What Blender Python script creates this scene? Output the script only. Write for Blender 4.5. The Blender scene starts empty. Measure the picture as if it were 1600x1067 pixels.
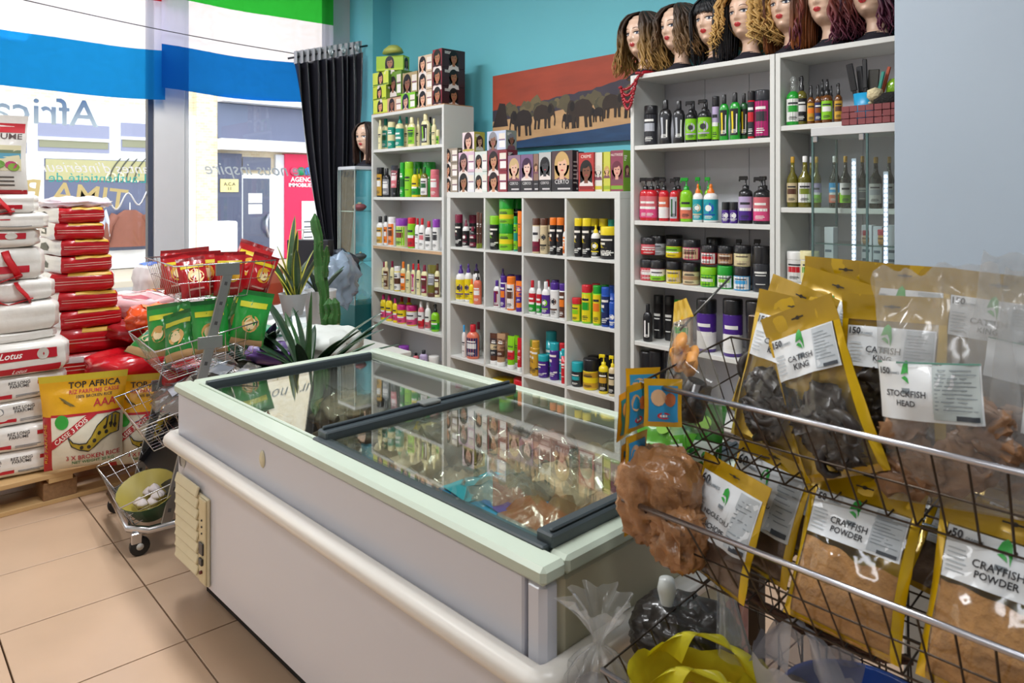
import bpy, math, random
from math import sin, cos, pi, radians, sqrt, exp
from mathutils import Vector, Matrix, noise

# ------------------------------------------------------------------ camera, sky, lamps, exposure
S = bpy.context.scene
COL = S.collection
H, F, CX, HY = 1.45, 1135.0, 800.0, 305.0      # eye height, focal length in pixels, picture centre, horizon row
DX, DY, RX, RY = -.7402, .6724, .6724, .7402   # view direction and its right-hand side on the ground
cam = bpy.data.cameras.new('camera')
camo = bpy.data.objects.new('camera', cam)
COL.objects.link(camo)
camo.location = (0, 0, H)
camo.rotation_euler = (pi / 2, 0, math.atan2(-DX, DY))
cam.sensor_width = 36
cam.lens = F / 1600 * 36
cam.shift_y = -(533.5 - HY) / 1600
cam.clip_start = .05
cam.dof.use_dof = True
cam.dof.focus_distance = 2.9
cam.dof.aperture_fstop = 9
S.camera = camo

w = bpy.data.worlds.new('sky')
S.world = w
w.use_nodes = True
bg = w.node_tree.nodes['Background']
bg.inputs['Color'].default_value = (.86, .93, 1, 1)
bg.inputs['Strength'].default_value = 3.3


def area(name, loc, rot, sx, sy, power, col=(1, 1, 1)):
    l = bpy.data.lights.new(name, 'AREA')
    l.shape = 'RECTANGLE'
    l.size, l.size_y, l.energy, l.color = sx, sy, power, col
    o = bpy.data.objects.new(name, l)
    COL.objects.link(o)
    o.location, o.rotation_euler = loc, rot
    return o


LAMPS = [(-4.2, 1.3), (-1.9, 1.3), (.4, .9), (-3.0, -1.0), (-.4, -1.3)]
for (lx, ly), pw_ in zip(LAMPS, (56, 58, 27, 24, 16)):
    area('ceiling_lamp_light', (lx, ly, 3.2), (0, 0, 0), 1.2, .3, pw_, (.96, .98, 1))

S.view_settings.view_transform = 'Standard'
S.view_settings.look = 'None'
S.view_settings.gamma = 1
S.view_settings.use_curve_mapping = False
S.view_settings.exposure = 0
S.cycles.max_bounces = 10
S.cycles.transparent_max_bounces = 32
S.cycles.transmission_bounces = 6
S.cycles.caustics_reflective = False
S.cycles.caustics_refractive = False
S.cycles.sample_clamp_indirect = 6
S.cycles.use_denoising = True


# ------------------------------------------------------------------ placing on known planes of the room
def ray(px):
    k = (px - CX) / F
    return DX + k * RX, DY + k * RY


def onY(px, py, Y):
    a, b = ray(px)
    t = Y / b
    return Vector((a * t, Y, H - (py - HY) * t / F))


def onX(px, py, X):
    a, b = ray(px)
    t = X / a
    return Vector((X, b * t, H - (py - HY) * t / F))


def onZ(px, py, Z):
    a, b = ray(px)
    t = (H - Z) * F / (py - HY)
    return Vector((a * t, b * t, Z))


def atT(px, py, t):
    a, b = ray(px)
    return Vector((a * t, b * t, H - (py - HY) * t / F))


# ------------------------------------------------------------------ colours and materials
PAL = dict(cream='e2d9a6', teal='12907c', lime='86c81e', green='1d9a2c', darkgreen='1c5a2a', black='1b1a1d', white='e9e7e4', gold='c99a2c',
           yellow='e8cf1c', orange='ea7a20', red='c81f2c', maroon='7a1436', pink='d8487e', purple='4a2586', violet='8a3aa8', blue='1f4fae', brown='5a3526',
           tan='b08a68', olive='7c8a2a', grey='8c8c90', silver='b9bcc4', amber='8a4a16', turquoise='1f9fa8', salmon='d98a78', magenta='b31d6a', coral='dd7458',
           clear='cfd6d2', darkred='8e1420', charcoal='2c2d33', lilac='b9a8cc', rose='cf6a74', beige='d2bf98', navy='1d2a5c', sky='3a9fd8')


def lin(h):
    if isinstance(h, str):
        h = PAL.get(h, h)
        c = [int(h[i:i + 2], 16) / 255 for i in (0, 2, 4)]
    else:
        c = h
    return [(x / 12.92 if x < .04045 else ((x + .055) / 1.055) ** 2.4) for x in c]


_M = {}


def mat(col, rough=.45, metal=0, var=.06, scale=14, bump=0, coat=0, trans=0, emit=0, stretch=None, sss=0):
    key = (str(col), rough, metal, var, scale, bump, coat, trans, emit, stretch, sss)
    if key in _M:
        return _M[key]
    m = bpy.data.materials.new('mat_%s' % (col if isinstance(col, str) else 'rgb'))
    m.use_nodes = True
    nt = m.node_tree
    b = nt.nodes['Principled BSDF']
    c = lin(col)
    b.inputs['Roughness'].default_value = rough
    b.inputs['Metallic'].default_value = metal
    b.inputs['Coat Weight'].default_value = coat
    b.inputs['Transmission Weight'].default_value = trans
    if sss:
        b.inputs['Subsurface Weight'].default_value = sss
        b.inputs['Subsurface Radius'].default_value = (.02, .01, .006)
    if emit:
        b.inputs['Emission Color'].default_value = (*c, 1)
        b.inputs['Emission Strength'].default_value = emit
    tc = nt.nodes.new('ShaderNodeTexCoord')
    n = nt.nodes.new('ShaderNodeTexNoise')
    n.inputs['Scale'].default_value = scale
    n.inputs['Detail'].default_value = 4
    src = tc.outputs['Object']
    if stretch:
        mp = nt.nodes.new('ShaderNodeMapping')
        mp.inputs['Scale'].default_value = stretch
        nt.links.new(src, mp.inputs['Vector'])
        src = mp.outputs['Vector']
    nt.links.new(src, n.inputs['Vector'])
    mx = nt.nodes.new('ShaderNodeMix')
    mx.data_type = 'RGBA'
    mx.inputs[6].default_value = (*[x * (1 - var) for x in c], 1)
    mx.inputs[7].default_value = (*[min(1, x * (1 + var)) for x in c], 1)
    nt.links.new(n.outputs['Fac'], mx.inputs[0])
    nt.links.new(mx.outputs[2], b.inputs['Base Color'])
    if bump:
        bp = nt.nodes.new('ShaderNodeBump')
        bp.inputs['Strength'].default_value = bump
        bp.inputs['Distance'].default_value = .01
        nt.links.new(n.outputs['Fac'], bp.inputs['Height'])
        nt.links.new(bp.outputs['Normal'], b.inputs['Normal'])
    _M[key] = m
    return m


def glass(name, tint=(.93, .97, .95), rough=.02, haze=0, refl=1.0):
    """clear sheet: see-through with a Fresnel mirror, optional milky haze"""
    k = ('glass', name)
    if k in _M:
        return _M[k]
    m = bpy.data.materials.new(name)
    m.use_nodes = True
    nt = m.node_tree
    nt.nodes.clear()
    out = nt.nodes.new('ShaderNodeOutputMaterial')
    tr = nt.nodes.new('ShaderNodeBsdfTransparent')
    tr.inputs['Color'].default_value = (*tint, 1)
    gl = nt.nodes.new('ShaderNodeBsdfGlossy')
    gl.inputs['Roughness'].default_value = rough
    lw_ = nt.nodes.new('ShaderNodeLayerWeight')
    lw_.inputs['Blend'].default_value = .5
    pw = nt.nodes.new('ShaderNodeMath')
    pw.operation = 'POWER'
    pw.inputs[1].default_value = 5
    nt.links.new(lw_.outputs['Facing'], pw.inputs[0])
    mt = nt.nodes.new('ShaderNodeMath')
    mt.operation = 'MULTIPLY_ADD'
    mt.use_clamp = True
    mt.inputs[1].default_value = .96 * refl
    mt.inputs[2].default_value = .04 * refl
    nt.links.new(pw.outputs[0], mt.inputs[0])
    mx = nt.nodes.new('ShaderNodeMixShader')
    nt.links.new(mt.outputs[0], mx.inputs[0])
    base = tr.outputs[0]
    if haze:
        df = nt.nodes.new('ShaderNodeBsdfDiffuse')
        df.inputs['Color'].default_value = (.85, .86, .86, 1)
        tl = nt.nodes.new('ShaderNodeBsdfTranslucent')
        tl.inputs['Color'].default_value = (.85, .86, .86, 1)
        m0 = nt.nodes.new('ShaderNodeMixShader')
        m0.inputs[0].default_value = .5
        nt.links.new(df.outputs[0], m0.inputs[1])
        nt.links.new(tl.outputs[0], m0.inputs[2])
        m1 = nt.nodes.new('ShaderNodeMixShader')
        m1.inputs[0].default_value = haze
        nt.links.new(tr.outputs[0], m1.inputs[1])
        nt.links.new(m0.outputs[0], m1.inputs[2])
        base = m1.outputs[0]
    nt.links.new(base, mx.inputs[1])
    nt.links.new(gl.outputs[0], mx.inputs[2])
    nt.links.new(mx.outputs[0], out.inputs['Surface'])
    _M[k] = m
    return m


def cloth(name, col, trans=.5):
    """thin cloth that lets daylight through"""
    k = ('cloth', name)
    if k in _M:
        return _M[k]
    m = bpy.data.materials.new(name)
    m.use_nodes = True
    nt = m.node_tree
    nt.nodes.clear()
    out = nt.nodes.new('ShaderNodeOutputMaterial')
    c = (*lin(col), 1)
    d = nt.nodes.new('ShaderNodeBsdfDiffuse')
    d.inputs['Color'].default_value = c
    t = nt.nodes.new('ShaderNodeBsdfTranslucent')
    t.inputs['Color'].default_value = c
    s = nt.nodes.new('ShaderNodeBsdfTransparent')
    s.inputs['Color'].default_value = c
    a = nt.nodes.new('ShaderNodeMixShader')
    a.inputs[0].default_value = .65
    nt.links.new(d.outputs[0], a.inputs[1])
    nt.links.new(t.outputs[0], a.inputs[2])
    b = nt.nodes.new('ShaderNodeMixShader')
    b.inputs[0].default_value = trans
    nt.links.new(a.outputs[0], b.inputs[1])
    nt.links.new(s.outputs[0], b.inputs[2])
    nt.links.new(b.outputs[0], out.inputs['Surface'])
    _M[k] = m
    return m


def film(col, rough=.22):                   # printed plastic film of a bag
    return mat(col, rough, 0, .08, 30, .15, .3)


CLEAR = glass('clear_film', (.96, .96, .95), .08, .035, 1.3)
CLEARB = glass('milky_film', (.95, .95, .95), .12, .2, 1.2)
CHROME = mat('c9c9cc', .22, 1, .04)
STEEL = mat('a9a9a6', .35, 1, .06)


# ------------------------------------------------------------------ mesh builder
_TX = {}


def textmesh(s, shear=0, bold=0):
    k = (s, shear, bold)
    if k not in _TX:
        c = bpy.data.curves.new('lettering', 'FONT')
        c.body = s
        c.shear = shear
        c.offset = bold
        c.resolution_u = 2
        c.align_x = 'CENTER'
        o = bpy.data.objects.new('lettering', c)
        me = o.to_mesh()
        _TX[k] = ([(v.co.x, v.co.y) for v in me.vertices], [tuple(p.vertices) for p in me.polygons])
        o.to_mesh_clear()
        bpy.data.objects.remove(o)
        bpy.data.curves.remove(c)
    return _TX[k]


class MB:
    def __init__(s):
        s.v, s.f, s.m, s.sm, s.mats = [], [], [], [], []

    def add(s, vs, fs, m, smooth=False):
        o = len(s.v)
        s.v += [tuple(x) for x in vs]
        if m not in s.mats:
            s.mats.append(m)
        i = s.mats.index(m)
        for f in fs:
            s.f.append(tuple(a + o for a in f))
            s.m.append(i)
            s.sm.append(smooth)
        return s

    def box(s, lo, hi, m, b=0, xf=None):
        (x0, y0, z0), (x1, y1, z1) = lo, hi
        if b <= 0:
            vs = [(x, y, z) for z in (z0, z1) for y in (y0, y1) for x in (x0, x1)]
            fs = [(0, 2, 3, 1), (4, 5, 7, 6), (0, 1, 5, 4), (2, 6, 7, 3), (0, 4, 6, 2), (1, 3, 7, 5)]
        else:
            vs, idx = [], {}
            for i in (0, 1):
                for j in (0, 1):
                    for k in (0, 1):
                        X, Y, Z = (x0, x1)[i], (y0, y1)[j], (z0, z1)[k]
                        dx, dy, dz = (b, -b)[i], (b, -b)[j], (b, -b)[k]
                        idx[i, j, k] = len(vs)
                        vs += [(X, Y + dy, Z + dz), (X + dx, Y, Z + dz), (X + dx, Y + dy, Z)]
            A = lambda i, j, k, a: idx[i, j, k] + a
            fs = []
            for i in (0, 1):
                q = [A(i, 0, 0, 0), A(i, 1, 0, 0), A(i, 1, 1, 0), A(i, 0, 1, 0)]
                fs.append(q if i else q[::-1])
                q = [A(0, i, 0, 1), A(0, i, 1, 1), A(1, i, 1, 1), A(1, i, 0, 1)]
                fs.append(q if i else q[::-1])
                q = [A(0, 0, i, 2), A(1, 0, i, 2), A(1, 1, i, 2), A(0, 1, i, 2)]
                fs.append(q if i else q[::-1])
            for p in (0, 1):
                for q in (0, 1):
                    fs.append((A(0, p, q, 1), A(1, p, q, 1), A(1, p, q, 2), A(0, p, q, 2)))
                    fs.append((A(p, 0, q, 0), A(p, 1, q, 0), A(p, 1, q, 2), A(p, 0, q, 2)))
                    fs.append((A(p, q, 0, 0), A(p, q, 1, 0), A(p, q, 1, 1), A(p, q, 0, 1)))
            for k in idx.values():
                fs.append((k, k + 1, k + 2))
        if xf:
            vs = [xf @ Vector(v) for v in vs]
        return s.add(vs, fs, m)

    def lathe(s, prof, m, n=16, c=(0, 0, 0), sy=1.0, sx=1.0, smooth=True, xf=None, closed=True):
        vs, fs = [], []
        for r, z in prof:
            for i in range(n):
                a = 2 * pi * i / n
                vs.append(Vector((c[0] + r * sx * cos(a), c[1] + r * sy * sin(a), c[2] + z)))
        for k in range(len(prof) - 1):
            if prof[k] == prof[k + 1]:
                continue
            for i in range(n):
                j = (i + 1) % n
                fs.append((k * n + i, k * n + j, k * n + n + j, k * n + n + i))
        if closed:
            if prof[0][0] > 1e-5:
                fs.append(tuple(range(n))[::-1])
            if prof[-1][0] > 1e-5:
                fs.append(tuple(range(len(prof) * n - n, len(prof) * n)))
        if xf:
            vs = [xf @ v for v in vs]
        return s.add(vs, fs, m, smooth)

    def tube(s, pts, r, m, n=6, closed=False, smooth=True, flat=1.0):
        pts = [Vector(p) for p in pts]
        N = len(pts)
        rs = r if isinstance(r, (list, tuple)) else [r] * N
        vs, fs = [], []
        up = None
        for i in range(N):
            if closed:
                t = pts[(i + 1) % N] - pts[i - 1]
            else:
                t = pts[min(i + 1, N - 1)] - pts[max(i - 1, 0)]
            if t.length < 1e-9:
                t = Vector((0, 0, 1))
            t.normalize()
            if up is None:
                up = Vector((0, 0, 1)) if abs(t.z) < .9 else Vector((1, 0, 0))
            a = t.cross(up)
            if a.length < 1e-6:
                a = t.orthogonal()
            a.normalize()
            b = a.cross(t)
            up = b
            for k in range(n):
                q = 2 * pi * k / n
                vs.append(pts[i] + (a * cos(q) + b * sin(q) * flat) * rs[i])
        for i in range(N if closed else N - 1):
            for k in range(n):
                i2, k2 = (i + 1) % N, (k + 1) % n
                fs.append((i * n + k, i * n + k2, i2 * n + k2, i2 * n + k))
        if not closed:
            fs.append(tuple(range(n))[::-1])
            fs.append(tuple(range(N * n - n, N * n)))
        return s.add(vs, fs, m, smooth)

    def grid(s, fn, nu, nv, m, u0=0, u1=1, v0=0, v1=1, smooth=True, flip=False):
        vs = [fn(u0 + (u1 - u0) * i / nu, v0 + (v1 - v0) * j / nv) for j in range(nv + 1) for i in range(nu + 1)]
        w = nu + 1
        fs = [(j * w + i, j * w + i + 1, j * w + w + i + 1, j * w + w + i) for j in range(nv) for i in range(nu)]
        if flip:
            fs = [f[::-1] for f in fs]
        return s.add(vs, fs, m, smooth)

    def poly(s, pts, m, fn=None, smooth=False):
        vs = [fn(*p) if fn else p for p in pts]
        return s.add(vs, [tuple(range(len(vs)))], m, smooth)

    def pfill(s, pts, m, fn, n=14, k=4):
        """a filled outline laid over a curved surface in short strips"""
        x0, x1 = min(p[0] for p in pts), max(p[0] for p in pts)
        E = list(zip(pts, pts[1:] + pts[:1]))

        def span(x):
            ys = []
            for (a, b), (c, d) in E:
                if (a - x) * (c - x) <= 0 and a != c:
                    ys.append(b + (d - b) * (x - a) / (c - a))
            return (min(ys), max(ys)) if ys else None
        xs = [x0 + (x1 - x0) * (.002 + .996 * i / n) for i in range(n + 1)]
        sp = [span(x) for x in xs]
        for i in range(n):
            if not sp[i] or not sp[i + 1]:
                continue
            vs = []
            for j in range(k + 1):
                for q in (0, 1):
                    lo, hi = sp[i + q]
                    vs.append(fn(xs[i + q], lo + (hi - lo) * j / k))
            s.add(vs, [(2 * j, 2 * j + 1, 2 * j + 3, 2 * j + 2) for j in range(k)], m, True)
        return s

    def text(s, st, m, fn, size=1.0, x=0, y=0, sx=1.0, shear=0, bold=0, rot=0):
        vs, fs = textmesh(st, shear, bold)
        ca, sa = cos(rot), sin(rot)
        out = []
        for a, b in vs:
            a, b = a * size * sx, b * size
            out.append(fn(x + a * ca - b * sa, y + a * sa + b * ca))
        return s.add(out, fs, m)

    def mesh(s, name):
        me = bpy.data.meshes.new(name)
        me.from_pydata(s.v, [], s.f)
        for m in s.mats:
            me.materials.append(m)
        me.polygons.foreach_set('material_index', s.m)
        me.polygons.foreach_set('use_smooth', s.sm)
        me.update()
        return me

    def build(s, name, parent=None, **kw):
        return link(name, s.mesh(name), parent, **kw)


def link(name, me, parent=None, loc=None, rot=None, label=None, cat=None, group=None, kind=None):
    o = bpy.data.objects.new(name, me)
    COL.objects.link(o)
    if parent:
        o.parent = parent
    if loc is not None:
        o.location = loc
    if rot is not None:
        o.rotation_euler = rot
    return tag(o, label, cat, group, kind)


def tag(o, label=None, cat=None, group=None, kind=None):
    if label:
        o['label'] = label
    if cat:
        o['category'] = cat
    if group:
        o['group'] = group
    if kind:
        o['kind'] = kind
    return o


def thing(name, label, cat, loc=(0, 0, 0), rot=0, group=None):
    o = link(name, None, None, loc, (0, 0, rot) if not isinstance(rot, (tuple, list)) else rot, label, cat, group)
    o.empty_display_size = .05
    return o


def dup(root, loc, rot, label=None, group=None):
    r = root.copy()
    COL.objects.link(r)
    r.location = loc
    r.rotation_euler = (0, 0, rot) if not isinstance(rot, (tuple, list)) else rot
    if label:
        r['label'] = label
    if group:
        r['group'] = group
    for ch in root.children:
        c = ch.copy()
        COL.objects.link(c)
        c.parent = r
        for g in ch.children:
            d = g.copy()
            COL.objects.link(d)
            d.parent = c
    return r


def lerp(a, b, t):
    return a + (b - a) * t


ORD = 'first second third fourth fifth sixth seventh eighth ninth tenth eleventh twelfth thirteenth fourteenth fifteenth sixteenth seventeenth eighteenth nineteenth twentieth'.split() + ['twenty-first', 'twenty-second', 'twenty-third']
rng = random.Random(7)
# ------------------------------------------------------------------ the room
XW, YB, ZC, XR, YF = -5.55, 3.32, 3.3, 2.4, -2.6      # window plane, back wall, ceiling, right wall, wall behind
TEAL = mat('68bdca', .6, 0, .04, 3)
WHITEW = mat('a6b3c0', .55, 0, .04, 3)
WFRAME = mat('c4c4c6', .4, 0, .02)


def struct(name, lo, hi, m, b=0, parent=None):
    o = MB().box(lo, hi, m, b).build(name, parent)
    if not parent:
        o['kind'] = 'structure'
    return o


def tilemat():
    m = mat('c0a287', .32, 0, .15, 3.2)
    nt = m.node_tree
    g = nt.nodes.new('ShaderNodeNewGeometry')
    for n in nt.nodes:
        if n.type == 'TEX_NOISE':
            nt.links.new(g.outputs['Position'], n.inputs['Vector'])
            n.inputs['Detail'].default_value = 6
    return m


floor = struct('floor', (XW - .3, YF, -.2), (XR, YB, -.012), mat('5e4a36', .9))
tm = MB().box((-.2208, -.2223, -.012), (.2208, .2223, 0), tilemat(), .0008).mesh('tile')
for i in range(-7, 11):
    for j in range(-8, 6):
        x, y = -2.4665 + .447 * (i + .5), .806 + .45 * (j + .5)
        if XW < x < XR and YF < y < YB and not (x > -.2 and y < -.4):
            link('tile', tm, floor, (x, y, 0))
struct('ceiling', (XW - .3, YF, ZC), (XR, YB, ZC + .1), mat('e6e6e2', .8))
struct('wall_back', (XW - .3, YB, 0), (XR, YB + .15, ZC), TEAL)
struct('wall_right', (XR, YF, 0), (XR + .15, YB, ZC), WHITEW)
struct('wall_front', (XW - .3, YF - .15, 0), (XR, YF, ZC), mat('d9d6d0', .7))
struct('wall_partition', (-.945, 2.6, 0), (XR, 2.68, ZC), WHITEW)
struct('trim_pillar', (XW + .0, 3.15, 0), (-5.16, YB, ZC), TEAL)
struct('wall_left', (XW - .2, YF, 0), (XW, YB, .42), mat('d8d8d8', .6))
struct('trim_window_head', (XW - .2, YF, 3.18), (XW, YB, ZC), WFRAME)
struct('trim_mullion', (XW - .08, 1.59, .42), (XW + .02, 1.80, 3.18), WFRAME, .006)
struct('trim_window_end', (XW - .12, 2.97, .42), (XW + .02, YB, 3.18), WFRAME, .006)
struct('trim_window_start', (XW - .12, YF, .42), (XW + .02, -2.3, 3.18), WFRAME, .006)
struct('trim_sill', (XW - .1, -2.3, .42), (XW + .28, 3.0, .455), mat('dcdcd8', .4), .006)
for lx, ly in LAMPS:                                            # lamp housings on the ceiling
    t = thing('ceiling_lamp', 'white strip lamp on the ceiling, %s from the window wall' % ORD[LAMPS.index((lx, ly))], 'lamp', (lx, ly, 3.21), 0, 'ceiling strip lamps')
    MB().box((-.62, -.17, .03), (.62, .17, .09), mat('e8e8e8', .4), .005).build('housing', t)

GLASS = glass('window_glass', (.98, .99, 1), .0, 0, .8)


def window(name, y0, y1):
    wn = MB().box((XW - .045, y0, .455), (XW - .037, y1, 3.18), GLASS).build(name)
    wn['kind'] = 'structure'
    f = MB()
    fm = mat('3a4152', .4)
    for a, b in ((y0, y0 + .035), (y1 - .035, y1)):
        f.box((XW - .07, a, .455), (XW - .005, b, 3.18), fm if b == y1 else WFRAME, .004)
    f.box((XW - .07, y0 + .035, .455), (XW - .005, y1 - .035, .50), WFRAME, .004)
    f.box((XW - .07, y0 + .035, 3.13), (XW - .005, y1 - .035, 3.18), WFRAME, .004)
    f.build('window_frame', wn)
    return wn


w1 = window('window_1', -2.3, 1.59)
w2 = window('window_2', 1.80, 2.97)


def letter(win, st, px, py, size, m, shear=0, anchor='c', rot=0, bold=0, X=-5.592):
    """lettering stuck on the outside of the pane, so it reads mirrored from in here"""
    p = onX(px, py, X)
    vs = textmesh(st, shear, bold)[0]
    hw = max(v[0] for v in vs) * size
    y0 = p.y + (hw if anchor == 'end' else -hw if anchor == 'start' else 0)
    mb = MB().text(st, m, lambda a, b: (X, y0 - a, p.z + b), size, 0, 0, 1, shear, bold, rot)
    return mb.build('lettering', win)


PALE = mat('c3d3d8', .6)
letter(w1, 'Africa', 152, 198, .25, PALE, 0, 'start', 0, .01)
letter(w1, "Plantes d'int\u00e9rieur", 60, 268, .10, mat('f2f2f0', .6), .35, 'end')
letter(w1, "L'authenticit\u00e9 de", 76, 284, .09, mat('3fb8b0', .6), 0, 'end')
letter(w1, 'TIMA BA', 100, 318, .20, mat('e3cf8e', .5), 0, 'c', .12, .012)
letter(w2, 'La nature nous inspire', 320, 272, .135, mat('cfd6da', .6), .35, 'end', 0, .004)
mb = MB()
p0, p1 = onX(155, 322, -5.592), onX(238, 305, -5.592)           # white wavy line under the words
mb.tube([(-5.592, lerp(p0.y, p1.y, i / 24), lerp(p0.z, p1.z, i / 24) + .05 * sin(i * .62)) for i in range(25)], .006, mat('f0f0f0', .5), 4)
mb.build('lettering', w1)

# ------------------------------------------------------------------ the street and the shop fronts across it
FX = -16.0
st = MB().box((-15.2, -14, -.22), (XW - .2, 22, -.12), mat('8f8d8a', .9, 0, .1, 3)).build('street')
st['kind'] = 'structure'
st = MB().box((FX, -14, -.2), (-13.6, 22, -.02), mat('c9b9a2', .85, 0, .08, 2)).build('pavement')
st['kind'] = 'structure'


def brickmat():
    m = bpy.data.materials.new('pale_brick')
    m.use_nodes = True
    nt = m.node_tree
    b = nt.nodes['Principled BSDF']
    b.inputs['Roughness'].default_value = .8
    g = nt.nodes.new('ShaderNodeNewGeometry')
    sx = nt.nodes.new('ShaderNodeSeparateXYZ')
    cx = nt.nodes.new('ShaderNodeCombineXYZ')
    t = nt.nodes.new('ShaderNodeTexBrick')
    nt.links.new(g.outputs['Position'], sx.inputs[0])
    nt.links.new(sx.outputs['Y'], cx.inputs['X'])
    nt.links.new(sx.outputs['Z'], cx.inputs['Y'])
    nt.links.new(cx.outputs[0], t.inputs['Vector'])
    t.inputs['Scale'].default_value = 4.5
    t.inputs['Mortar Size'].default_value = .012
    t.inputs['Color1'].default_value = (*lin('ead9bd'), 1)
    t.inputs['Color2'].default_value = (*lin('dcc6a2'), 1)
    t.inputs['Mortar'].default_value = (*lin('efe6d6'), 1)
    nt.links.new(t.outputs['Color'], b.inputs['Base Color'])
    return m


bld = thing('shop_building', 'pale brick shop building with grey fascia and red panel across the street', 'building', (FX, 3, 0))
off = Vector((-FX, -3, 0))


def fpart(name, px0, py0, px1, py1, m, d0=0, d1=.1, parent=bld, b=0, z0=None):
    a, c = onX(px0, py1, FX), onX(px1, py0, FX)
    za, zc = onX((px0 + px1) / 2, py1, FX).z, onX((px0 + px1) / 2, py0, FX).z
    if z0 is not None:
        za = z0
    lo, hi = Vector((FX + d0, a.y, za)) + off, Vector((FX + d1, c.y, zc)) + off
    return MB().box(lo, hi, m, b).build(name, parent)


BRK = brickmat()
WH = mat('f0efee', .5)
MB().box((-.4, -16, -.1), (0, 18, 7), BRK).build('wall', bld)
fpart('shop_front_surround', -160, 165, 303, 420, WH, 0, .12, z0=0)
GREYW = mat('8b8ca3', .25)
for a, c in ((-75, 40), (57, 168), (186, 284)):
    q = fpart('window', a, 195, c, 238, GREYW, .12, .14)
    a2, c2 = onX(a, 216, FX), onX(c, 216, FX)
    MB().box(Vector((FX + .14, a2.y, a2.z - .03)) + off, Vector((FX + .17, c2.y, a2.z + .03)) + off, WH).build('window_bar', q)
    fpart('blind', a + 2, 217, c - 2, 232, mat('8f8d72', .8), .14, .15)
q = fpart('display_window', 67, 250, 240, 392, mat('5c6078', .3), .12, .13)
fpart('blind', 69, 251, 240, 282, mat('b3ab7c', .8), .13, .15)
fpart('display_window', 253, 252, 292, 390, mat('aebfcb', .3), .12, .13)
for i in range(6):
    fpart('curtain_fold', 256 + 6 * i, 254, 259 + 6 * i, 388, mat('c6d2d6', .8), .13, .17)
fpart('brick_pier', 303, 140, 335, 420, BRK, 0, .18, z0=0)
fpart('fascia_top', 335, 160, 560, 170, mat('d9d9de', .5), 0, .5)
fpart('fascia', 335, 171, 560, 222, mat('64687e', .5, 0, .12, 1.5), 0, .2)
fpart('fascia_band', 335, 223, 560, 239, mat('efedec', .5), 0, .4)
fpart('dark_panel', 335, 240, 374, 420, mat('4a4f66', .5), 0, .14, z0=0)
fpart('lobby_wall', 428, 242, 445, 420, mat('d3d4da', .5), 0, .1, z0=0)
d = fpart('door', 374, 272, 428, 420, WH, .02, .1, z0=0)
fpart('door_glass', 377, 279, 418, 412, mat('4d5165', .25), .1, .11)
fpart('transom_glass', 376, 246, 420, 266, mat('565a70', .3), .1, .11)
for y0 in (302, 319):
    fpart('notice', 385, y0, 406, y0 + 15, mat('f6f6f4', .6), .11, .12)
a = onX(416, 352, FX) + off
MB().tube([(a.x + .12, a.y, a.z - .25), (a.x + .25, a.y - .1, a.z - .05), (a.x + .25, a.y - .1, a.z + .1), (a.x + .12, a.y, a.z + .25)], .03, mat('b9bcc6', .3, .6), 6).build('door_handle', bld)
r = fpart('red_panel', 441, 243, 560, 420, mat('d5104a', .5), 0, .14, z0=0)


def ftext(st, px, py, size, m, d=.15, mirror=False, bold=.0, sx=1):
    p = onX(px, py, FX) + off
    return MB().text(st, m, lambda a, b: (p.x + d, p.y + a, p.z + b), size, 0, 0, sx, 0, bold).build('lettering', bld)


ftext('AGENCE', 468, 284, .15, mat('f4f0ee', .5), .16, bold=.02)
ftext('IMMOBILIERE', 468, 292, .12, mat('f4f0ee', .5), .16, bold=.02)
for i, c in enumerate(('d8486a', '1f8a5a', '2f7fd0', 'd8486a')):
    p = onX(455 + 11 * i, 268, FX) + off
    MB().lathe([(.1, 0), (.1, .02)], mat(c, .5), 12, xf=Matrix.Translation((p.x + .15, p.y, p.z)) @ Matrix.Rotation(pi / 2, 4, 'Y')).build('round_emblem', bld)
fpart('price_list', 467, 314, 500, 398, mat('f3f2f0', .6), .14, .16)
for i in range(7):
    fpart('price_list_line', 470, 345 + 8 * i, 483, 347 + 8 * i, mat('4a4a50', .6), .16, .17)
q = fpart('name_plate', 340, 280, 368, 300, mat('dfd08c', .5), .14, .17)
ftext('A.C.A', 354, 290, .10, mat('5a5240', .5), .18, bold=.01)
ftext('11', 354, 297, .10, mat('5a5240', .5), .18, bold=.01)
ftext('OR ...', 188, 284, .26, mat('e9dcb0', .5), .16, bold=.015)
for i in range(4):                                              # hoops over the display rail
    p = onX(168 + 13 * i, 283, FX) + off
    MB().tube([(p.x + .16, p.y + .1 - .1 * cos(k * pi / 8), p.z + .45 * sin(k * pi / 16)) for k in range(9)], .012, mat('4a4a3e', .5), 4).build('hoop', bld)
bx = onX(345, 395, -13.9)
MB().box((-14.3, onX(318, 390, -13.9).y, -.02), (-13.9, onX(372, 390, -13.9).y, onX(345, 346, -13.9).z), mat('f2f1f0', .5), .03).build(
    'street_cabinet', label='white box standing on the pavement before the dark panel', cat='cabinet')


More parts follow.
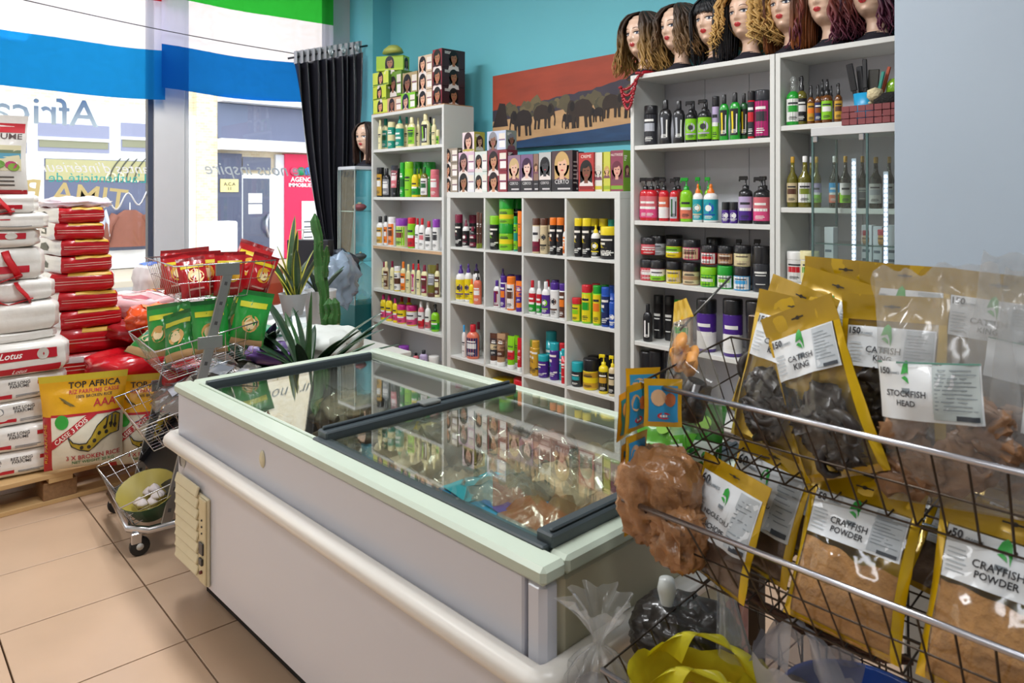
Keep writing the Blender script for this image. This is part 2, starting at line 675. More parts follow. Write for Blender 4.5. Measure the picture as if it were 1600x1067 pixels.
def jacket(px, py0, py1, m, lab, sc=1):
    a, c = onX(px, py1, FX + .35), onX(px, py0, FX + .35)
    hgt = c.z - a.z
    t = thing('jacket', lab, 'jacket', (FX + .35, a.y, a.z))
    t.scale = (1, sc, 1)
    mb = MB()

    def fn(u, v):
        an = 2 * pi * u
        r = (.30 + .08 * (1 - v)) * (1 if v < .8 else 1 - (v - .8) * 3.2)
        return (.09 * sin(an) * (1 + .2 * sin(5 * an)), r * cos(an), v * hgt)
    mb.grid(fn, 20, 8, m)
    mb.build('body', t)
    for s in (-1, 1):
        MB().tube([(0, s * .26, hgt * .86), (.03, s * .38, hgt * .6), (.05, s * .42, hgt * .2)], [.09, .08, .06], m, 8).build('sleeve', t)
    MB().tube([(0, 0, hgt * .8), (0, 0, hgt + .15)], .015, CHROME, 5).build('hanger', t)


jacket(203, 328, 385, mat('8a5340', .8, 0, .15), 'brown jacket hanging in the display window across the street')
jacket(153, 322, 382, mat('c9ccd6', .8, 0, .1), 'pale grey jacket beside the brown one across the street', .42)

# ------------------------------------------------------------------ flags over the window, cable, curtain
def flag(name, lab, y0, y1, bands, X, seed):
    t = thing(name, lab, 'flag', (X, (y0 + y1) / 2, bands[0][0]), 0, 'flags over the shop window')
    for z0, z1, c, nm in bands:
        def fn(u, v):
            y = lerp(y0, y1, u)
            z = lerp(z0, z1, v)
            sag = .016 * sin(u * 5 + seed) * (3.2 - z)
            x = .018 * sin(y * 7 + seed) * (3.3 - z) + .012 * noise.noise((y * 3, z * 3, seed)) + .006 * (abs((u * 6) % 1 - .5) < .04)
            return (x, y - (y0 + y1) / 2, z + sag - bands[0][0])
        MB().grid(fn, 48, 8, cloth('flag_' + nm, c)).build(nm + '_stripe', t)
    return t


flag('flag', 'flag with red, white and light blue stripes hung over the window', .02, 1.64, [(2.13, 2.475, '1a80c8', 'light_blue'), (2.475, 2.82, 'ebe8f6', 'white'), (2.82, 3.15, 'd01c2c', 'red')], XW + .10, 1)
flag('flag', 'flag with green, white and blue stripes hung beside the curtain', 1.60, 2.93, [(2.19, 2.50, '1668b8', 'blue'), (2.50, 2.84, 'ebe8f6', 'white'), (2.84, 3.15, '2fae3c', 'green')], XW + .14, 2.3)
a, c = onX(20, -4, -5.36), onX(462, 84, -5.36)
MB().tube([a + (c - a) * (i / 12) + Vector((0, 0, -.02 * sin(pi * i / 12))) for i in range(13)], .0035, mat('2a2a30', .5), 5).build(
    'cable', label='thin dark cable stretched in front of the hanging flags', cat='cable')

ct = thing('curtain', 'black gathered curtain with grey eyelet header hung at the window end', 'curtain', (-5.32, 2.85, .8))
BLK = mat('24242b', .3, 0, .2, 20, 0, .35)


def cur(u, v):
    zt = lerp(2.57, 2.72, u) - .10
    z = lerp(.98, zt, v)
    yl, yr = lerp(2.80, 2.545, v ** .8), lerp(2.98, 3.10, v ** .7)
    y = lerp(yl, yr, u)
    am = .05 * (1 - .5 * u) * (.5 + .5 * v)
    x = -5.33 + .08 * u + am * sin(u * 52 + 2.2 * sin(v * 3 + u * 4)) + .02 * sin(u * 21)
    return (x + 5.32, y - 2.85, z - .8)


MB().grid(cur, 150, 30, BLK).build('drape', ct)


def hem(u, v):
    zt = lerp(2.57, 2.72, u)
    z = zt - .10 + .10 * v
    am = .028 if u < .45 else .008
    return (-5.325 + .08 * u + am * sin(u * 75) + 5.32, lerp(2.545, 3.10, u) - 2.85, z - .8)


MB().grid(hem, 110, 3, mat('a6a8ae', .5)).build('header', ct)
for u in (.5, .68, .9):
    p = Vector(hem(u, .5)) + Vector((.03, 0, 0))
    MB().tube([p + Vector((0, .018 * cos(k * pi / 6), .026 * sin(k * pi / 6))) for k in range(12)], .006, mat('e4e6ea', .25, .7), 5, True).build('eyelet', ct)
    MB().lathe([(.017, -.002), (.017, .002)], mat('d5dde2', .3), 12, xf=Matrix.Translation(p) @ Matrix.Rotation(pi / 2, 4, 'Y')).build('eyelet_hole', ct, label='pale opening seen through the eyelet')
MB().tube([(-5.335, 2.5, 2.51), (-5.245, 3.15, 2.685)], .008, mat('3a3a40', .4, .5), 8).build('curtain_rod', label='thin dark rod that carries the black curtain', cat='rod')
# ------------------------------------------------------------------ shelving
WHT = mat('d9d9d4', .4, 0, .02)
SHADEW = mat('cfcfd0', .45, 0, .02)
YS = 2.93                                                       # front plane of all shelving


def bookcase(name, lab, x0, x1, ztop, boards, depth, back, edge=None, slats=0):
    cx = (x0 + x1) / 2
    t = thing(name, lab, 'bookcase', (cx, YS, 0))
    hw = (x1 - x0) / 2
    for s in (-1, 1):
        MB().box((s * hw - (.022 if s > 0 else 0), 0, 0), (s * hw + (0 if s > 0 else .022), depth, ztop), WHT, .0015).build('side_panel', t)
    for i, z in enumerate(boards):
        m = MB().box((-hw + .022, .004, z - .022), (hw - .022, depth - .01, z), WHT, .0015)
        if edge and i in edge:
            m.box((-hw + .022, .001, z - .022), (hw - .022, .004, z - .001), mat('c7a27c', .6, 0, .15, 30))
        m.build('shelf', t)
    MB().box((-hw + .022, 0, ztop - .022), (hw - .022, depth, ztop), WHT, .0015).build('top_panel', t)
    if slats:
        for k in range(slats):
            a, c = lerp(-hw + .022, hw - .022, k / slats), lerp(-hw + .022, hw - .022, (k + 1) / slats)
            MB().box((a + .001, depth - .009, .05), (c - .001, depth, ztop - .022), back, .0008).build('back_board', t)
    else:
        MB().box((-hw + .022, depth - .008, .05), (hw - .022, depth, ztop - .022), back).build('back_board', t)
    return t


LZ = [2.06, 1.795, 1.436, 1.07, .745, .512, .24]
bookcase('narrow_bookcase', 'white bookcase beside the black curtain, hair dye boxes on its top', -4.82, -3.905, LZ[0], LZ[1:] + [.07], .26, SHADEW, (2,))
MB().box((-4.82, YS + .005, LZ[0]), (-3.905, YS + .25, LZ[0] + .006), mat('b98f66', .7, 0, .2, 25)).build(
    'cardboard_sheet', label='brown cardboard sheet lying on top of the narrow bookcase', cat='cardboard')
RZ1 = [2.057, 1.70, 1.322, 1.02, .714, .40]
RX0, RXM, RX1 = -2.33, -1.548, -.79
bookcase('wide_bookcase', 'tall white bookcase of black and coloured bottles, wig heads on top', RX0, RXM - .002, RZ1[0], RZ1[1:] + [.07], .27, mat('c4c4cc', .5), (), 3)
RZ2 = [2.057, 1.7457, 1.398, 1.08, .74, .40]
bookcase('wide_bookcase', 'white bookcase half hidden by the pale wall, oil bottles inside', RXM + .002, RX1, RZ2[0], RZ2[1:] + [.07], .27, mat('c4c4cc', .5), (), 3)

# cube shelf
KX0, KX1, KZ = -3.872, -2.398, 1.47
kt = thing('cube_shelf', 'white cube shelf of sixteen compartments standing between the two bookcases', 'shelf', ((KX0 + KX1) / 2, YS, 0))
khw = (KX1 - KX0) / 2
MB().box((-khw, 0, KZ - .038), (khw, .38, KZ), WHT, .002).build('top_panel', kt)
MB().box((-khw, 0, 0), (khw, .38, .038), WHT, .002).build('bottom_panel', kt)
for s in (-1, 1):
    MB().box((s * khw - (.038 if s > 0 else 0), 0, .038), (s * khw + (0 if s > 0 else .038), .38, KZ - .038), WHT, .002).build('side_panel', kt)
KROW = [1.11, .751, .392, .038]
for z in KROW[:3]:
    MB().box((-khw + .038, .003, z - .016), (khw - .038, .38, z), WHT, .001).build('shelf', kt)
KCOL = [-khw + .038 + (2 * khw - .076) * i / 4 for i in range(5)]
for x in KCOL[1:4]:
    for r in range(4):
        zt = (KZ - .038) if r == 0 else KROW[r - 1] - .016
        MB().box((x - .008, .002, KROW[r]), (x + .008, .38, zt), WHT, .001).build('divider', kt)
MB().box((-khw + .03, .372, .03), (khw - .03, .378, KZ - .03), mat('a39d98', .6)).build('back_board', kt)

# ------------------------------------------------------------------ chest freezer
FT, FB = .765, .12
fz = thing('chest_freezer', 'long white chest freezer with sliding glass lids on the tiled floor', 'freezer', (-.955, .945, 0), radians(2.0))
FL, FD = 1.83, .86                                              # runs along local -x and +y
EN = mat('cbccd5', .32, 0, .025, 3, 0, .3)
PLA = mat('d8d6d2', .35, 0, .02)
IVO = mat('d9cfae', .45, 0, .05)
DG = mat('394145', .35, 0, .1)
MB().box((-FL, 0, FB), (-.052, .05, FT - .036), EN, .004).build('front_panel', fz)
MB().box((-.05, 0, FB), (0, .05, FT - .036), EN, .012).build('corner_panel', fz)
MB().box((-.05, .05, FB), (0, FD, FT - .036), mat('b9b49c', .4, 0, .05), .012).build('end_panel', fz)
MB().box((-FL, .05, FB), (-FL + .05, FD, FT - .036), EN, .012).build('end_panel', fz)
MB().box((-FL + .05, FD - .05, FB), (-.05, FD, FT - .036), EN, .012).build('rear_panel', fz)
MB().box((-FL + .05, .05, FB), (-.05, FD - .05, FB + .05), mat('9c9c98', .5)).build('liner', fz)
MB().box((-FL + .06, .08, .0), (-.06, FD - .05, FB), mat('1c1917', .8)).build('dark_gap_block', fz)  # near-black block standing in for the shadowed gap under the freezer body
rim = mat('bac5b5', .3, 0, .04)
rb = .055
m = MB()
m.box((-FL - .012, -.012, FT - .036), (.012, rb, FT), rim, .009)
m.box((-FL - .012, FD - rb + .015, FT - .036), (.012, FD + .012, FT), rim, .009)
m.box((-FL - .012, rb, FT - .036), (-FL + rb, FD - rb + .015, FT), rim, .008)
m.box((-.04, rb, FT - .036), (.012, FD - rb + .015, FT), rim, .008)
m.build('rim', fz)
m = MB()
g0 = .022
m.box((-.93, rb - .012, FT - .03), (-.04, rb + g0, FT + .006), DG, .003)
m.box((-FL + rb, rb - .002, FT - .03), (-.93, rb + .008, FT + .002), rim, .003)
m.box((-FL + rb, FD - rb - .010, FT - .03), (-.04, FD - rb + .002, FT + .004), rim, .003)
m.box((-FL + rb, rb + g0, FT - .03), (-FL + rb + g0, FD - rb - g0, FT + .004), DG, .003)
m.build('lid_track', fz)
GL = glass('lid_glass', (.94, .97, .92), .012, 0, 1.5)
xm = -.868
for k, (a, c, z) in enumerate(((-FL + rb + .012, xm, FT - .018), (xm - .05, -.034, FT + .004))):
    ld = MB().box((a, rb + .006, z), (c, FD - rb - .008, z + .005), GL).build('glass_lid', fz)
    if k:
        f = MB()
        f.box((a - .012, rb + .004, z - .006), (a + .038, FD - rb - .004, z + .022), DG, .004)
        f.box((a + .002, rb + .010, z + .022), (a + .012, FD - rb - .010, z + .032), DG, .003)
        f.build('lid_bar', ld)
        f = MB()
        f.box((c - .042, rb + .004, z - .006), (c + .004, FD - rb - .004, z + .022), DG, .004)
        f.box((c - .014, rb + .012, z + .022), (c - .004, FD - rb - .012, z + .030), DG, .003)
        f.build('lid_bar', ld)
        MB().box((a - .008, .40, z + .023), (a + .034, .47, z + .034), mat('6a6e6c', .4), .003).build('latch', ld)
m = MB()                                                        # bumper rail round the body
bz = .565
m.tube([(.022, FD, bz), (.022, .0, bz), (.012, -.022, bz), (0, -.026, bz), (-FL, -.026, bz), (-FL - .008, -.018, bz), (-FL - .012, .01, bz), (-FL - .012, FD, bz)], .028, mat('e3dfd8', .3, 0, .02), 10)
m.build('bumper_rail', fz)
MB().lathe([(0, .008), (.6, .006), (.9, .003), (1, 0)][::-1], IVO, 18, xf=Matrix.Translation((-1.145, -.001, .665)) @ Matrix.Rotation(pi / 2, 4, 'X') @ Matrix.Diagonal((.016, .026, 1, 1)), closed=False).build('lid_lock', fz)
gr = MB().box((-FL + .005, -.012, FB + .015), (-FL + .30, 0, .43), IVO, .004).build('vent_grille', fz)
for i in range(8):
    z = FB + .035 + i * .038
    MB().box((-.100, -.004, -.017), (.100, .004, .017), IVO, .003, Matrix.Translation((-FL + .130, -.0165, z + .016)) @ Matrix.Rotation(radians(-17), 4, 'X')).build('louver', gr)
cp = MB().box((-FL + .24, -.018, FB + .02), (-FL + .297, -.011, .425), mat('cdbf98', .4), .003).build('control_panel', fz)
MB().box((-FL + .252, -.024, FB + .12), (-FL + .286, -.018, FB + .16), mat('2a2a2c', .3), .002).build('display', cp)
MB().box((-FL + .256, -.026, FB + .085), (-FL + .282, -.018, FB + .108), mat('2a2a2c', .3), .002).build('switch', cp)
MB().lathe([(.006, 0), (.006, .008), (0, .009)], mat('6a2a24', .4), 10, xf=Matrix.Translation((-FL + .268, -.018, FB + .06)) @ Matrix.Rotation(pi / 2, 4, 'X')).build('knob', cp)
for i in range(3):
    MB().lathe([(.0035, 0), (.0035, .003)], mat('3a3a3a', .4), 8, xf=Matrix.Translation((-FL + .268, -.018, FB + .19 + .022 * i)) @ Matrix.Rotation(pi / 2, 4, 'X')).build('indicator', cp)
m = MB()                                                        # leaf-shaped maker's emblem
for k, (a, c) in enumerate(((.0, .9), (.35, .5))):
    m.poly([(-FL + .035 + .05 * k * .4 + .022 * cos(t) - .02 * sin(t) * .3, -.0016 - .0004 * k, .50 + .028 * sin(t) + .012 * cos(t)) for t in [i * pi / 8 for i in range(16)]], mat(('4a4a4e', 'a9a9a4')[k], .4))
m.build('emblem', fz)


def fzpt(x, y, z):
    return fz.matrix_basis @ Vector((x, y, z))
# ------------------------------------------------------------------ bottles, jars, tubes
def cmat(c, kind=''):
    return mat(c, .28, 0, .03, 30, 0, .25)


CLB = glass('clear_plastic', (.9, .92, .9), .05, .25)
OILG = {k: mat(v, .08, 0, .1, 6, 0, .6) for k, v in dict(amber='6a3c12', olive='6a6420', dark='2a2a18').items()}

# profile: body (r, z) list, cap (r, z) list, label zone
PROF = dict(
    tube=([(.94, 0), (1, .02), (1, .80)], [(1.0, .80), (1.0, .80), (1.0, .975), (.95, 1)], (.05, .77)),
    round=([(.9, 0), (1, .03), (1, .64), (.92, .71), (.6, .77), (.42, .79)], [(.44, .79), (.44, .79), (.44, .985), (.38, 1)], (.08, .62)),
    oval=([(.84, 0), (.92, .03), (.84, .2), (.84, .36), (.98, .56), (.98, .66), (.75, .76), (.42, .80)], [(.44, .80), (.44, .80), (.40, .985), (.34, 1)], (.10, .66)),
    pump=([(.93, 0), (1, .025), (1, .60), (.93, .67), (.6, .71), (.44, .72)], [(.46, .72), (.46, .72), (.44, .80), (.20, .81), (.14, .82), (.13, .92), (.13, .92)], (.07, .57)),
    jar=([(.94, 0), (1, .03), (1, .60), (.96, .62)], [(1.03, .62), (1.03, .62), (1.03, .97), (.97, 1)], (.06, .58)),
    spray=([(.92, 0), (1, .03), (1, .56), (.9, .63), (.5, .69), (.36, .70)], [(.42, .70), (.42, .70), (.42, .80), (.30, .82), (.32, .96), (.26, 1)], (.08, .54)),
    oil=([(.95, 0), (1, .02), (1, .54), (.9, .60), (.45, .68), (.34, .76), (.32, .88)], [(.36, .88), (.36, .88), (.36, .99), (.3, 1)], (.10, .48)),
    nozzle=([(.93, 0), (1, .025), (1, .62), (.9, .70), (.55, .76)], [(.5, .76), (.5, .76), (.46, .83), (.28, .87), (.2, .91), (.26, .94), (.14, 1)], (.06, .60)),
    dropper=([(.93, 0), (1, .03), (1, .52), (.85, .60), (.45, .64)], [(.5, .64), (.5, .64), (.48, .76), (.30, .77), (.30, .9), (.18, 1)], (.08, .5)),
    squeeze=(None, [(.9, 0), (.92, .01), (.92, .13), (.86, .14)], (.2, .86)),
    tub=([(.9, 0), (.97, .02), (1, .72), (1, .74)], [(1.04, .74), (1.04, .74), (1.04, .97), (.98, 1)], (.06, .70)),
)
KNAME = dict(tube='tall bottle', round='lotion bottle', oval='curved bottle', pump='pump bottle', jar='jar', spray='spray bottle', oil='oil bottle', nozzle='nozzle bottle',
             dropper='dropper bottle', squeeze='squeeze tube', tub='tub')
CAT = dict(jar='jar', tub='jar', squeeze='tube')
FLAT = dict(oval=.62, round=.8, squeeze=1)


def prof_r(pr, z):
    for (r0, z0), (r1, z1) in zip(pr, pr[1:]):
        if z0 <= z <= z1 and z1 > z0:
            return lerp(r0, r1, (z - z0) / (z1 - z0))
    return pr[-1][0]


def style(st, c1, c2, dark, body='white'):
    A = lin(c1 if st in ('band', 'block', 'diag', 'dot', 'two', 'vert') else body)
    t = 'efeee8' if (A[0] * .3 + A[1] * .6 + A[2] * .1) < .35 else '2e2e34'
    lines = [(-.32, .32, .14, .17, t), (-.26, .26, .20, .22, t), (-.30, .2, .08, .10, t)]
    if st == 'band':
        return [(-1, 1, 0, 1, c1), (-1, 1, .34, .66, c2), (-.34, .34, .72, .80, t), (-.28, .28, .84, .88, t)] + lines
    if st == 'block':
        return [(-.62, .62, 0, 1, c1), (-.46, .46, .42, .70, c2), (-.4, .4, .76, .84, t)] + lines
    if st == 'diag':
        return [(-1, 1, 0, 1, c1), (-.75, -.35, .18, .46, c2, .45), (-.45, -.12, .46, .74, c2, -.35), (-.5, .0, .60, .70, 'e9e2d2'), (-.4, .5, .80, .88, 'efe9df'), (.2, .62, .2, .26, t)] + lines
    if st == 'dot':
        return [(-1, 1, 0, 1, c1), ('o', 0, .58, .42, c2), ('o', 0, .58, .24, t), (-.5, .5, .24, .30, c2)] + lines
    if st == 'two':
        return [(-1, 1, .5, 1, c1), (-1, 1, 0, .5, c2), (-.4, .4, .66, .76, t), (-.5, .5, .40, .52, 'efeee8')] + lines
    if st == 'vert':
        return [(-.5, .40, 0, 1, c1), (-.28, -.08, .1, .9, c2), (.20, .32, .1, .8, t)] + lines
    return [(-.5, .5, .14, .80, body)] + [(-.4, .4, .66, .74, t), (-.34, .34, .56, .60, t), (-.3, .3, .2, .23, t)]


_BK = {}


def bottle_parts(kind, W, Ht, body, cap, st, c1, c2, txt=None):
    key = (kind, round(W, 3), round(Ht, 3), body, cap, st, c1, c2, txt)
    if key in _BK:
        return _BK[key]
    r = W / 2
    pr, cp, (l0, l1) = PROF[kind]
    sy = FLAT.get(kind, 1)
    bm = OILG.get(body) or (CLB if body == 'clear' else cmat(body))
    cm = CLB if cap == 'clear' else cmat(cap)
    parts = []
    if kind == 'squeeze':
        def surf(u, v, d=0):
            a = u * pi / 1.8 - pi / 2
            f = (1 - v) ** .8
            return (r * (lerp(1.05, .86, f) * cos(a) + d * cos(a)), (r * .9 * f * sin(a)) - .002 - d * r, Ht * (.13 + .87 * v))
        b = MB()

        def full(u, v):
            a = 2 * pi * u
            f = (1 - v) ** .8
            return (r * lerp(1.05, .86, f) * cos(a), r * .9 * f * sin(a) + (.002 if sin(a) > 0 else -.002) * (v > .5), Ht * (.13 + .87 * v))
        b.grid(full, 16, 8, bm)
        parts.append(('body', b.mesh('body')))
        parts.append(('cap', MB().lathe([(x * r, z * Ht) for x, z in cp], cm, 14).mesh('cap')))
        fn = lambda u, v, d: surf(u, lerp(l0, l1, v) * .95, d * .04)
    else:
        b = MB().lathe([(x * r, z * Ht) for x, z in pr], bm, 16, sy=sy)
        parts.append(('body', b.mesh('body')))
        c = MB().lathe([(x * r, z * Ht) for x, z in cp], cm, 14, sy=max(sy, .85) if kind == 'oval' else 1)
        if kind == 'pump':
            c.box((-r * .95, -r * .26, Ht * .92), (r * .30, r * .26, Ht * 1.0), cm, r * .08)
            c.box((-r * .98, -r * .12, Ht * .89), (-r * .78, r * .12, Ht * .93), cm)
        if kind == 'spray':
            c.box((-r * .5, -r * .22, Ht * .9), (r * .34, r * .22, Ht * .97), cm, r * .05)
        parts.append(('pump' if kind == 'pump' else 'lid' if kind in ('jar', 'tub') else 'cap', c.mesh('cap')))

        def fn(u, v, d):
            a = -pi / 2 + u * radians(105)
            z = lerp(l0, l1, v)
            q = (prof_r(pr, z) * 1.0) * r + d
            return (q * cos(a), q * sy * sin(a) - d * (1 - sy), z * Ht)
    if st != '-':
        lb = MB()
        for i, q in enumerate(style(st, c1, c2, 0, 'grey' if body in OILG or body == 'clear' else body)):
            d = .0006 + .00025 * i
            if q[0] == 'o':
                _, uc, vc, rad, col = q
                asp = (r * radians(105)) / ((l1 - l0) * Ht)
                lb.poly([(uc + rad * cos(k * pi / 7), vc + rad * asp * sin(k * pi / 7)) for k in range(14)], mat(col, .4), lambda a, b: fn(a, b, d + .0004), True)
                continue
            sk = q[5] if len(q) > 5 else 0
            n = 10 if q[1] - q[0] > 1.5 else 5 if q[1] - q[0] > .5 else 2
            m_ = 5 if kind in ('oval', 'squeeze') else 1
            lb.grid(lambda a, b: fn(a + sk * (b - q[2]) / max(.01, q[3] - q[2]), b, d), n, m_, mat(q[4], .4), q[0], q[1], q[2], q[3])
        if txt:
            lb.text(txt, mat('f2efe6', .4), lambda a, b: fn(a, b, .003), .34, 0, .1, .7, 0, .02)
        parts.append(('label', lb.mesh('label')))
    _BK[key] = parts
    return parts


BND = {'narrow': (-4.797, -3.93, .245), 'wide': (-2.305, -1.575, .255), 'corner': (-1.52, -.82, .255)}


def shelf_row(rows, Z, shelf, group, Y=YS, stack=None):
    tops = {'narrow': LZ, 'wide': RZ1, 'corner': RZ2}.get(shelf.split()[0])
    if tops:
        xa, xb, dmax = BND[shelf.split()[0]]
        zmax = min(z for z in tops if z > Z + .05) - .026
    else:
        o_ = (KX0 + KX1) / 2
        px_ = [sum(float(v) for v in q.split()[:2]) / 2 for q in rows.strip().split('\n')]
        xm_ = onY(sum(px_) / len(px_), 400, Y + .07).x - o_
        ci = max(0, min(3, int((xm_ - KCOL[0]) / (KCOL[1] - KCOL[0]))))
        xa, xb, dmax = KCOL[ci] + o_ + .01, KCOL[ci + 1] + o_ - .01, .365
        zmax = (KZ - .038 if Z > 1 else min(z for z in KROW if z > Z + .05) - .016) - .004
    items = [q.split() for q in rows.strip().split('\n')]
    order = sorted(range(len(items)), key=lambda i: float(items[i][0]) + float(items[i][1]))
    for rank, i in enumerate(order):
        q = items[i]
        x0, x1, top, kind, body, cap, st = float(q[0]), float(q[1]), float(q[2]), q[3], q[4], q[5], q[6]
        c1 = q[7] if len(q) > 7 else 'white'
        c2 = q[8] if len(q) > 8 else c1
        dep = float(q[9]) if len(q) > 9 else 0
        zb = float(q[10]) if len(q) > 10 else Z
        txt = q[11] if len(q) > 11 else None
        Yp = Y + .045 + dep
        a, b = ray((x0 + x1) / 2)
        t = Yp / b
        W = (x1 - x0) * t / F
        p = onY((x0 + x1) / 2, top, Yp)
        sy = FLAT.get(kind, 1)
        W = min(W, .145)
        W *= 1.0 if kind != 'oval' else 1.06
        Yc = Y + .02 + dep + W / 2 * sy
        p = onY((x0 + x1) / 2, top, Yc)
        Yc = min(Yc, Y + dmax - W / 2 * sy - .004)
        Ht = max(.04, min(p.z, zmax) - zb)
        xx = max(xa + W / 2 + .002, min(xb - W / 2 - .002, p.x))
        col = body if body not in OILG else body + ' glass'
        lab = '%s %s, %s %s' % (col, KNAME[kind], cap, 'pump' if kind == 'pump' else 'lid' if kind in ('jar', 'tub') else 'cap')
        if st not in ('-', 'plain') and c1 != body:
            lab += ', %s label' % c1
        elif st not in ('-', 'plain') and c2 != body:
            lab += ', %s print' % c2
        lab += ', %s from window, %s' % (ORD[rank], shelf)
        nm = {'jar': 'cosmetic_jar', 'tub': 'cosmetic_tub', 'squeeze': 'squeeze_tube', 'pump': 'pump_bottle', 'spray': 'spray_bottle', 'oil': 'oil_bottle'}.get(kind, 'bottle')
        th = thing(nm, lab, CAT.get(kind, 'bottle'), (xx, Yc, zb + .0005), radians(rng.uniform(8, 26)), group)
        for pn, me in bottle_parts(kind, W, Ht, body, cap, st, c1, c2, txt):
            link(pn, me, th)


L = 'narrow bookcase '
shelf_row('''590 598 187 oval cream cream plain
595 607 185.5 round cream teal block teal darkgreen .05
606 618 191 tube teal cream band teal cream
618 632 181 nozzle cream teal two teal teal
631 640 183 round cream teal plain cream cream .07
636 651 183.4 oval cream cream block lime darkgreen
650 657 184 round cream cream plain cream cream .05
657 673 178 oval cream cream vert black lime
668 677 183 round darkgreen black plain white white .08
674 682.5 185.5 round cream cream plain
681.5 687 203 jar cream cream block lime darkgreen''', LZ[1], L + 'top shelf', 'bottles on the top shelf of the narrow bookcase')
shelf_row('''585.5 597 262 tube black black block gold white
597.5 611 263 round black black block grey white
610 623 258.5 squeeze black black block rose white
620 626 263 tube black black plain white white .06
625 633 254 tube green green band green darkgreen .02
632.5 646 253 tube lime lime plain white white .02
646 661 253 tube lime green plain white white .11
661 681 253.5 tube green green plain white white .11
643 654 263 round yellow darkgreen two yellow green
651 658 262 round yellow darkgreen two lime green .04
657 669 261 round olive darkgreen block white darkgreen
672.6 686.6 265 tube rose rose block rose white''', LZ[2], L + 'second shelf', 'bottles on the second shelf of the narrow bookcase')
shelf_row('''585.5 598 338 round white black block gold white
597.5 608 337 round white black block orange white .04
606.5 619 339 tube white white block orange brown
618.5 638 341 tub cream violet block lime maroon
637 650 340 tube lime red two lime red
648 657 341 round white red plain
654.5 665 341 round white red block white rose
664 676 345.5 round white red block white charcoal
676 687.5 342.5 tub white violet block white charcoal''', LZ[3], L + 'third shelf', 'bottles on the third shelf of the narrow bookcase')
shelf_row('''593 601 408.7 round cream maroon plain cream cream .05
598 609 408.7 oval beige cream block brown beige
609 617 408 round cream maroon plain
616 626.5 416 tube yellow white band white brown
625.6 635 408.7 round cream orange block orange white
634 642.5 413 round cream cream plain
641.7 650 412 oval cream red vert magenta cream
650 658 412 oval cream red plain
650.5 657 406 round black black - white white .08
657 669.5 414 oval cream maroon block maroon brown
667 683 414 squeeze olive brown plain
679 688 412 round cream brown block brown cream .03''', LZ[4], L + 'fourth shelf', 'bottles on the fourth shelf of the narrow bookcase')
shelf_row('''593.6 604.6 460 oval yellow magenta two yellow pink
602 614.7 461 oval yellow magenta two yellow pink
613 622 466 oval yellow magenta two yellow pink
622 633 464 round yellow red plain white white .09
633 645 464 round yellow red plain white white .09
620.6 636 476 tub yellow magenta two yellow pink
635 652.6 477 tub yellow magenta two white pink
652.6 663.6 471 round rose white two white red
663.6 673.7 472 round white white two white rose
673.7 687 475 spray lime black two lime green''', LZ[5], L + 'fifth shelf', 'bottles on the fifth shelf of the narrow bookcase')
shelf_row('''600 612 552 tub violet lilac plain
623 639 540 tub pink violet plain
645 655 551 round rose black plain
655 669 547 round lilac charcoal plain
670 686 556 tub white white plain''', LZ[6], L + 'lowest shelf', 'jars on the lowest shelf of the narrow bookcase')

G = 'bottles in the cube shelf'
shelf_row('''711 722.6 335 tub black maroon diag black maroon
722.6 733 336 tub black maroon diag black maroon .12
733 745 336 tub black maroon diag black maroon .12
722.6 734 343.5 nozzle white maroon dot black maroon
733.5 744 354 round black maroon band maroon black
744.4 749.5 331.7 squeeze brown olive plain
749 753.6 333 squeeze brown olive plain white white .04''', KROW[0], 'first top cube', G)
gz = KROW[0]
shelf_row('''761.6 777 337 tub black lime diag black lime
780 802.5 348 jar lime green band lime yellow
780 803 305 jar lime green band lime yellow 0 1.266
799 815 306 jar black green diag black lime .10 1.262
797 812 350 jar black green diag black lime .12
802.6 809.6 338 tube teal green band lime teal .03
808.7 815.6 330 squeeze orange brown plain''', KROW[0], 'second top cube', G)
shelf_row('''832 844 341 tube beige brown two white maroon
844 856.5 341 tube beige brown dot beige black
859 870 340 tube black orange diag black orange
870 882 340 tube black orange diag black orange
856 868 341 tube beige brown plain white white .12
868 880 340 tube black orange diag black orange .12
879.4 886.5 351.6 round white orange diag orange white''', KROW[0], 'third top cube', G)
shelf_row('''897.5 910 341 tube black yellow diag black yellow
910 924 341 tube black yellow diag black yellow
922 936 341.5 tube black yellow diag black yellow .11
936 950 341.5 tube black yellow diag black yellow .11
950 962 343 tube navy teal plain white white .11
923.5 938.5 351.6 nozzle white yellow dot black yellow
938.5 963.5 354 tub black yellow diag black yellow 0 1.11 NOVEX''', KROW[0], 'fourth top cube', G)
shelf_row('''711 727 413.4 nozzle white purple dot yellow purple
726 738 412 nozzle white purple dot yellow purple .03
738 751 412 nozzle white purple plain white white .07
733 741.5 436 round yellow orange plain
740 753 423 pump coral black block coral white''', KROW[1], 'first cube of second row', G)
shelf_row('''771 782 438 round white purple vert maroon purple
775 787 419 nozzle white purple plain white white .08
782 792 431 tube white purple block purple orange
792 806 432 tube orange orange block white brown
793 804 429 tube purple purple plain white white .12
804 815 430 tube purple purple plain white white .12
806 816 439 squeeze orange purple band purple orange''', KROW[1], 'second cube of second row', G)
shelf_row('''826 838 438 round white red two red green
838 847 439 round white white two red green
846 860 440 round white white dot purple lime
860 874 441.6 tube white purple dot white brown
874 885 443 tube white purple block brown orange
850 862 437 round white red plain white white .10
862 874 437.5 tube white purple plain white white .10''', KROW[1], 'third cube of second row', G)
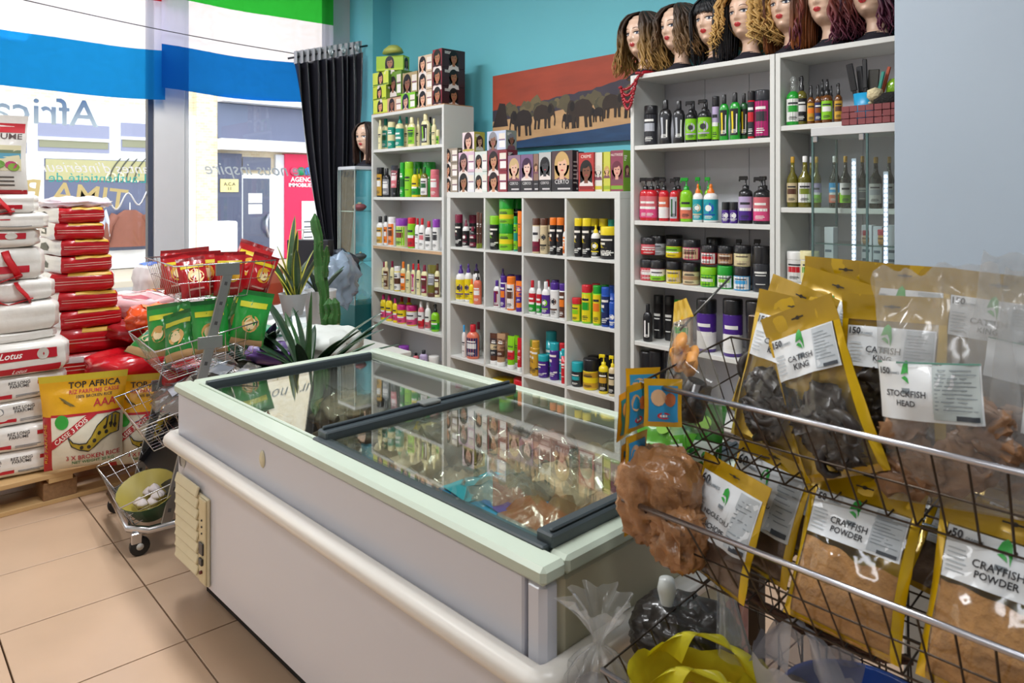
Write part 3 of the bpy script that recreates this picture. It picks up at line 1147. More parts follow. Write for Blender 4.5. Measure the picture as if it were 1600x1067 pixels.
shelf_row('''894 909 465 tub lime red block yellow lime
909 925.5 445 tube lime red block yellow green
926.5 940 446 tube lime green block yellow orange
939.6 953 448.6 tube blue blue diag navy sky
952 963 472 tub blue blue dot blue white
925 938 443 tube lime red plain white white .10
940 952 445 tube lime green plain white white .11
952 963 446 tube blue blue plain white white .11''', KROW[1], 'fourth cube of second row', G)
shelf_row('''721.6 728.7 508 round white sky plain
728.7 749.5 507 round coral red block navy white
733 742 503 round clear clear plain white white .09
742 753 503 round clear maroon plain white white .09''', KROW[2], 'first cube of third row', G)
shelf_row('''761.5 775.5 520 squeeze brown white band charcoal beige
775.5 791 521 squeeze tan white band brown tan
768 781 519 squeeze brown white plain white white .09
781 795 519.5 squeeze tan white plain white white .09
792 806 525 squeeze lime white two lime red
803 812 524 squeeze lime white plain white white .07
808 816 528 squeeze red white dot red white''', KROW[2], 'second cube of third row', G)
shelf_row('''821.5 831 529.5 tube gold olive diag gold brown .02
831 843.5 532 tube gold gold diag gold brown
841 858 554 tub purple turquoise diag purple turquoise
853 870 517.7 tube turquoise turquoise plain white white .08
859 874 535 tube purple turquoise diag purple turquoise .01
874 884 536 tube turquoise red plain white white .04
877 885 545 tube red turquoise plain''', KROW[2], 'third cube of third row', G)
shelf_row('''892 910 564.6 jar black turquoise block charcoal turquoise
911 935 560 jar yellow black band gold yellow
935.5 951 554 pump yellow yellow block black gold
951 963.5 556 pump beige yellow block black beige
917 938 556 jar charcoal black plain white white .13
940 956 556 jar charcoal black plain white white .13''', KROW[2], 'fourth cube of third row', G)
shelf_row('''712 745 575 tub gold yellow plain
850 883 604 tub maroon red plain''', KROW[3], 'bottom row of cube shelf', 'tubs in the bottom row of the cube shelf')

W_ = 'wide bookcase '
shelf_row('''1006.5 1028 165.8 tube black black block charcoal silver
1029.7 1050 156.5 oval black black vert charcoal silver
1051.6 1070 157.7 oval black black vert charcoal silver
1071 1089 158.5 pump black black dot lime lilac
1075 1090 158 oval black black plain white white .10
1090.5 1112 155.6 pump black black dot lime lilac
1095 1110 156 oval black black plain white white .11
1113 1124 151 tube black black two lilac lime .03
1124 1139 148 oval green black vert black yellow
1140 1157 145 oval green black vert black yellow
1156 1169 146 oval darkgreen black vert black yellow .04
1168.6 1179.6 142.6 tube red black block charcoal red
1180 1203 141.4 tube charcoal charcoal block magenta charcoal''', RZ1[1], W_ + 'top shelf', 'bottles on the top shelf of the wide bookcase')
shelf_row('''989 1007.8 278 pump red black two rose pink
1008.5 1028 278 pump red black two rose pink
1029.5 1046 279 pump red black two coral white
1046.5 1062 279 pump red black vert silver darkgreen
1012 1026 277 pump darkred black plain white white .12
1030 1045 277 pump darkred black plain white white .12
1052 1068 277 pump darkred black plain white white .12
1063 1082 278 pump lime green two lime coral
1082.5 1098.5 287.6 nozzle white orange dot turquoise beige
1099.5 1122 287.6 nozzle white orange dot turquoise blue
1086 1098 277 pump lime green plain white white .11
1101 1114 277 pump lime green plain white white .11
1128 1140 315.6 jar purple black dot purple white
1140.6 1153 315.6 jar purple black dot purple white
1154.5 1176 275.4 pump black black two lilac purple
1177.5 1203 276.6 pump black black two rose pink
1186 1204 275.5 pump black black plain white white .12''', RZ1[2], W_ + 'second shelf', 'bottles on the second shelf of the wide bookcase')
shelf_row('''989 1013.5 404 jar red black block rose white
1016 1040.5 406 jar maroon black two white lime
1041 1065 408 jar yellow black block beige yellow
1067 1093.5 410 jar tan black band beige tan
1095 1120.5 417 jar green lime block lime white
1121.5 1145.5 415 jar green green block white lime
1147 1172 416 jar sky black block white sky
989 1017 370 jar red black two rose red 0 1.150
1017 1040 368 jar grey black band silver grey .03 1.147
1041 1066 373 jar yellow black two lime yellow 0 1.144
1067 1094 374 jar pink black block beige brown 0 1.140
1096 1121 383 jar red black block white red 0 1.126
1122 1146 384 jar brown black block tan brown 0 1.131
1147 1173 383 jar cream black block beige cream 0 1.128
1176 1202 384 jar charcoal black plain white white .02
1040 1066 367 jar black black plain white white .14 1.146
1104 1130 371 jar black black plain white white .14 1.13
1150 1164 374 pump black black plain white white .14
1178 1194 374 pump black black plain white white .14''', RZ1[3], W_ + 'third shelf', 'jars on the third shelf of the wide bookcase')
shelf_row('''1004.7 1019.7 475 round black black vert black white
1021.5 1036.5 461 tube black black plain white white .10
1039 1054 462 tube black black plain white white .10
1053 1083 469 pump tan green block beige green .03
1089 1119 467 tub purple black two purple white
1130 1160 467 tub purple black two purple white
1166 1196 470 tub black black plain''', RZ1[4], W_ + 'fourth shelf', 'bottles on the fourth shelf of the wide bookcase')
shelf_row('''989 1012 546 jar charcoal black band charcoal gold
1014 1038 547 jar charcoal black band charcoal gold
1040 1064 549 jar brown black plain''', RZ1[5], W_ + 'lowest shelf', 'jars on the lowest shelf of the wide bookcase')
V_ = 'corner bookcase '
shelf_row('''1220.7 1241 121 spray green clear block white green
1235 1248 122 spray clear clear plain white white .09
1244 1261 119 spray olive black block black white .02
1261.5 1273 134 spray amber black block gold orange
1273 1283.5 132.7 spray amber black block navy amber
1284 1301 124 dropper amber black block lime white
1279 1291 124 dropper amber black plain white white .09
1304 1316 130 spray amber black block gold brown
1294 1304 134 dropper amber black plain white white .08''', RZ2[1], V_ + 'top shelf', 'spray bottles on the top shelf of the corner bookcase')
shelf_row('''1230 1247 245 oil olive gold block beige brown
1247.5 1268 244 oil olive white block white olive
1269 1283 245 oil olive gold two lilac lime
1262 1272 245 oil olive silver plain white white .08
1296 1312 244 oil dark white two sky coral
1313 1329 244 oil dark gold two white lime
1340 1355 244 oil dark gold plain white white .05
1359 1378 245.6 oil dark gold block white silver
1382 1397 245 oil dark gold block white silver''', RZ2[2], V_ + 'middle shelf', 'oil bottles on the middle shelf of the corner bookcase')
shelf_row('''1222 1249 392 tub white white block white red
1251 1279 392 tub white cream block cream green''', RZ2[3], V_ + 'third shelf', 'white tubs in the corner bookcase')

# ------------------------------------------------------------------ hair dye boxes
def face(mb, fn, cx, cy, s, hair, skin, d0=0):
    """a printed portrait: hair, face, neck, shoulders, features"""
    e = lambda x, y, a, b, m, d: mb.poly([(x + a * cos(k * pi / 9), y + b * sin(k * pi / 9)) for k in range(18)], m, lambda p, q: fn(p, q, d0 + d))
    hm, sk = mat(hair, .5, 0, .1), mat(skin, .5)
    mb.poly([(cx - .62 * s, cy - 1.1 * s), (cx + .62 * s, cy - 1.1 * s), (cx + .5 * s, cy - .62 * s), (cx + .2 * s, cy - .5 * s), (cx - .2 * s, cy - .5 * s), (cx - .5 * s, cy - .62 * s)], mat('e4d8d2' if hair[0] < '5' else '7a4a58', .5), lambda p, q: fn(p, q, d0 + .0002))
    e(cx, cy + .05 * s, .52 * s, .66 * s, hm, .0004)
    mb.poly([(cx - .52 * s, cy), (cx + .52 * s, cy), (cx + .5 * s, cy - .75 * s), (cx + .2 * s, cy - .6 * s), (cx - .2 * s, cy - .6 * s), (cx - .5 * s, cy - .75 * s)], hm, lambda p, q: fn(p, q, d0 + .0004))
    mb.poly([(cx - .14 * s, cy - .2 * s), (cx + .14 * s, cy - .2 * s), (cx + .16 * s, cy - .75 * s), (cx - .16 * s, cy - .75 * s)], sk, lambda p, q: fn(p, q, d0 + .0006))
    e(cx + .03 * s, cy - .04 * s, .33 * s, .44 * s, sk, .0008)
    dk, lp = mat('2a1c1c', .5), mat('b03a48', .5)
    for q in (-1, 1):
        e(cx + .03 * s + q * .14 * s, cy + .04 * s, .075 * s, .035 * s, dk, .001)
    e(cx + .03 * s, cy - .25 * s, .1 * s, .04 * s, lp, .001)
    e(cx - .12 * s, cy + .36 * s, .32 * s, .17 * s, hm, .0012)


def dye_box(lab, px0, px1, py0, zb, Y, depth, col, side, hair, skin, prt, rot=0, words=None, group='hair dye boxes on the shelves', zt=None):
    """px0..px1, py0: printed front as seen; zb: what it stands on"""
    a, c = onY(px0, py0, Y), onY(px1, py0, Y)
    W, Ht = c.x - a.x, (a.z + c.z) / 2 - zb
    if zt:
        Ht = zt - zb
    t = thing('hair_dye_box', lab, 'box', ((a.x + c.x) / 2, Y, zb + .0005), rot, group)
    MB().box((-W / 2, 0, 0), (W / 2, depth, Ht), mat(side, .4), .0012).build('carton', t)
    mb = MB()
    fn = lambda x, y, d=0: (x, -.0005 - d, y)
    mb.box((-W / 2 + .001, -.0005, .001), (W / 2 - .001, 0, Ht - .001), mat(col, .35))
    s = min(W * .76, Ht * .62)
    if prt == 'half':
        face(mb, fn, -W * .18, Ht * .5, min(Ht * .66, W * .52), hair, skin)
        mb.box((W * .14, -.001, Ht * .55), (W * .46, -.0006, Ht * .85), mat('e6dccf', .4))
        mb.box((W * .16, -.001, Ht * .12), (W * .46, -.0006, Ht * .46), mat('efe9e6', .4))
        mb.box((W * .14, -.0014, Ht * .50), (W * .46, -.0006, Ht * .54), mat('7a3a6a', .4))
    elif prt == 'tall':
        face(mb, fn, 0, Ht * .64, min(Ht * .48, W * .78), hair, skin)
        mb.box((-W * .49, -.0012, .002), (W * .49, -.0006, Ht * .30), mat('26242a', .4))
        mb.text(words or 'CERTO', mat('e8e4e4', .4), lambda x, y: (x, -.0016, y), W * .21, 0, Ht * .19)
        mb.box((-W * .2, -.0016, Ht * .05), (W * .4, -.0012, Ht * .09), mat('c9c4c4', .4))
    else:
        face(mb, fn, 0, Ht * .52, min(Ht * .66, W * .78), hair, skin)
        if words:
            mb.text(words, mat('f4e6d8', .4), lambda x, y: (x, -.0016, y), W * .22, 0, Ht * .86)
        mb.box((-W * .46, -.0014, Ht * .05), (W * .46, -.0006, Ht * .14), mat(side, .4))
    mb.build('printed_front', t)
    mb = MB()                                                   # print on the end towards the aisle
    fs = lambda x, y, d=0: (W / 2 + .0005 + d, depth / 2 + x, y)
    if depth > .05:
        face(mb, fs, 0, Ht * .52, min(depth, Ht) * .6, hair, skin)
        for k in range(3):
            mb.box((W / 2, depth * .12, Ht * (.84 - .05 * k)), (W / 2 + .0008, depth * (.5 - .08 * k), Ht * (.87 - .05 * k)), mat('e9e4dc', .4))
    else:
        for k in range(6):
            mb.box((W / 2, depth * .15, Ht * (.2 + .1 * k)), (W / 2 + .0008, depth * .85, Ht * (.23 + .1 * k)), mat('bdb6ae', .4))
    mb.build('printed_end', t)
    return t


tz = LZ[0] + .0065
Y0 = YS + .035
gg = 'boxes on top of the narrow bookcase'
hz = .106
dye_box('lime box with smiling woman, lowest of the stack nearest the window', 584, 604.5, 150, tz, Y0, .14, 'd8e25a', 'c3d63a', '2a2026', 'd99a78', 'f', .05, group=gg, zt=tz + hz)
dye_box('lime box with smiling woman, second from bottom nearest the window', 582, 604, 127, tz + hz, Y0, .13, 'd3e04e', '6f8a2a', '2a2026', 'd99a78', 'f', -.04, group=gg, zt=tz + 2 * hz)
dye_box('lime box with smiling woman, third from bottom nearest the window', 583, 606.5, 102, tz + 2 * hz, Y0, .14, 'd8e25a', '5f8a30', '2a2026', 'd99a78', 'f', .03, group=gg, zt=tz + 3 * hz)
dye_box('lime green box turned aslant on top of the window-side stack', 596, 622, 80, tz + 3 * hz, Y0 + .02, .10, '9fc22a', 'b7d22c', '20181c', '9a6a4c', 'f', .5, group=gg, zt=tz + 4.05 * hz)
dye_box('tan box showing a dark-haired woman, low beside the lime stack', 605.5, 627, 143, tz, Y0, .11, 'c9a184', 'a9826a', '221a1e', '8a5a44', 'half', .02, group=gg, zt=tz + hz)
dye_box('bright green box with blue-haired woman beside the tan one', 627, 648.5, 138, tz, Y0 - .01, .09, '7fc42c', '4c8a1e', '1c1c3c', 'd0a088', 'half', .02, group=gg, zt=tz + 1.12 * hz)
dye_box('long green box with two women lying across the lower boxes', 608, 627, 104, tz + 1.12 * hz, Y0 + .03, .10, '6f9434', '5a7a2c', '241c1e', '8a5a44', 'half', .0, group=gg, zt=tz + 2.9 * hz)
dye_box('olive tan box between the green box and the brown stack', 629, 652, 110, tz + 1.12 * hz, Y0 + .03, .10, 'b09a6c', '8a7a54', '241c1e', '8a5a44', 'half', .0, group=gg, zt=tz + 2.6 * hz)
MB().lathe([(.10, 0), (.085, .03), (.045, .055), (0, .06)], mat('a8b054', .4, 0, .25, 30, .4), 14, sy=.7).build(
    'plastic_bag', loc=atT(614, 79, 5.45) + Vector((0, 0, -.02)), label='crumpled green plastic bag on top of the aslant lime box', cat='bag')
h3 = .1215
for k in range(3):
    nth = ('lowest', 'middle', 'topmost')[k]
    dye_box('narrow beige box with long-haired woman, %s of three by the red boxes' % nth, 653.5, 675, 0, tz + k * h3, Y0, .14, 'd8bfa2', '8a6a54', '1c181e', 'd8a484', 'half', 0, group=gg, zt=tz + (k + 1) * h3 - .002)
for k in range(3):
    nth = ('lowest', 'middle', 'topmost')[k]
    dye_box('dark red box with curly-haired woman, %s of three' % nth, 676, 690.5, 0, tz + k * h3 * 1.05, Y0 - .01, .20, '8e2a34', '3a1c20', '15130f', 'a8704e', 'f', 0, group=gg, zt=tz + (k + 1) * h3 * 1.05 - .002)

gg = 'boxes on top of the cube shelf'
Yk = YS + .03
KB = KZ
hb = .098
for k in range(3):
    dye_box('grey brown box with dark-haired man, %s of three beside the narrow bookcase' % ('lowest', 'middle', 'topmost')[k], 692, 715, 0, KB + k * hb, Yk, .06, '9a8c7c', '5a5148', '1f1b1c', 'c98f70', 'half', 0, group=gg, zt=KB + (k + 1) * hb - .001)
hb = .13
dye_box('white box with short-haired man, below the lilac box', 716.5, 741, 0, KB, Yk, .07, 'd8d6dc', '8a8a94', '1c1a1c', '9a6a4c', 'half', 0, group=gg, zt=KB + hb - .001)
dye_box('lilac box with veiled dark-haired woman on the white box', 716.5, 741, 0, KB + hb, Yk, .07, 'd9b6c8', 'b48aa4', '3a2c34', 'b08070', 'half', 0, group=gg, zt=KB + 2 * hb - .001)
dye_box('pale pink box standing on the lilac box', 722.5, 741, 0, KB + 2 * hb, Yk + .005, .09, 'ead6da', 'b9ae4a', '4a3438', 'd8a890', 'f', 0, group=gg, zt=KB + 3.0 * hb)
for k in range(2):
    dye_box('white and green box with two faces, %s of two' % ('lower', 'upper')[k], 742, 761, 0, KB + k * hb, Yk, .07, 'd6dcd4', '2f7a50', '241c1e', 'b07a58', 'half', 0, group=gg, zt=KB + (k + 1) * hb - .001)
    dye_box('maroon box with fringed dark-haired woman, %s of two' % ('lower', 'upper')[k], 761.5, 792, 0, KB + k * hb, Yk, .09, '8a2c3a', '7a2432', '251a1c', 'c08a68', 'half', 0, group=gg, zt=KB + (k + 1) * hb - .001)
dye_box('silver blue box with grey-haired woman on the maroon boxes', 761, 790.5, 0, KB + 2 * hb, Yk, .09, 'c3cbe0', '8f958c', '8a8a90', '8a604c', 'half', 0, group=gg, zt=KB + 2.92 * hb)
TB = .222
dye_box('tall box with blonde woman in pink, nearest the maroon boxes', 793.5, 813, 0, KB, Yk, .05, '8a6a84', '3a2c38', 'c9ab7a', 'e0b49c', 'tall', 0, 'CERTO', gg, KB + TB)
dye_box('tall box with violet-haired woman between blonde and brown', 813.5, 833, 0, KB, Yk, .05, '7a5a80', '3a2c38', '3a1c3c', 'e6c0b0', 'tall', 0, 'CERTO', gg, KB + TB)
dye_box('narrow tall box with brown-haired woman', 833.5, 841.5, 0, KB, Yk, .05, '8a6a5a', '3a2c28', '5a3a24', 'd8a484', 'tall', 0, 'CERTO', gg, KB + TB)
dye_box('tall black box showing its grey back panel', 842, 861, 0, KB, Yk - .015, .05, 'b8b8b6', '1f1d20', '1c1a1c', '3a3a3c', 'tall', 0, 'CERTO', gg, KB + TB + .005)
dye_box('largest tall box with wavy blonde woman in black', 862, 894.5, 0, KB, Yk - .015, .05, '4a3438', '2a2428', 'c8a468', 'e2b496', 'tall', 0, 'CERTO', gg, KB + TB + .008)
dye_box('narrow tall box with a cropped face beside the red box', 895, 903.5, 0, KB, Yk + .02, .05, 'b08a8a', '4a2c34', '5a2c34', 'd8a484', 'tall', 0, 'CERTO', gg, KB + TB)
dye_box('red and gold creme box with short curly hair woman', 904, 928, 0, KB, Yk, .05, 'b02a24', '8e1c1c', '15110f', '7a4a34', 'f', 0, 'CREME', gg, KB + .212)
dye_box('white backed box with small print beside the red creme box', 928.5, 941, 0, KB, Yk + .01, .05, 'dcd6cc', 'c9b83a', 'd2cac0', 'd8d0c6', 'f', 0, None, gg, KB + .21)
dye_box('yellow green box with blonde woman', 943, 953.5, 0, KB, Yk, .05, 'c9c64a', '9aae2c', 'c9a25a', 'dcb088', 'f', 0, None, gg, KB + .21)
dye_box('maroon and lime box with red-haired woman at the end', 954, 974, 0, KB, Yk, .06, '8a3a50', '7aa42c', '6a2c3c', 'd8a08c', 'f', 0, 'NUTRISSE', gg, KB + .215)
# ------------------------------------------------------------------ the elephant canvas
pa, pb = onY(770, 121, YB - .03), onY(812, 233, YB - .03)
PX0, PX1, PZ0, PZ1 = pa.x, -2.36, 1.765, 2.275
PW, PH = PX1 - PX0, PZ1 - PZ0
cv = thing('canvas_picture', 'long canvas of elephants at a river under a red sunset sky', 'picture', (PX0, YB - .03, PZ0))
MB().box((0, 0, 0), (PW, .028, PH), mat('8a4a34', .7), .002).build('canvas', cv)


def artmat(name, c1, c2, sc, thr=.5, st=(1, 1, 1)):
    m = mat(c1, .6, 0, .12, sc, 0, 0, 0, 0, st)
    n = [x for x in m.node_tree.nodes if x.type == 'MIX'][0]
    n.inputs[7].default_value = (*lin(c2), 1)
    return m


fn = lambda d: (lambda x, y: (x * PW, -.0006 - .0005 * d, y * PH))
MB().poly([(0, .4), (1, .4), (1, 1), (0, 1)], artmat('sky', '7c2e1a', 'bc4a2a', 3, .5, (.8, 1, 4)), fn(0)).build('printed_sky', cv)
r2 = random.Random(3)
mt = [(0, .56)] + [(x / 40, .52 + .20 * max(0, (x / 40 - .12)) + .025 * r2.random() + (.18 * max(0, x / 40 - .66))) for x in range(41)] + [(1, .3), (0, .3)]
MB().poly(mt, artmat('hill', '2c2a38', '453a48', 6), fn(1)).build('printed_hills', cv)
m = MB()
for i in range(70):
    x, y = .05 + .9 * r2.random(), .40 + .10 * r2.random() + .10 * x
    r = .012 + .02 * r2.random()
    m.poly([(x + r * cos(k * pi / 5) * (1 + .3 * r2.random()), y + r * 2.6 * sin(k * pi / 5) * (.7 + .5 * r2.random())) for k in range(10)], mat(('5c5238', '4a4632', '6e6040', '5a5038')[i % 4], .6), fn(3 + i * .01))
m.poly([(0, .30), (.05, .62), (.09, .60), (.11, .3)], mat('2a1d1a', .6), fn(3.8))
m.build('printed_trees', cv)
MB().poly([(0, .1), (1, .1), (1, .56), (.7, .49), (.4, .42), (0, .38)], artmat('sand', 'b08458', 'd8ae7c', 5, .5, (1, 1, 3)), fn(2)).build('printed_sand', cv)
MB().poly([(0, 0), (1, 0), (1, .22), (.6, .15), (.3, .12), (0, .04)], artmat('water', '16304f', '27507c', 6, .5, (1, 1, 5)), fn(5)).build('printed_water', cv)
ELE = [(-.5, .50), (-.46, .66), (-.34, .80), (-.1, .86), (.12, .80), (.2, .74), (.26, .84), (.38, .86), (.48, .74), (.50, .60), (.54, .44), (.56, .2), (.53, .06), (.49, .08), (.51, .3), (.46, .46), (.40, .42), (.33, .40), (.31, .2),
       (.32, .0), (.22, .0), (.20, .3), (.16, .36), (.13, .0), (.04, .0), (.03, .34), (-.16, .34), (-.20, 0), (-.30, 0), (-.28, .28), (-.34, .32), (-.37, 0), (-.47, 0), (-.44, .3), (-.49, .42)]
m = MB()
for x, y, s, fl, i in ((.20, .18, .40, -1, 0), (.345, .25, .36, 1, 1), (.50, .22, .22, -1, 2), (.56, .22, .40, -1, 3), (.655, .27, .20, -1, 4), (.74, .30, .32, 1, 5), (.86, .28, .38, 1, 6), (.96, .34, .36, -1, 7)):
    m.poly([(x + fl * a * s * .36, y - .03 + b * s) for a, b in ELE], mat('34271f' if i % 2 else '271d1a', .7, 0, .25, 20), fn(6 + i * .4))
    m.poly([(x + fl * (.30 + .10 * cos(k * pi / 5)) * s * .36, y - .03 + (.66 + .15 * sin(k * pi / 5)) * s) for k in range(10)], mat('17110f', .7), fn(6.2 + i * .4))
m.build('printed_elephants', cv)

# ------------------------------------------------------------------ wig heads
SKIN = mat('e2bda4', .42, 0, .02, 8, 0, .15)
SILH = [(.335, .002, .0), (.330, .030, .01), (.318, .052, .0), (.295, .069, .0), (.265, .078, 0), (.235, .0785, 0), (.205, .075, 0), (.180, .071, 0), (.158, .065, 0), (.138, .056, 0), (.122, .046, .004), (.108, .038, .014), (.09, .036, .020),
        (.06, .039, .020), (.03, .055, .018), (.012, .085, .015), (0, .095, .015)]


def head_surf(th, z, d=0):
    """th 0 = straight ahead (-y); z height above the stand"""
    for (z1, w1, o1), (z0, w0, o0) in zip(SILH, SILH[1:]):
        if z0 <= z <= z1:
            f = (z - z0) / (z1 - z0)
            f = f * f * (3 - 2 * f) if z > .14 else f
            wd, off = lerp(w0, w1, f), lerp(o0, o1, f)
            break
    fr = 1.18 if z > .12 else 1.0
    bk = 1.22 if z > .14 else .95
    x = sin(th) * wd
    c = cos(th)
    y = -c * wd * (fr if c > 0 else bk) + off
    if c > 0:
        g = lambda zz, sz, xx, sx: exp(-((z - zz) / sz) ** 2 - ((x - xx) / sx) ** 2)
        ax = abs(x)
        y -= .017 * exp(-((z - .197) / .011) ** 2 - (x / .008) ** 2) + .010 * exp(-((z - .216) / .018) ** 2 - (x / .006) ** 2)
        y -= .006 * exp(-((z - .194) / .007) ** 2 - ((ax - .009) / .006) ** 2)
        y += .009 * exp(-((z - .228) / .010) ** 2 - ((ax - .030) / .016) ** 2)
        y -= .006 * exp(-((z - .169) / .008) ** 2 - (x / .019) ** 2)
        y += .004 * exp(-((z - .152) / .005) ** 2 - (x / .014) ** 2)
        y -= .010 * exp(-((z - .136) / .010) ** 2 - (x / .016) ** 2)
        y -= .004 * exp(-((z - .205) / .014) ** 2 - ((ax - .045) / .014) ** 2)
        y -= .003 * exp(-((z - .246) / .007) ** 2 - ((ax - .030) / .020) ** 2)
    n = Vector((sin(th), -cos(th), 0))
    return Vector((x, y, z)) + n * d


_HM = {}


def head_meshes():
    if _HM:
        return _HM
    mb = MB()
    zs = [.335 - .335 * i / 66 for i in range(67)]
    mb.grid(lambda u, v: head_surf(lerp(-pi, pi, u), .335 * (1 - v)), 72, 66, SKIN, flip=True)
    for s in (-1, 1):                                           # ears
        mb.lathe([(.0, -.006), (.010, -.004), (.012, .002), (.006, .006), (0, .004)], SKIN, 12, xf=Matrix.Translation((s * .081, .008, .212)) @ Matrix.Rotation(s * .35, 4, 'Z') @ Matrix.Rotation(pi / 2, 4, 'Y') @ Matrix.Diagonal((2.1, 1.1, 1, 1)))
    _HM['head'] = mb.mesh('head')
    # features are thin shells over the face
    def patch(mb, xc, zc, pts, m, d):
        cen = None
        vs = []
        for x, z in pts:
            zz = zc + z
            X = xc + x
            th = math.asin(max(-1, min(1, X / .077)))
            vs.append(head_surf(th, zz, d))
        c = head_surf(math.asin(xc / .077), zc, d)
        n = len(vs)
        mb.add([c] + vs, [(0, i + 1, (i + 1) % n + 1) for i in range(n)], m)
    lips = MB()
    lm = mat('c2363c', .3, 0, .05, 30, 0, .4)
    patch(lips, 0, .1725, [(.021, -.002), (.012, .004), (.005, .0065), (0, .0048), (-.005, .0065), (-.012, .004), (-.021, -.002), (-.010, -.0022), (0, -.0028), (.010, -.0022)], lm, .0016)
    patch(lips, 0, .1655, [(.020, .004), (.010, .0038), (0, .0032), (-.010, .0038), (-.020, .004), (-.012, -.0045), (0, -.0068), (.012, -.0045)], lm, .0018)
    _HM['lips'] = lips.mesh('lips')
    for s, nm in ((-1, 'eye'), (1, 'eye')):
        e = MB()
        el = lambda a, b, n=14: [(a * cos(2 * pi * k / n), b * sin(2 * pi * k / n)) for k in range(n)]
        patch(e, s * .031, .226, [(x + s * .002, y + .001) for x, y in el(.0165, .0078)], mat('3c2c30', .5), .0012)
        patch(e, s * .031, .2255, el(.0135, .0050), mat('ece8e4', .25), .0018)
        patch(e, s * .031, .2262, el(.0056, .0056), mat('3b4a68', .25), .0024)
        patch(e, s * .031, .2262, el(.0028, .0028), mat('0c0b0d', .2), .0028)
        e.tube([head_surf(math.asin((s * (.031 + .018 * cos(pi - k * pi / 8))) / .077), .2268 + .0065 * sin(k * pi / 8), .0035) for k in range(9)], .0013, mat('1a1416', .5), 4)
        _HM['eye%d' % s] = e.mesh('eye')
        b = MB()
        b.tube([head_surf(math.asin((s * (.014 + .034 * k / 7)) / .077), .2455 + .0075 * sin(pi * min(1, (k + 1) / 9)) - .004 * (k > 5) * (k - 5) / 2, .0006) for k in range(8)], [.0010, .0016, .0019, .0019, .0017, .0014, .001, .0005], mat('6a4a3c', .6), 5)
        _HM['brow%d' % s] = b.mesh('eyebrow')
    n = MB()
    n.lathe([(.097, -.001), (.100, .002), (.088, .016), (.060, .034), (.0445, .045), (.043, .050), (.041, .050)], mat('1b1a26', .7, 0, .15, 40), 24, c=(0, .016, 0), closed=False)
    _HM['cloth'] = n.mesh('black_cloth')
    return _HM


def hairmat(root, tip, z0, z1):
    k = ('hair', root, tip, z0, z1)
    if k in _M:
        return _M[k]
    m = mat(root, .5, 0, .3, 18, 0, 0, 0, 0, (3, 3, .5)).copy()
    nt = m.node_tree
    b = nt.nodes['Principled BSDF']
    tc = nt.nodes.new('ShaderNodeTexCoord')
    sx = nt.nodes.new('ShaderNodeSeparateXYZ')
    nt.links.new(tc.outputs['Object'], sx.inputs[0])
    mr = nt.nodes.new('ShaderNodeMapRange')
    mr.inputs['From Min'].default_value = z1
    mr.inputs['From Max'].default_value = z0
    nt.links.new(sx.outputs['Z'], mr.inputs['Value'])
    old = b.inputs['Base Color'].links[0].from_socket
    n2 = nt.nodes.new('ShaderNodeTexNoise')
    n2.inputs['Scale'].default_value = 60
    mp = nt.nodes.new('ShaderNodeMapping')
    mp.inputs['Scale'].default_value = (1, 1, .12)
    nt.links.new(tc.outputs['Object'], mp.inputs[0])
    nt.links.new(mp.outputs[0], n2.inputs['Vector'])
    mt = nt.nodes.new('ShaderNodeMix')
    mt.data_type = 'RGBA'
    c = lin(tip)
    mt.inputs[6].default_value = (*[x * .55 for x in c], 1)
    mt.inputs[7].default_value = (*[min(1, x * 1.35) for x in c], 1)
    nt.links.new(n2.outputs['Fac'], mt.inputs[0])
    mx = nt.nodes.new('ShaderNodeMix')
    mx.data_type = 'RGBA'
    nt.links.new(mr.outputs[0], mx.inputs[0])
    nt.links.new(old, mx.inputs[6])
    nt.links.new(mt.outputs[2], mx.inputs[7])
    nt.links.new(mx.outputs[2], b.inputs['Base Color'])
    _M[k] = m
    return m


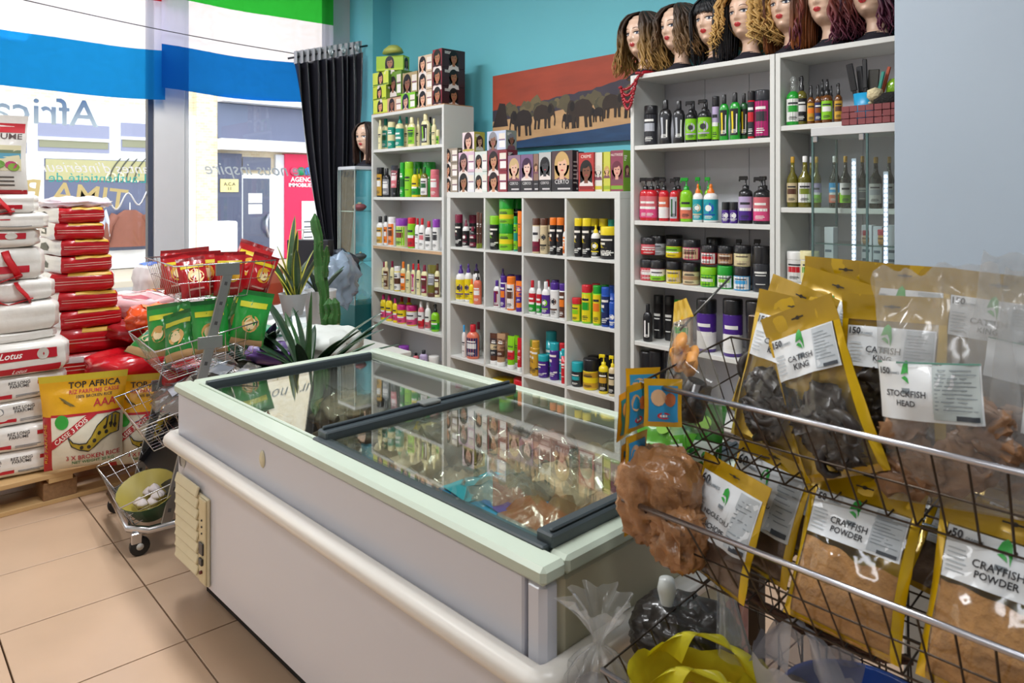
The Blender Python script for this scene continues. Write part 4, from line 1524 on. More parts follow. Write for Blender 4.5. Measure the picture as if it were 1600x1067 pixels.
def wig(kind, root, tip, length, seed, fringe=0, strands=170, part=.0, clip=None):
    """locks laid over the scalp and hanging down; kind: wave, curl, straight"""
    rd = random.Random(seed)
    ztip = .27 - length
    hm = hairmat(root, tip, max(-.05, ztip), .27 if kind != 'curl' else .36)
    mb = MB()

    def cap(u, v):                                              # the wig's base over crown, sides and back
        th = lerp(radians(58), radians(302), u)
        z = lerp(.13, .3349, v)
        p = head_surf(th, z, .006 + .010 * sin(pi * min(1, v * 1.1)))
        return p + Vector((0, 0, .010 * v))
    mb.grid(cap, 30, 14, hm)
    for i in range(strands):
        th = (i + rd.random()) / strands * 2 * pi - pi            # where it hangs, 0 = face
        a0 = abs(th)
        if a0 < radians(40):
            if not fringe or rd.random() > fringe:
                th = math.copysign(radians(42 + 55 * rd.random()), th if rd.random() > .35 else -th)
                a0 = abs(th)
        lay = rd.random()
        ln = length * (.78 + .3 * rd.random())
        out = dict(wave=.018, curl=.028, straight=.014)[kind] + dict(wave=.026, curl=.034, straight=.016)[kind] * lay
        pts = []
        n = 17
        s = math.copysign(1, th)
        isf = a0 < radians(40)
        ph, am = rd.random() * 6.28, dict(wave=.013, curl=.020, straight=.003)[kind] * (.6 + .7 * rd.random())
        fq = dict(wave=3.2, curl=6.2, straight=1.2)[kind] * (.85 + .3 * rd.random())
        zh = .345 + .006 * rd.random()
        wid = rd.random()
        for k in range(n):
            t = k / (n - 1)
            if isf:
                zz = lerp(.338, .242 + .02 * rd.random() if k == n - 1 else .25, t)
                tt = th * lerp(.6, 1.4, t) + .25 * t
                p = head_surf(tt, min(.334, zz), .008 + .006 * lay)
            else:
                L = t * (ln + .12)
                if L < .12:                                      # over the scalp from the parting
                    q = L / .12
                    tt = lerp(th * .35 + part, th, q ** .7)
                    zz = lerp(.3345, .27, q ** 1.6)
                    p = head_surf(tt, zz, out * (.55 + .45 * q))
                    p.z += .012 * (1 - q) + (.022 * sin(pi * q) * lay if kind == 'curl' else 0)
                else:
                    zz = .27 - (L - .12)
                    zc = max(zz, .20)
                    p = head_surf(th, zc, out + .004)
                    if zz < .20:
                        drop = .20 - zz
                        n_ = Vector((sin(th), -cos(th), 0))
                        sp = dict(wave=.20, curl=.26, straight=.05)[kind]
                        p = p + n_ * (sp * drop * (.4 + wid) - .10 * drop * (kind == 'straight'))
                        p.z = zz
                f = max(0, t - .22) / .78
                w1 = am * f ** .7
                tg = Vector((cos(th), sin(th), 0))
                p = p + tg * w1 * sin(fq * 2 * pi * t + ph) + Vector((sin(th), -cos(th), 0)) * abs(w1) * .8 * cos(fq * 2 * pi * t + ph)
            zmin = .012 + .02 * rd.random()
            if p.z < zmin and not (clip and p.y < -clip):
                p.z = zmin + .004 * (k % 2)
            pts.append(p)
        r0 = dict(wave=.0078, curl=.0088, straight=.0065)[kind] * (.8 + .5 * rd.random())
        rs = [r0 * (.5 + .5 * min(1, k / 3)) * (1 - .75 * max(0, (k - 9) / (n - 10)) ** 1.5) for k in range(n)]
        mb.tube(pts, rs, hm, 5, flat=.55)
    return mb.mesh('hair')


def mannequin(lab, x, y, z, rot, hair, scale=1.0):
    h = head_meshes()
    t = thing('mannequin_head', lab, 'mannequin head', (x, y, z), rot, 'mannequin heads in wigs')
    t.scale = (scale,) * 3
    hd = link('head', h['head'], t)
    for k, nm in (('lips', 'lips'), ('eye-1', 'eye'), ('eye1', 'eye'), ('brow-1', 'eyebrow'), ('brow1', 'eyebrow')):
        link(nm, h[k], hd)
    link('black_cloth', h['cloth'], t)
    link('hair', hair, t)
    return t


HZ = RZ1[0] + .001
WIGS = [(1006, 'wave', '3a2a20', 'b98f4c', .25, 0, 'wig head with dark-rooted wavy blonde hair, nearest the elephant picture', .3),
        (1062, 'wave', '3b2c22', '8a6840', .20, 0, 'wig head with brown wavy bob and blonde front streak', .3),
        (1117, 'straight', '0e0d12', '14131a', .27, .8, 'wig head with straight black hair and a fringe', .2),
        (1170, 'curl', 'b88a48', 'd0a862', .20, 0, 'wig head with thick curly golden blonde hair', .2),
        (1236, 'straight', '3c2016', '9a531c', .27, 0, 'wig head with long straight copper brown hair', .2),
        (1296, 'wave', '7a3a18', '5a1c38', .25, 0, 'wig head with auburn hair turning dark plum at the tips', .3),
        (1366, 'wave', '2c1a1e', '5e1d3a', .25, 0, 'wig head with dark plum wavy hair beside the pale wall', .3)]
for i, (px, kd, c0, c1, ln, fr, lab, pt) in enumerate(WIGS):
    p = onY(px, 100, YS + .135)
    mannequin(lab, p.x, YS + .13, HZ, radians(-9 + rng.uniform(-4, 4)), wig(kd, c0, c1, ln, 20 + i, fr, 180 if kd != 'curl' else 250, pt))
p = atT(577, 252, 5.62)
mannequin('wig head with long straight brown hair on the narrow glass cabinet', -4.93, 2.96, 1.673, radians(20), wig('straight', '2a1a15', '452a1e', .28, 61, 0, 160, 0), 1.0)

# red bead necklace over the bookcase corner
nk = thing('bead_necklace', 'red bead necklace of several strands hung over the bookcase corner', 'necklace', (RX0 + .02, YS - .012, 2.03))
cdm = mat('a01626', .25, 0, .15, 30, 0, .4)
for s in range(4):
    mb = MB()
    n = 13 + 3 * s
    for k in range(n):
        f = k / (n - 1)
        x = lerp(-.075 + .006 * s, .055 - .004 * s, f)
        z = lerp(-.03, .03, f) - (.035 + .036 * s) * sin(pi * f) ** .8
        mb.lathe([(0, -.008), (.006, -.0055), (.008, 0), (.006, .0055), (0, .008)], cdm, 8, c=(x, -.004 * s - .006, z))
    mb.build('strand', nk)
MB().tube([(.045, .0, .02), (.06, .02, .034), (.07, .06, .036), (.075, .10, .034)], .012, cdm, 6).build('strand', nk)

# ------------------------------------------------------------------ basket of brushes
VX0, VX1, VY0, VY1, VZ = -1.282, -.955, 2.70, 2.92, 1.705
bk = thing('woven_tray', 'woven dark red tray of brushes standing on the glass cabinet', 'tray', (-1.06, 2.81, VZ + .001))
RED = mat('7c3a3c', .6, 0, .1, 40)
hw0, hd0, hh = .115, .085, .075
MB().box((-hw0 + .01, -hd0 + .01, 0), (hw0 - .01, hd0 - .01, .004), RED).build('bottom', bk)
for z in range(3):
    for k in range(8):
        for s in (-1, 1):
            x0 = lerp(-hw0, hw0, k / 8)
            o = .002 * ((k + z) % 2)
            MB().box((x0 + .001, s * (hd0 + o) - .002, .003 + z * .024), (x0 + 2 * hw0 / 8 - .001, s * (hd0 + o) + .002, .025 + z * .024), RED, .001).build('woven_strip', bk)
    for k in range(6):
        for s in (-1, 1):
            y0 = lerp(-hd0, hd0, k / 6)
            o = .002 * ((k + z) % 2)
            MB().box((s * (hw0 + o) - .002, y0 + .001, .003 + z * .024), (s * (hw0 + o) + .002, y0 + 2 * hd0 / 6 - .001, .025 + z * .024), RED, .001).build('woven_strip', bk)
cup = thing('plastic_cup', 'turquoise plastic cup full of black combs in the red tray', 'cup', (-1.118, 2.80, VZ + .006))
MB().lathe([(.034, 0), (.044, .118), (.042, .118), (.033, .004), (0, .004)], mat('1793c4', .35, 0, .04), 20, sy=.9).build('body', cup)
for i, (dx, dy, a, b, ln, wd, c, nm) in enumerate(((-.02, 0, -.14, .1, .23, .012, '17171b', 'black flat comb leaning towards the spray bottles'), (-.008, .012, -.10, .0, .22, .011, '1c1c20', 'second black comb leaning beside the first'), (.004, -.005, -.03, 0, .24, .008, '141418', 'thin black tail comb standing tallest in the cup'), (.014, .008, .06, 0, .20, .02, '2a2822', 'wide black hair brush standing in the cup'), (.024, -.008, .22, 0, .19, .006, '2b8a7a', 'green handled brush leaning in the cup'), (.026, .008, .26, 0, .21, .006, 'a84a2c', 'orange brown brush leaning in the cup'))):
    t = thing('comb' if i < 3 else 'hair_brush', nm, 'comb' if i < 3 else 'brush', (-1.118 + dx, 2.80 + dy, VZ + .012), (b, a, 0))
    MB().box((-wd * .6, -.003, 0), (wd * .6, .003, ln * .55), mat(c, .4), .001).build('handle', t)
    MB().box((-wd, -.004, ln * .55), (wd, .004, ln), mat(c, .45), .002).build('head', t)
for x, y, c, nm in ((-1.03, 2.835, '7fae1c', 'apple green round lidded pot in the red tray'), (-.982, 2.835, 'a3164e', 'magenta round lidded pot in the red tray')):
    t = thing('cosmetic_pot', nm, 'pot', (x, y, VZ + .006))
    MB().lathe([(.022, 0), (.026, .01), (.026, .10), (.02, .11)], mat('c8a07a' if c[0] == '7' else '7a1440', .4), 16).build('body', t)
    MB().lathe([(.027, .11), (.030, .118), (.028, .15), (.016, .166), (0, .17)], mat(c, .2, 0, .04, 20, 0, .6), 18).build('lid', t)
t = thing('hair_brush', 'black bristled round hair brush lying in the red tray', 'brush', (-1.02, 2.775, VZ + .085), (0, pi / 2, 0))
mb = MB().lathe([(0, -.055), (.03, -.05), (.034, 0), (.03, .05), (0, .055)], mat('151312', .9, 0, .5, 120, .8), 18)
mb.build('bristles', t)
MB().lathe([(.006, -.10), (.008, -.05), (.003, -.05)], mat('cabf9a', .5), 10).build('handle', t)
t = thing('hair_brush', 'cream fluffy brush lying by the black bristled brush', 'brush', (-1.072, 2.765, VZ + .084))
MB().lathe([(.012, 0), (.028, .02), (.026, .045), (0, .055)], mat('cdbf98', .9, 0, .4, 90, .8), 14).build('bristles', t)

# ------------------------------------------------------------------ glass cabinets
CG = glass('cabinet_glass', (.9, .95, .94), .01, 0, 1.2)
EDGE = mat('4f6a68', .15, 0, .05, 5, 0, .5)
vt = thing('glass_cabinet', 'glass display cabinet with light strips standing before the corner bookcase', 'cabinet', (VX0, VY0, 0))
vw, vd = VX1 - VX0, VY1 - VY0
MB().box((0, 0, VZ - .032), (vw, vd, VZ), mat('c9c9c8', .35), .002).build('top_panel', vt)
MB().box((0, 0, 0), (vw, vd, .10), mat('c9c9c8', .35), .002).build('base', vt)
MB().box((.004, .004, .10), (vw - .004, .009, VZ - .032), CG).build('glass_door', vt)
MB().box((.004, .010, .10), (.009, vd - .01, VZ - .032), CG).build('glass_side', vt)
for x, y in ((.002, .002), (.002, vd - .01), (vw * .62, .001)):
    MB().box((x, y, .10), (x + .007, y + .007, VZ - .032), EDGE).build('glass_edge', vt)
for x, y in ((.01, .0), (vw * .55, .0)):
    MB().box((x, -.006, VZ - .055), (x + .018, .004, VZ - .032), CHROME, .002).build('hinge', vt)
SHV = [.70, 1.01, 1.27]
for z in SHV:
    MB().box((.012, .014, z - .005), (vw - .01, vd - .012, z), CG).build('glass_shelf', vt)
    MB().box((.012, .0125, z - .005), (vw - .01, .014, z), EDGE).build('shelf_edge', vt)
LED = mat('dfe6ff', .4, emit=9)
for x, y, z1 in ((onY(1334, 300, VY0 + .02).x - VX0, .02, 1.585), (onY(1384, 300, VY0 + .03).x - VX0, .03, 1.535)):
    s = MB().box((x - .008, y, .2), (x + .008, y + .003, z1), mat('d8dcea', .4)).build('light_strip', vt)
    m = MB()
    z = .22
    while z < z1 - .01:
        m.box((x - .0035, y - .0025, z), (x + .0035, y, z + .009), LED)
        z += .017
    o = m.build('light_diode', s)
    o['kind'] = 'stuff'
for i, (px0, px1, py0, zb, c, nm) in enumerate(((1288, 1302, 355, SHV[1] - .0, 'd4d6da', 'white medicine box behind glass nearest the bookcase divider'), (1346, 1362, 352, SHV[1], 'dcdfe4', 'white medicine box behind glass between the light strips'), (1364, 1378, 354, SHV[1], 'cfd3da', 'second white medicine box behind glass between the light strips'),
                                        (1386, 1402, 352, SHV[1], 'd9dce0', 'white medicine box behind glass by the pale wall'), (1300, 1322, 406, SHV[0] + .12, 'c4c8ce', 'grey printed box low behind the cabinet glass'))):
    a, c_ = onY(px0, py0, VY0 + .06), onY(px1, py0, VY0 + .06)
    t = thing('medicine_box', nm, 'box', ((a.x + c_.x) / 2, VY0 + .06, (zb if zb != SHV[0] + .12 else SHV[0]) + .001), 0, 'medicine boxes in the glass cabinet')
    W, Ht = c_.x - a.x, a.z - (zb if zb != SHV[0] + .12 else SHV[0])
    MB().box((-W / 2, 0, 0), (W / 2, .04, Ht), mat(c, .4), .001).build('carton', t)
    m = MB()
    for k in range(5):
        m.box((-W * .4, -.0006, Ht * (.3 + .1 * k)), (W * (.3 - .1 * (k % 2)), 0, Ht * (.33 + .1 * k)), mat('6a7482', .5))
    m.build('print', t)
for px, py0, zb, W, Ht, body, lid, nm in ((1356, 342, SHV[2], .046, .05, 'c9a27c', '9c2432', 'small jar with red lid on the upper glass shelf'), (1382, 342, SHV[2], .05, .055, 'c9924a', 'b02436', 'amber jar with red lid by the pale wall')):
    p = onY(px, py0, VY0 + .08)
    t = thing('cosmetic_jar', nm, 'jar', (p.x, VY0 + .08, zb + .001))
    for pn, me in bottle_parts('jar', W, Ht, body, lid, 'plain', 'white', 'white'):
        link(pn, me, t)
for px, nm in ((1310, 'small green labelled medicine bottle with white cap behind glass'), (1322, 'second small medicine bottle with white cap beside the green labelled one')):
    p = onY(px, 365, VY0 + .07)
    t = thing('bottle', nm, 'bottle', (p.x, VY0 + .07, SHV[1] + .001))
    for pn, me in bottle_parts('round', .034, .155, 'charcoal', 'white', 'block', 'green' if px == 1310 else 'turquoise', 'white'):
        link(pn, me, t)

nv = thing('glass_cabinet', 'narrow glass cabinet with teal base between curtain and narrow bookcase', 'cabinet', (-5.10, 2.80, 0))
nw, nd, nz = .26, .33, 1.67
MB().box((0, 0, 0), (nw, nd, .62), mat('12686c', .5), .003).build('base', nv)
MB().box((0, 0, nz - .025), (nw, nd, nz), mat('c9cdd4', .3), .002).build('top_panel', nv)
MB().box((.002, .002, .62), (nw - .002, .007, nz - .025), CG).build('glass_door', nv)
MB().box((nw - .007, .008, .62), (nw - .002, nd - .002, nz - .025), CG).build('glass_side', nv)
MB().box((0, nd - .01, .62), (nw, nd, nz - .025), mat('2b6a74', .5)).build('back_panel', nv)
for x, y in ((0, 0), (.03, 0), (nw - .008, 0)):
    MB().box((x, y - .002, .62), (x + .008, y + .006, nz - .025), mat('a9b6b8', .25, .5), .001).build('glass_edge', nv)
for z in (.95, 1.33):
    MB().box((.01, .01, z - .006), (nw - .01, nd - .012, z), CG).build('glass_shelf', nv)
    MB().box((.01, .008, z - .006), (nw - .01, .010, z), mat('b9cdc9', .2), ).build('shelf_edge', nv)
for x, y, z, c, nm in ((.17, .10, 1.33, 'b0525c', 'rose red dish on the upper shelf of the narrow glass cabinet'), (.11, .12, 1.33, 'c9a28a', 'pale low dish beside the rose red dish'), (.17, .10, .95, '5a5a60', 'grey ornament on the lower shelf of the narrow glass cabinet')):
    t = thing('ornament', nm, 'ornament', (-5.10 + x, 2.80 + y, z + .001))
    MB().lathe([(.02, 0), (.045, .02), (.048, .035), (.03, .05), (0, .055)], mat(c, .35), 16).build('bowl', t)
    MB().lathe([(.012, .05), (.008, .062), (0, .066)], mat('d9c9a0', .3), 10).build('knob', t)
t = thing('plastic_bag', 'crumpled clear bag filling the lower part of the narrow glass cabinet', 'bag', (-4.98, 2.95, .621))
MB().grid(lambda u, v: (.09 * sin(pi * min(1, v * 1.05)) ** .5 * cos(2 * pi * u) * (1 + .25 * noise.noise((cos(6.28 * u) * 3, sin(6.28 * u) * 3, v * 5))), .11 * sin(pi * min(1, v * 1.05)) ** .5 * sin(2 * pi * u), .31 * v), 24, 14, CLEARB).build('film', t)
# ------------------------------------------------------------------ sacks, bags, pouches
def sack_fn(dims, seed, n=5.0, wr=.012, sag=0, ridge=0):
    lx, ly, lz = [d / 2 for d in dims]

    def M(x, y, z, d=0):
        k = (abs(x) ** n + abs(y) ** n + abs(z) ** n) ** (1 / n)
        q = Vector((x / k, y / k, z / k))
        nz = noise.noise(Vector((q.x * 2.2 + seed, q.y * 2.6, q.z * 2.2 - seed)))
        n2 = noise.noise(Vector((q.x * 6 + seed, q.y * 7, q.z * 5)))
        if ridge:
            nz = .7 - 2.2 * abs(noise.noise(Vector((q.x * 2.6 + q.z * 1.5 + seed, q.y * 2.6, q.z * 2.2 - q.x + seed))))
            n2 = .5 - 1.6 * abs(n2)
        p = Vector((q.x * lx, q.y * ly, q.z * lz))
        nn = Vector((q.x ** 3 / lx, q.y ** 3 / ly, q.z ** 3 / lz))
        if nn.length > 0:
            nn.normalize()
        p += nn * (wr * nz + wr * .5 * n2 + d)
        p.z += lz - sag * lz * (q.y ** 2) * (q.z > 0)
        return p
    return M


def sack_body(M, m, sub=9, ends=None):
    mb = MB()
    T = lambda u: math.tan(u * pi / 4)
    for ax in range(3):
        for s in (-1, 1):
            def fn(u, v):
                a, b = T(u), T(v)
                c = [0, 0, 0]
                c[ax] = s
                c[(ax + 1) % 3] = a * s
                c[(ax + 2) % 3] = b
                return M(*c)
            mm = ends if (ends and ax == 1) else m
            mb.grid(fn, sub, sub, mm, -1, 1, -1, 1)
    return mb


WSK = film('e6e2dc', .35)
RSK = film('b5101c', .28)
STK = 'rice sacks stacked on the pallet'


def white_sack(lab, y1, z0, hgt, seed, kind, xf=-4.02, ly=.72, lx=.46):
    """a sack lying with its long side along the aisle; y1 is its end towards the back wall"""
    t = thing('rice_sack', lab, 'sack', (xf - lx / 2, y1 - ly / 2, z0), (0, 0, radians(rng.uniform(-4, 4))), STK)
    M = sack_fn((lx, ly, hgt + .006), seed, 8, .006)
    sack_body(M, WSK).build('film', t)
    P = MB()
    g = lambda y, z, d=.0015: M(1, y, z, d)                      # side face towards the aisle
    rm, dk, gy = mat('b8182a', .4), mat('2c2c30', .5), mat('8a8a8c', .5)

    def rect(a, b, c, d_, m, e=.0015):
        P.grid(lambda u, v: g(u, v, e), 10, 2, m, a, b, c, d_)
    aspect = ly / hgt

    def tx(s, m, y, z, sz, e=.0022, shear=0, up=False, bold=.01):
        P.text(s, m, lambda a, b: g(y + (a if not up else -a) * sz / aspect, z + (b if not up else -b) * sz, e), 1, 0, 0, 1, shear, bold)
    if kind == 'long':
        P.poly([(.16 + .045 * cos(k * pi / 8), .28 + .30 * sin(k * pi / 8)) for k in range(16)], gy, lambda a, b: g(a, b, .0015))
        P.poly([(.16 + .035 * cos(k * pi / 8), .28 + .23 * sin(k * pi / 8)) for k in range(16)], mat('e6e2dc', .4), lambda a, b: g(a, b, .002))
        tx('REZ LONG', dk, .42, .34, .31)
        tx('PARFUME', dk, .42, .08, .31)
        rect(.12, .34, -.62, -.36, rm)
        rect(.38, .66, -.50, -.44, gy)
        rect(.38, .62, -.60, -.55, gy)
        rect(.62, .86, .16, .46, rm)
        tx('Lotus', mat('f0ebe6', .5), .74, .2, .26, .0026, .3)
    elif kind in ('lotus', 'lotus_up'):
        rect(-.9, .84, -.05, .55, rm)
        tx('Lotus', mat('f3eeea', .5), .30, .12 if kind == 'lotus' else .42, .52, .0026, .35, kind == 'lotus_up', .015)
        P.poly([(.66 + .07 * cos(k * pi / 8), .25 + .34 * sin(k * pi / 8)) for k in range(16)], mat('c9c4bc', .5), lambda a, b: g(a, b, .0026))
        if kind == 'lotus':
            rect(-.9, .9, -.86, -.45, rm)
            tx('Lotus', mat('f3eeea', .5), .4, -.78, .34, .0026, .35, False, .01)
    elif kind == 'stripe':
        rect(-.8, .3, .52, .62, rm)
        rect(.12, .28, .36, .56, mat('d8c81c', .5))
    elif kind == 'print':
        for i in range(3):
            rect(.0 + .2 * i, .15 + .2 * i, .15, .28, (gy, gy, rm)[i])
        rect(.4, .8, -.55, -.48, gy)
    if kind == 'handle':
        rect(-.9, .8, -.5, -.1, rm)
        tx('Lotus', mat('f3eeea', .5), -.15, -.45, .34, .0026, .35, False, .01)
    if P.v:
        P.build('print', t)
    if kind in ('handle', 'handle2'):
        h = MB()
        for s in (.18, .52):
            h.tube([g(s, .75, .004), g(s + .02, .3, .010), g(s + .10, -.35, .016), g(s + .16, -.75, .010)], .016, mat('c0131f', .5), 6, flat=.2)
        h.tube([g(.28, -.55, .014), g(.45, -.9, .016), g(.70, -.55, .014)], .016, mat('c0131f', .5), 6, flat=.2)
        h.build('strap', t)
    return t


def ye(px):
    return onX(px, 450, -4.03).y


zz = .148
nm4 = ('lowest', 'second from bottom', 'third from bottom', 'fourth from bottom')
for i in range(4):
    white_sack('white long grain rice sack, %s of the stack on the pallet' % nm4[i], ye(118 - 3 * i), zz, .115, 3 + i, 'long')
    zz += .1155
white_sack('white and red scripted sack lying over the four long grain sacks', ye(112), .612, .150, 11, 'lotus', -4.0)
white_sack('thin crumpled white sack above the scripted sack', ye(92), .762, .045, 12, 'plain', -4.03)
white_sack('plump plain white sack with yellow tag and thin red stripe', ye(99), .808, .140, 13, 'stripe', -4.03)
white_sack('white sack with red patches and tied cord above the plump sack', ye(90), .948, .100, 14, 'handle2', -4.04)
white_sack('white and red sack with hanging red handles, middle of the stack', ye(74), 1.048, .155, 15, 'handle', -4.04)
white_sack('white sack with red band and upside-down script', ye(71), 1.203, .085, 16, 'lotus_up', -4.05)
white_sack('beige white sack with small grey print near the top of the stack', ye(83), 1.288, .075, 17, 'print', -4.03)
white_sack('white sack with red handles directly under the upright bag', ye(68), 1.363, .088, 18, 'handle', -4.04)


def pouch_fn(w, h, d, seed, wr=.004, full=.62, taper=0):
    def Sf(u, v, e=0):
        prof = sin(pi * min(1, v / .86) ** .75) ** .6 if v < .86 else 0
        lo = max(0., 1 - abs(v - .3) / .75)
        b = d * (max(0, 1 - u * u)) ** .55 * prof * (.45 + .55 * lo)
        nz = noise.noise(Vector((u * 2.5 + seed, v * 5, seed))) + .5 * noise.noise(Vector((u * 7, v * 11 + seed, seed)))
        edge = max(0, 1 - u * u) ** .5
        return Vector((w / 2 * u * (1 - .05 * sin(pi * v) - taper * (1 - v)) + .3 * wr * nz, -(b + wr * nz * edge * (.3 + prof)) - e, h * v))
    return Sf


def fancy_sack(lab, px, py_base, t_, W, Ht, rot, seed):
    """upright yellow and white sack with the rhino"""
    p = atT(px, py_base, t_)
    t = thing('rice_bag', lab, 'bag', p, rot, 'upright yellow rice bags')
    Sf = pouch_fn(W, Ht, .075, seed, .006, taper=.13)
    Y1, Y2 = film('e0b414', .25), film('dba213', .25)
    mb = MB()
    mb.grid(lambda u, v: Sf(u, v), 20, 9, Y2, -1, 1, .58, .93)
    mb.grid(lambda u, v: Sf(u, v), 18, 14, film('e2dcc8', .3), -.78, 1, 0, .58)
    mb.grid(lambda u, v: Sf(u, v), 3, 14, film('b01420', .25), -1, -.78, 0, .58)
    mb.grid(lambda u, v: Sf(u, v), 20, 2, film('c9b42c', .25), -1, 1, .93, 1)
    mb.grid(lambda u, v: Vector((Sf(u, v).x, -.6 * Sf(u, v).y + .002, Sf(u, v).z)), 16, 20, Y2, -1, 1, 0, 1, flip=True)
    mb.build('film', t)
    P = MB()
    f = lambda e: (lambda a, b: Sf(a, b, e))
    dk, rd, gn = mat('2a2620', .5), mat('b41a28', .4), mat('1f7a34', .5)
    asp = W / 2 / Ht
    tx = lambda s, m, x, y, sz, e=.003, rot=0, bold=.01: P.text(s, m, lambda a, b: Sf(x + a * sz, y + b * sz * asp, e), 1, 0, 0, 1, 0, bold, rot)
    tx('TOP AFRICA', dk, .25, .855, .215, bold=.02)
    tx('RIZ PARFUME CASSE', rd, .25, .80, .13)
    tx('100% BROKEN RICE', dk, .25, .755, .10)
    tx('AAA', rd, .52, .655, .27, bold=.01)
    for k in range(3):
        P.poly([(-.48 + .3 * (q / 8) - .05 * k + (.03 * sin(pi * q / 8)), .72 - .05 * (q / 8) + .03 * k * (1 - q / 8) + .012 * sin(pi * q / 8)) for q in range(9)] + [(-.18 - .3 * (q / 8) * 1. - .05 * k * 1., .67 + .05 * (q / 8) + .03 * k * (q / 8) - .006 * sin(pi * q / 8)) for q in range(9)], mat('6a5a1c', .5), f(.0025))
    P.grid(f(.0022), 10, 4, rd, -.78, .95, .575, .60)
    P.pfill([(-.78, .24), (-.78, .33), (.12, .585), (.38, .585)], rd, f(.0026))
    tx('CASSE 3 FOIS', mat('f2e9dc', .5), -.26, .405, .165, .0038, .60, .012)
    P.poly([(-.52 + .17 * cos(k * pi / 8), .525 + .17 * asp * sin(k * pi / 8)) for k in range(16)], mat('2f9a34', .4), f(.0032))
    # rhino head: horn, muzzle, ear
    rh = [(-.36, .37), (-.27, .27), (-.08, .225), (.14, .20), (.30, .24), (.46, .30), (.70, .35), (.90, .36), (.92, .54), (.80, .57), (.55, .53), (.36, .46), (.24, .36), (.10, .29), (-.08, .29), (-.24, .31)]
    P.pfill(rh, mat('b49a2c', .45), f(.003), 22)
    for a in ((-.02, .25), (.16, .25), (.30, .31), (.42, .38), (.56, .43), (.70, .46), (.60, .38), (.80, .44)):
        P.poly([(a[0] + .05 * cos(k * pi / 4), a[1] + .022 * sin(k * pi / 4)) for k in range(8)], dk, f(.0038))
    for q, r_ in zip(rh, rh[1:] + rh[:1]):
        P.tube([Sf(q[0], q[1], .0035), Sf(r_[0], r_[1], .0035)], .0025, dk, 4)
    for a in ((.62, .55, .58, .44), (.72, .55, .70, .42), (.80, .54, .80, .41)):
        P.tube([Sf(a[0], a[1], .004), Sf(a[2], a[3], .004)], .004, dk, 4)
    tx('3 X BROKEN RICE', rd, .25, .115, .17)
    tx('NET WEIGHT 20 KG', gn, .25, .065, .12)
    P.text('RIZ PARFUME', mat('d9a82c', .5), lambda a, b: Sf(-.89 - b * .11, .30 + a * .07, .003), 1)
    P.build('print', t)
    return t


fancy_sack('yellow and white rice bag with printed rhino head standing on the pallet edge', 131, 728, 3.45, .37, .44, radians(74), 2)
fancy_sack('second yellow and red rice bag standing behind the wire trolley', 226, 722, 3.62, .36, .44, radians(66), 9)

# upright picture bag on the white stack
t = thing('rice_bag', 'upright white rice bag with printed fruit landscape topping the white stack', 'bag', (-4.10, ye(44) - .19, 1.452), radians(80))
Sf = pouch_fn(.40, .37, .06, 5, .005)
mb = MB()
mb.grid(lambda u, v: Sf(u, v), 20, 20, WSK, -1, 1, 0, 1)
mb.grid(lambda u, v: Vector((Sf(u, v).x, -.7 * Sf(u, v).y + .002, Sf(u, v).z)), 16, 16, WSK, -1, 1, 0, 1, flip=True)
mb.build('film', t)
P = MB()
R_ = lambda a, b, c, d, m, e=.002: P.grid(lambda u, v: Sf(u, v, e), 8, 3, m, a, b, c, d)
R_(-1, .96, .78, .90, mat('c0202c', .4))
R_(-.9, .9, .30, .62, mat('cfc6a0', .5))
R_(-.9, .9, .45, .52, mat('4a90a8', .5), .0026)
R_(-.9, .9, .52, .56, mat('6a7a5c', .5), .0026)
R_(-.98, .98, .0, .06, mat('b01420', .4))
for k in range(26):
    a, b = rng.uniform(-.85, .85), rng.uniform(.31, .45)
    c = ('8aa41c', '5a8a1c', 'b8b01c', 'a81c5a', '7a9a2c')[k % 5]
    P.poly([(a + .12 * cos(q * pi / 5), b + .05 * sin(q * pi / 5)) for q in range(10)], mat(c, .5), lambda u, v: Sf(u, v, .003 + k * .0001))
P.text('MALI', mat('f2eeea', .5), lambda a, b: Sf(.25 + a * .2, .805 + b * .1, .003), 1, bold=.02)
P.text('RIZ PARFUME', mat('4a3430', .5), lambda a, b: Sf(.25 + a * .22, .70 + b * .1, .003), 1, bold=.01)
for k in range(3):
    R_(-.3, .75, .11 + .05 * k, .13 + .05 * k, mat('5a5450', .5))
P.build('print', t)


def red_sack(lab, pxr, z0, hgt, seed, yl=.80, xf=-4.5, lx=.5, big=False):
    y1 = onX(pxr, 450, xf).y
    ly = y1 - yl + .02
    t = thing('rice_sack', lab, 'sack', (xf - lx / 2, (yl + y1) / 2, z0), (radians(rng.uniform(-2, 1)), 0, radians(rng.uniform(-7, 7))), STK)
    M = sack_fn((lx, ly, hgt + .006), seed, 8, .006)
    sack_body(M, RSK, 9, WSK if not big else None).build('film', t)
    P = MB()
    g = lambda u, v, e=.002: M(1, u, v, e)
    for v in (-.15, .1):
        P.grid(lambda u, w_: g(u, w_, .002), 10, 1, mat('d8b8a8', .5), -.85, .9, v, v + .05)
    if not big:
        P.grid(lambda u, w_: g(u, w_, .002), 10, 2, mat('c79a2c', .45), -.45, .88, .62, .96)
        P.grid(lambda u, w_: M(w_, u, 1, .002), 10, 3, mat('c79a2c', .45), -.6, .85, .45, .95)
        P.poly([(a * .3, b * .4) for a, b in ((-.9, -1), (.9, -1), (1, .2), (.2, 1.2), (-.6, .8))], mat('4a4a38', .5), lambda a, b: M(a, -1, b, .002))
    else:
        P.grid(lambda u, w_: g(u, w_, .0025), 4, 2, mat('c9c4c4', .4), -.55, -.1, .35, .75)
    P.build('print', t)


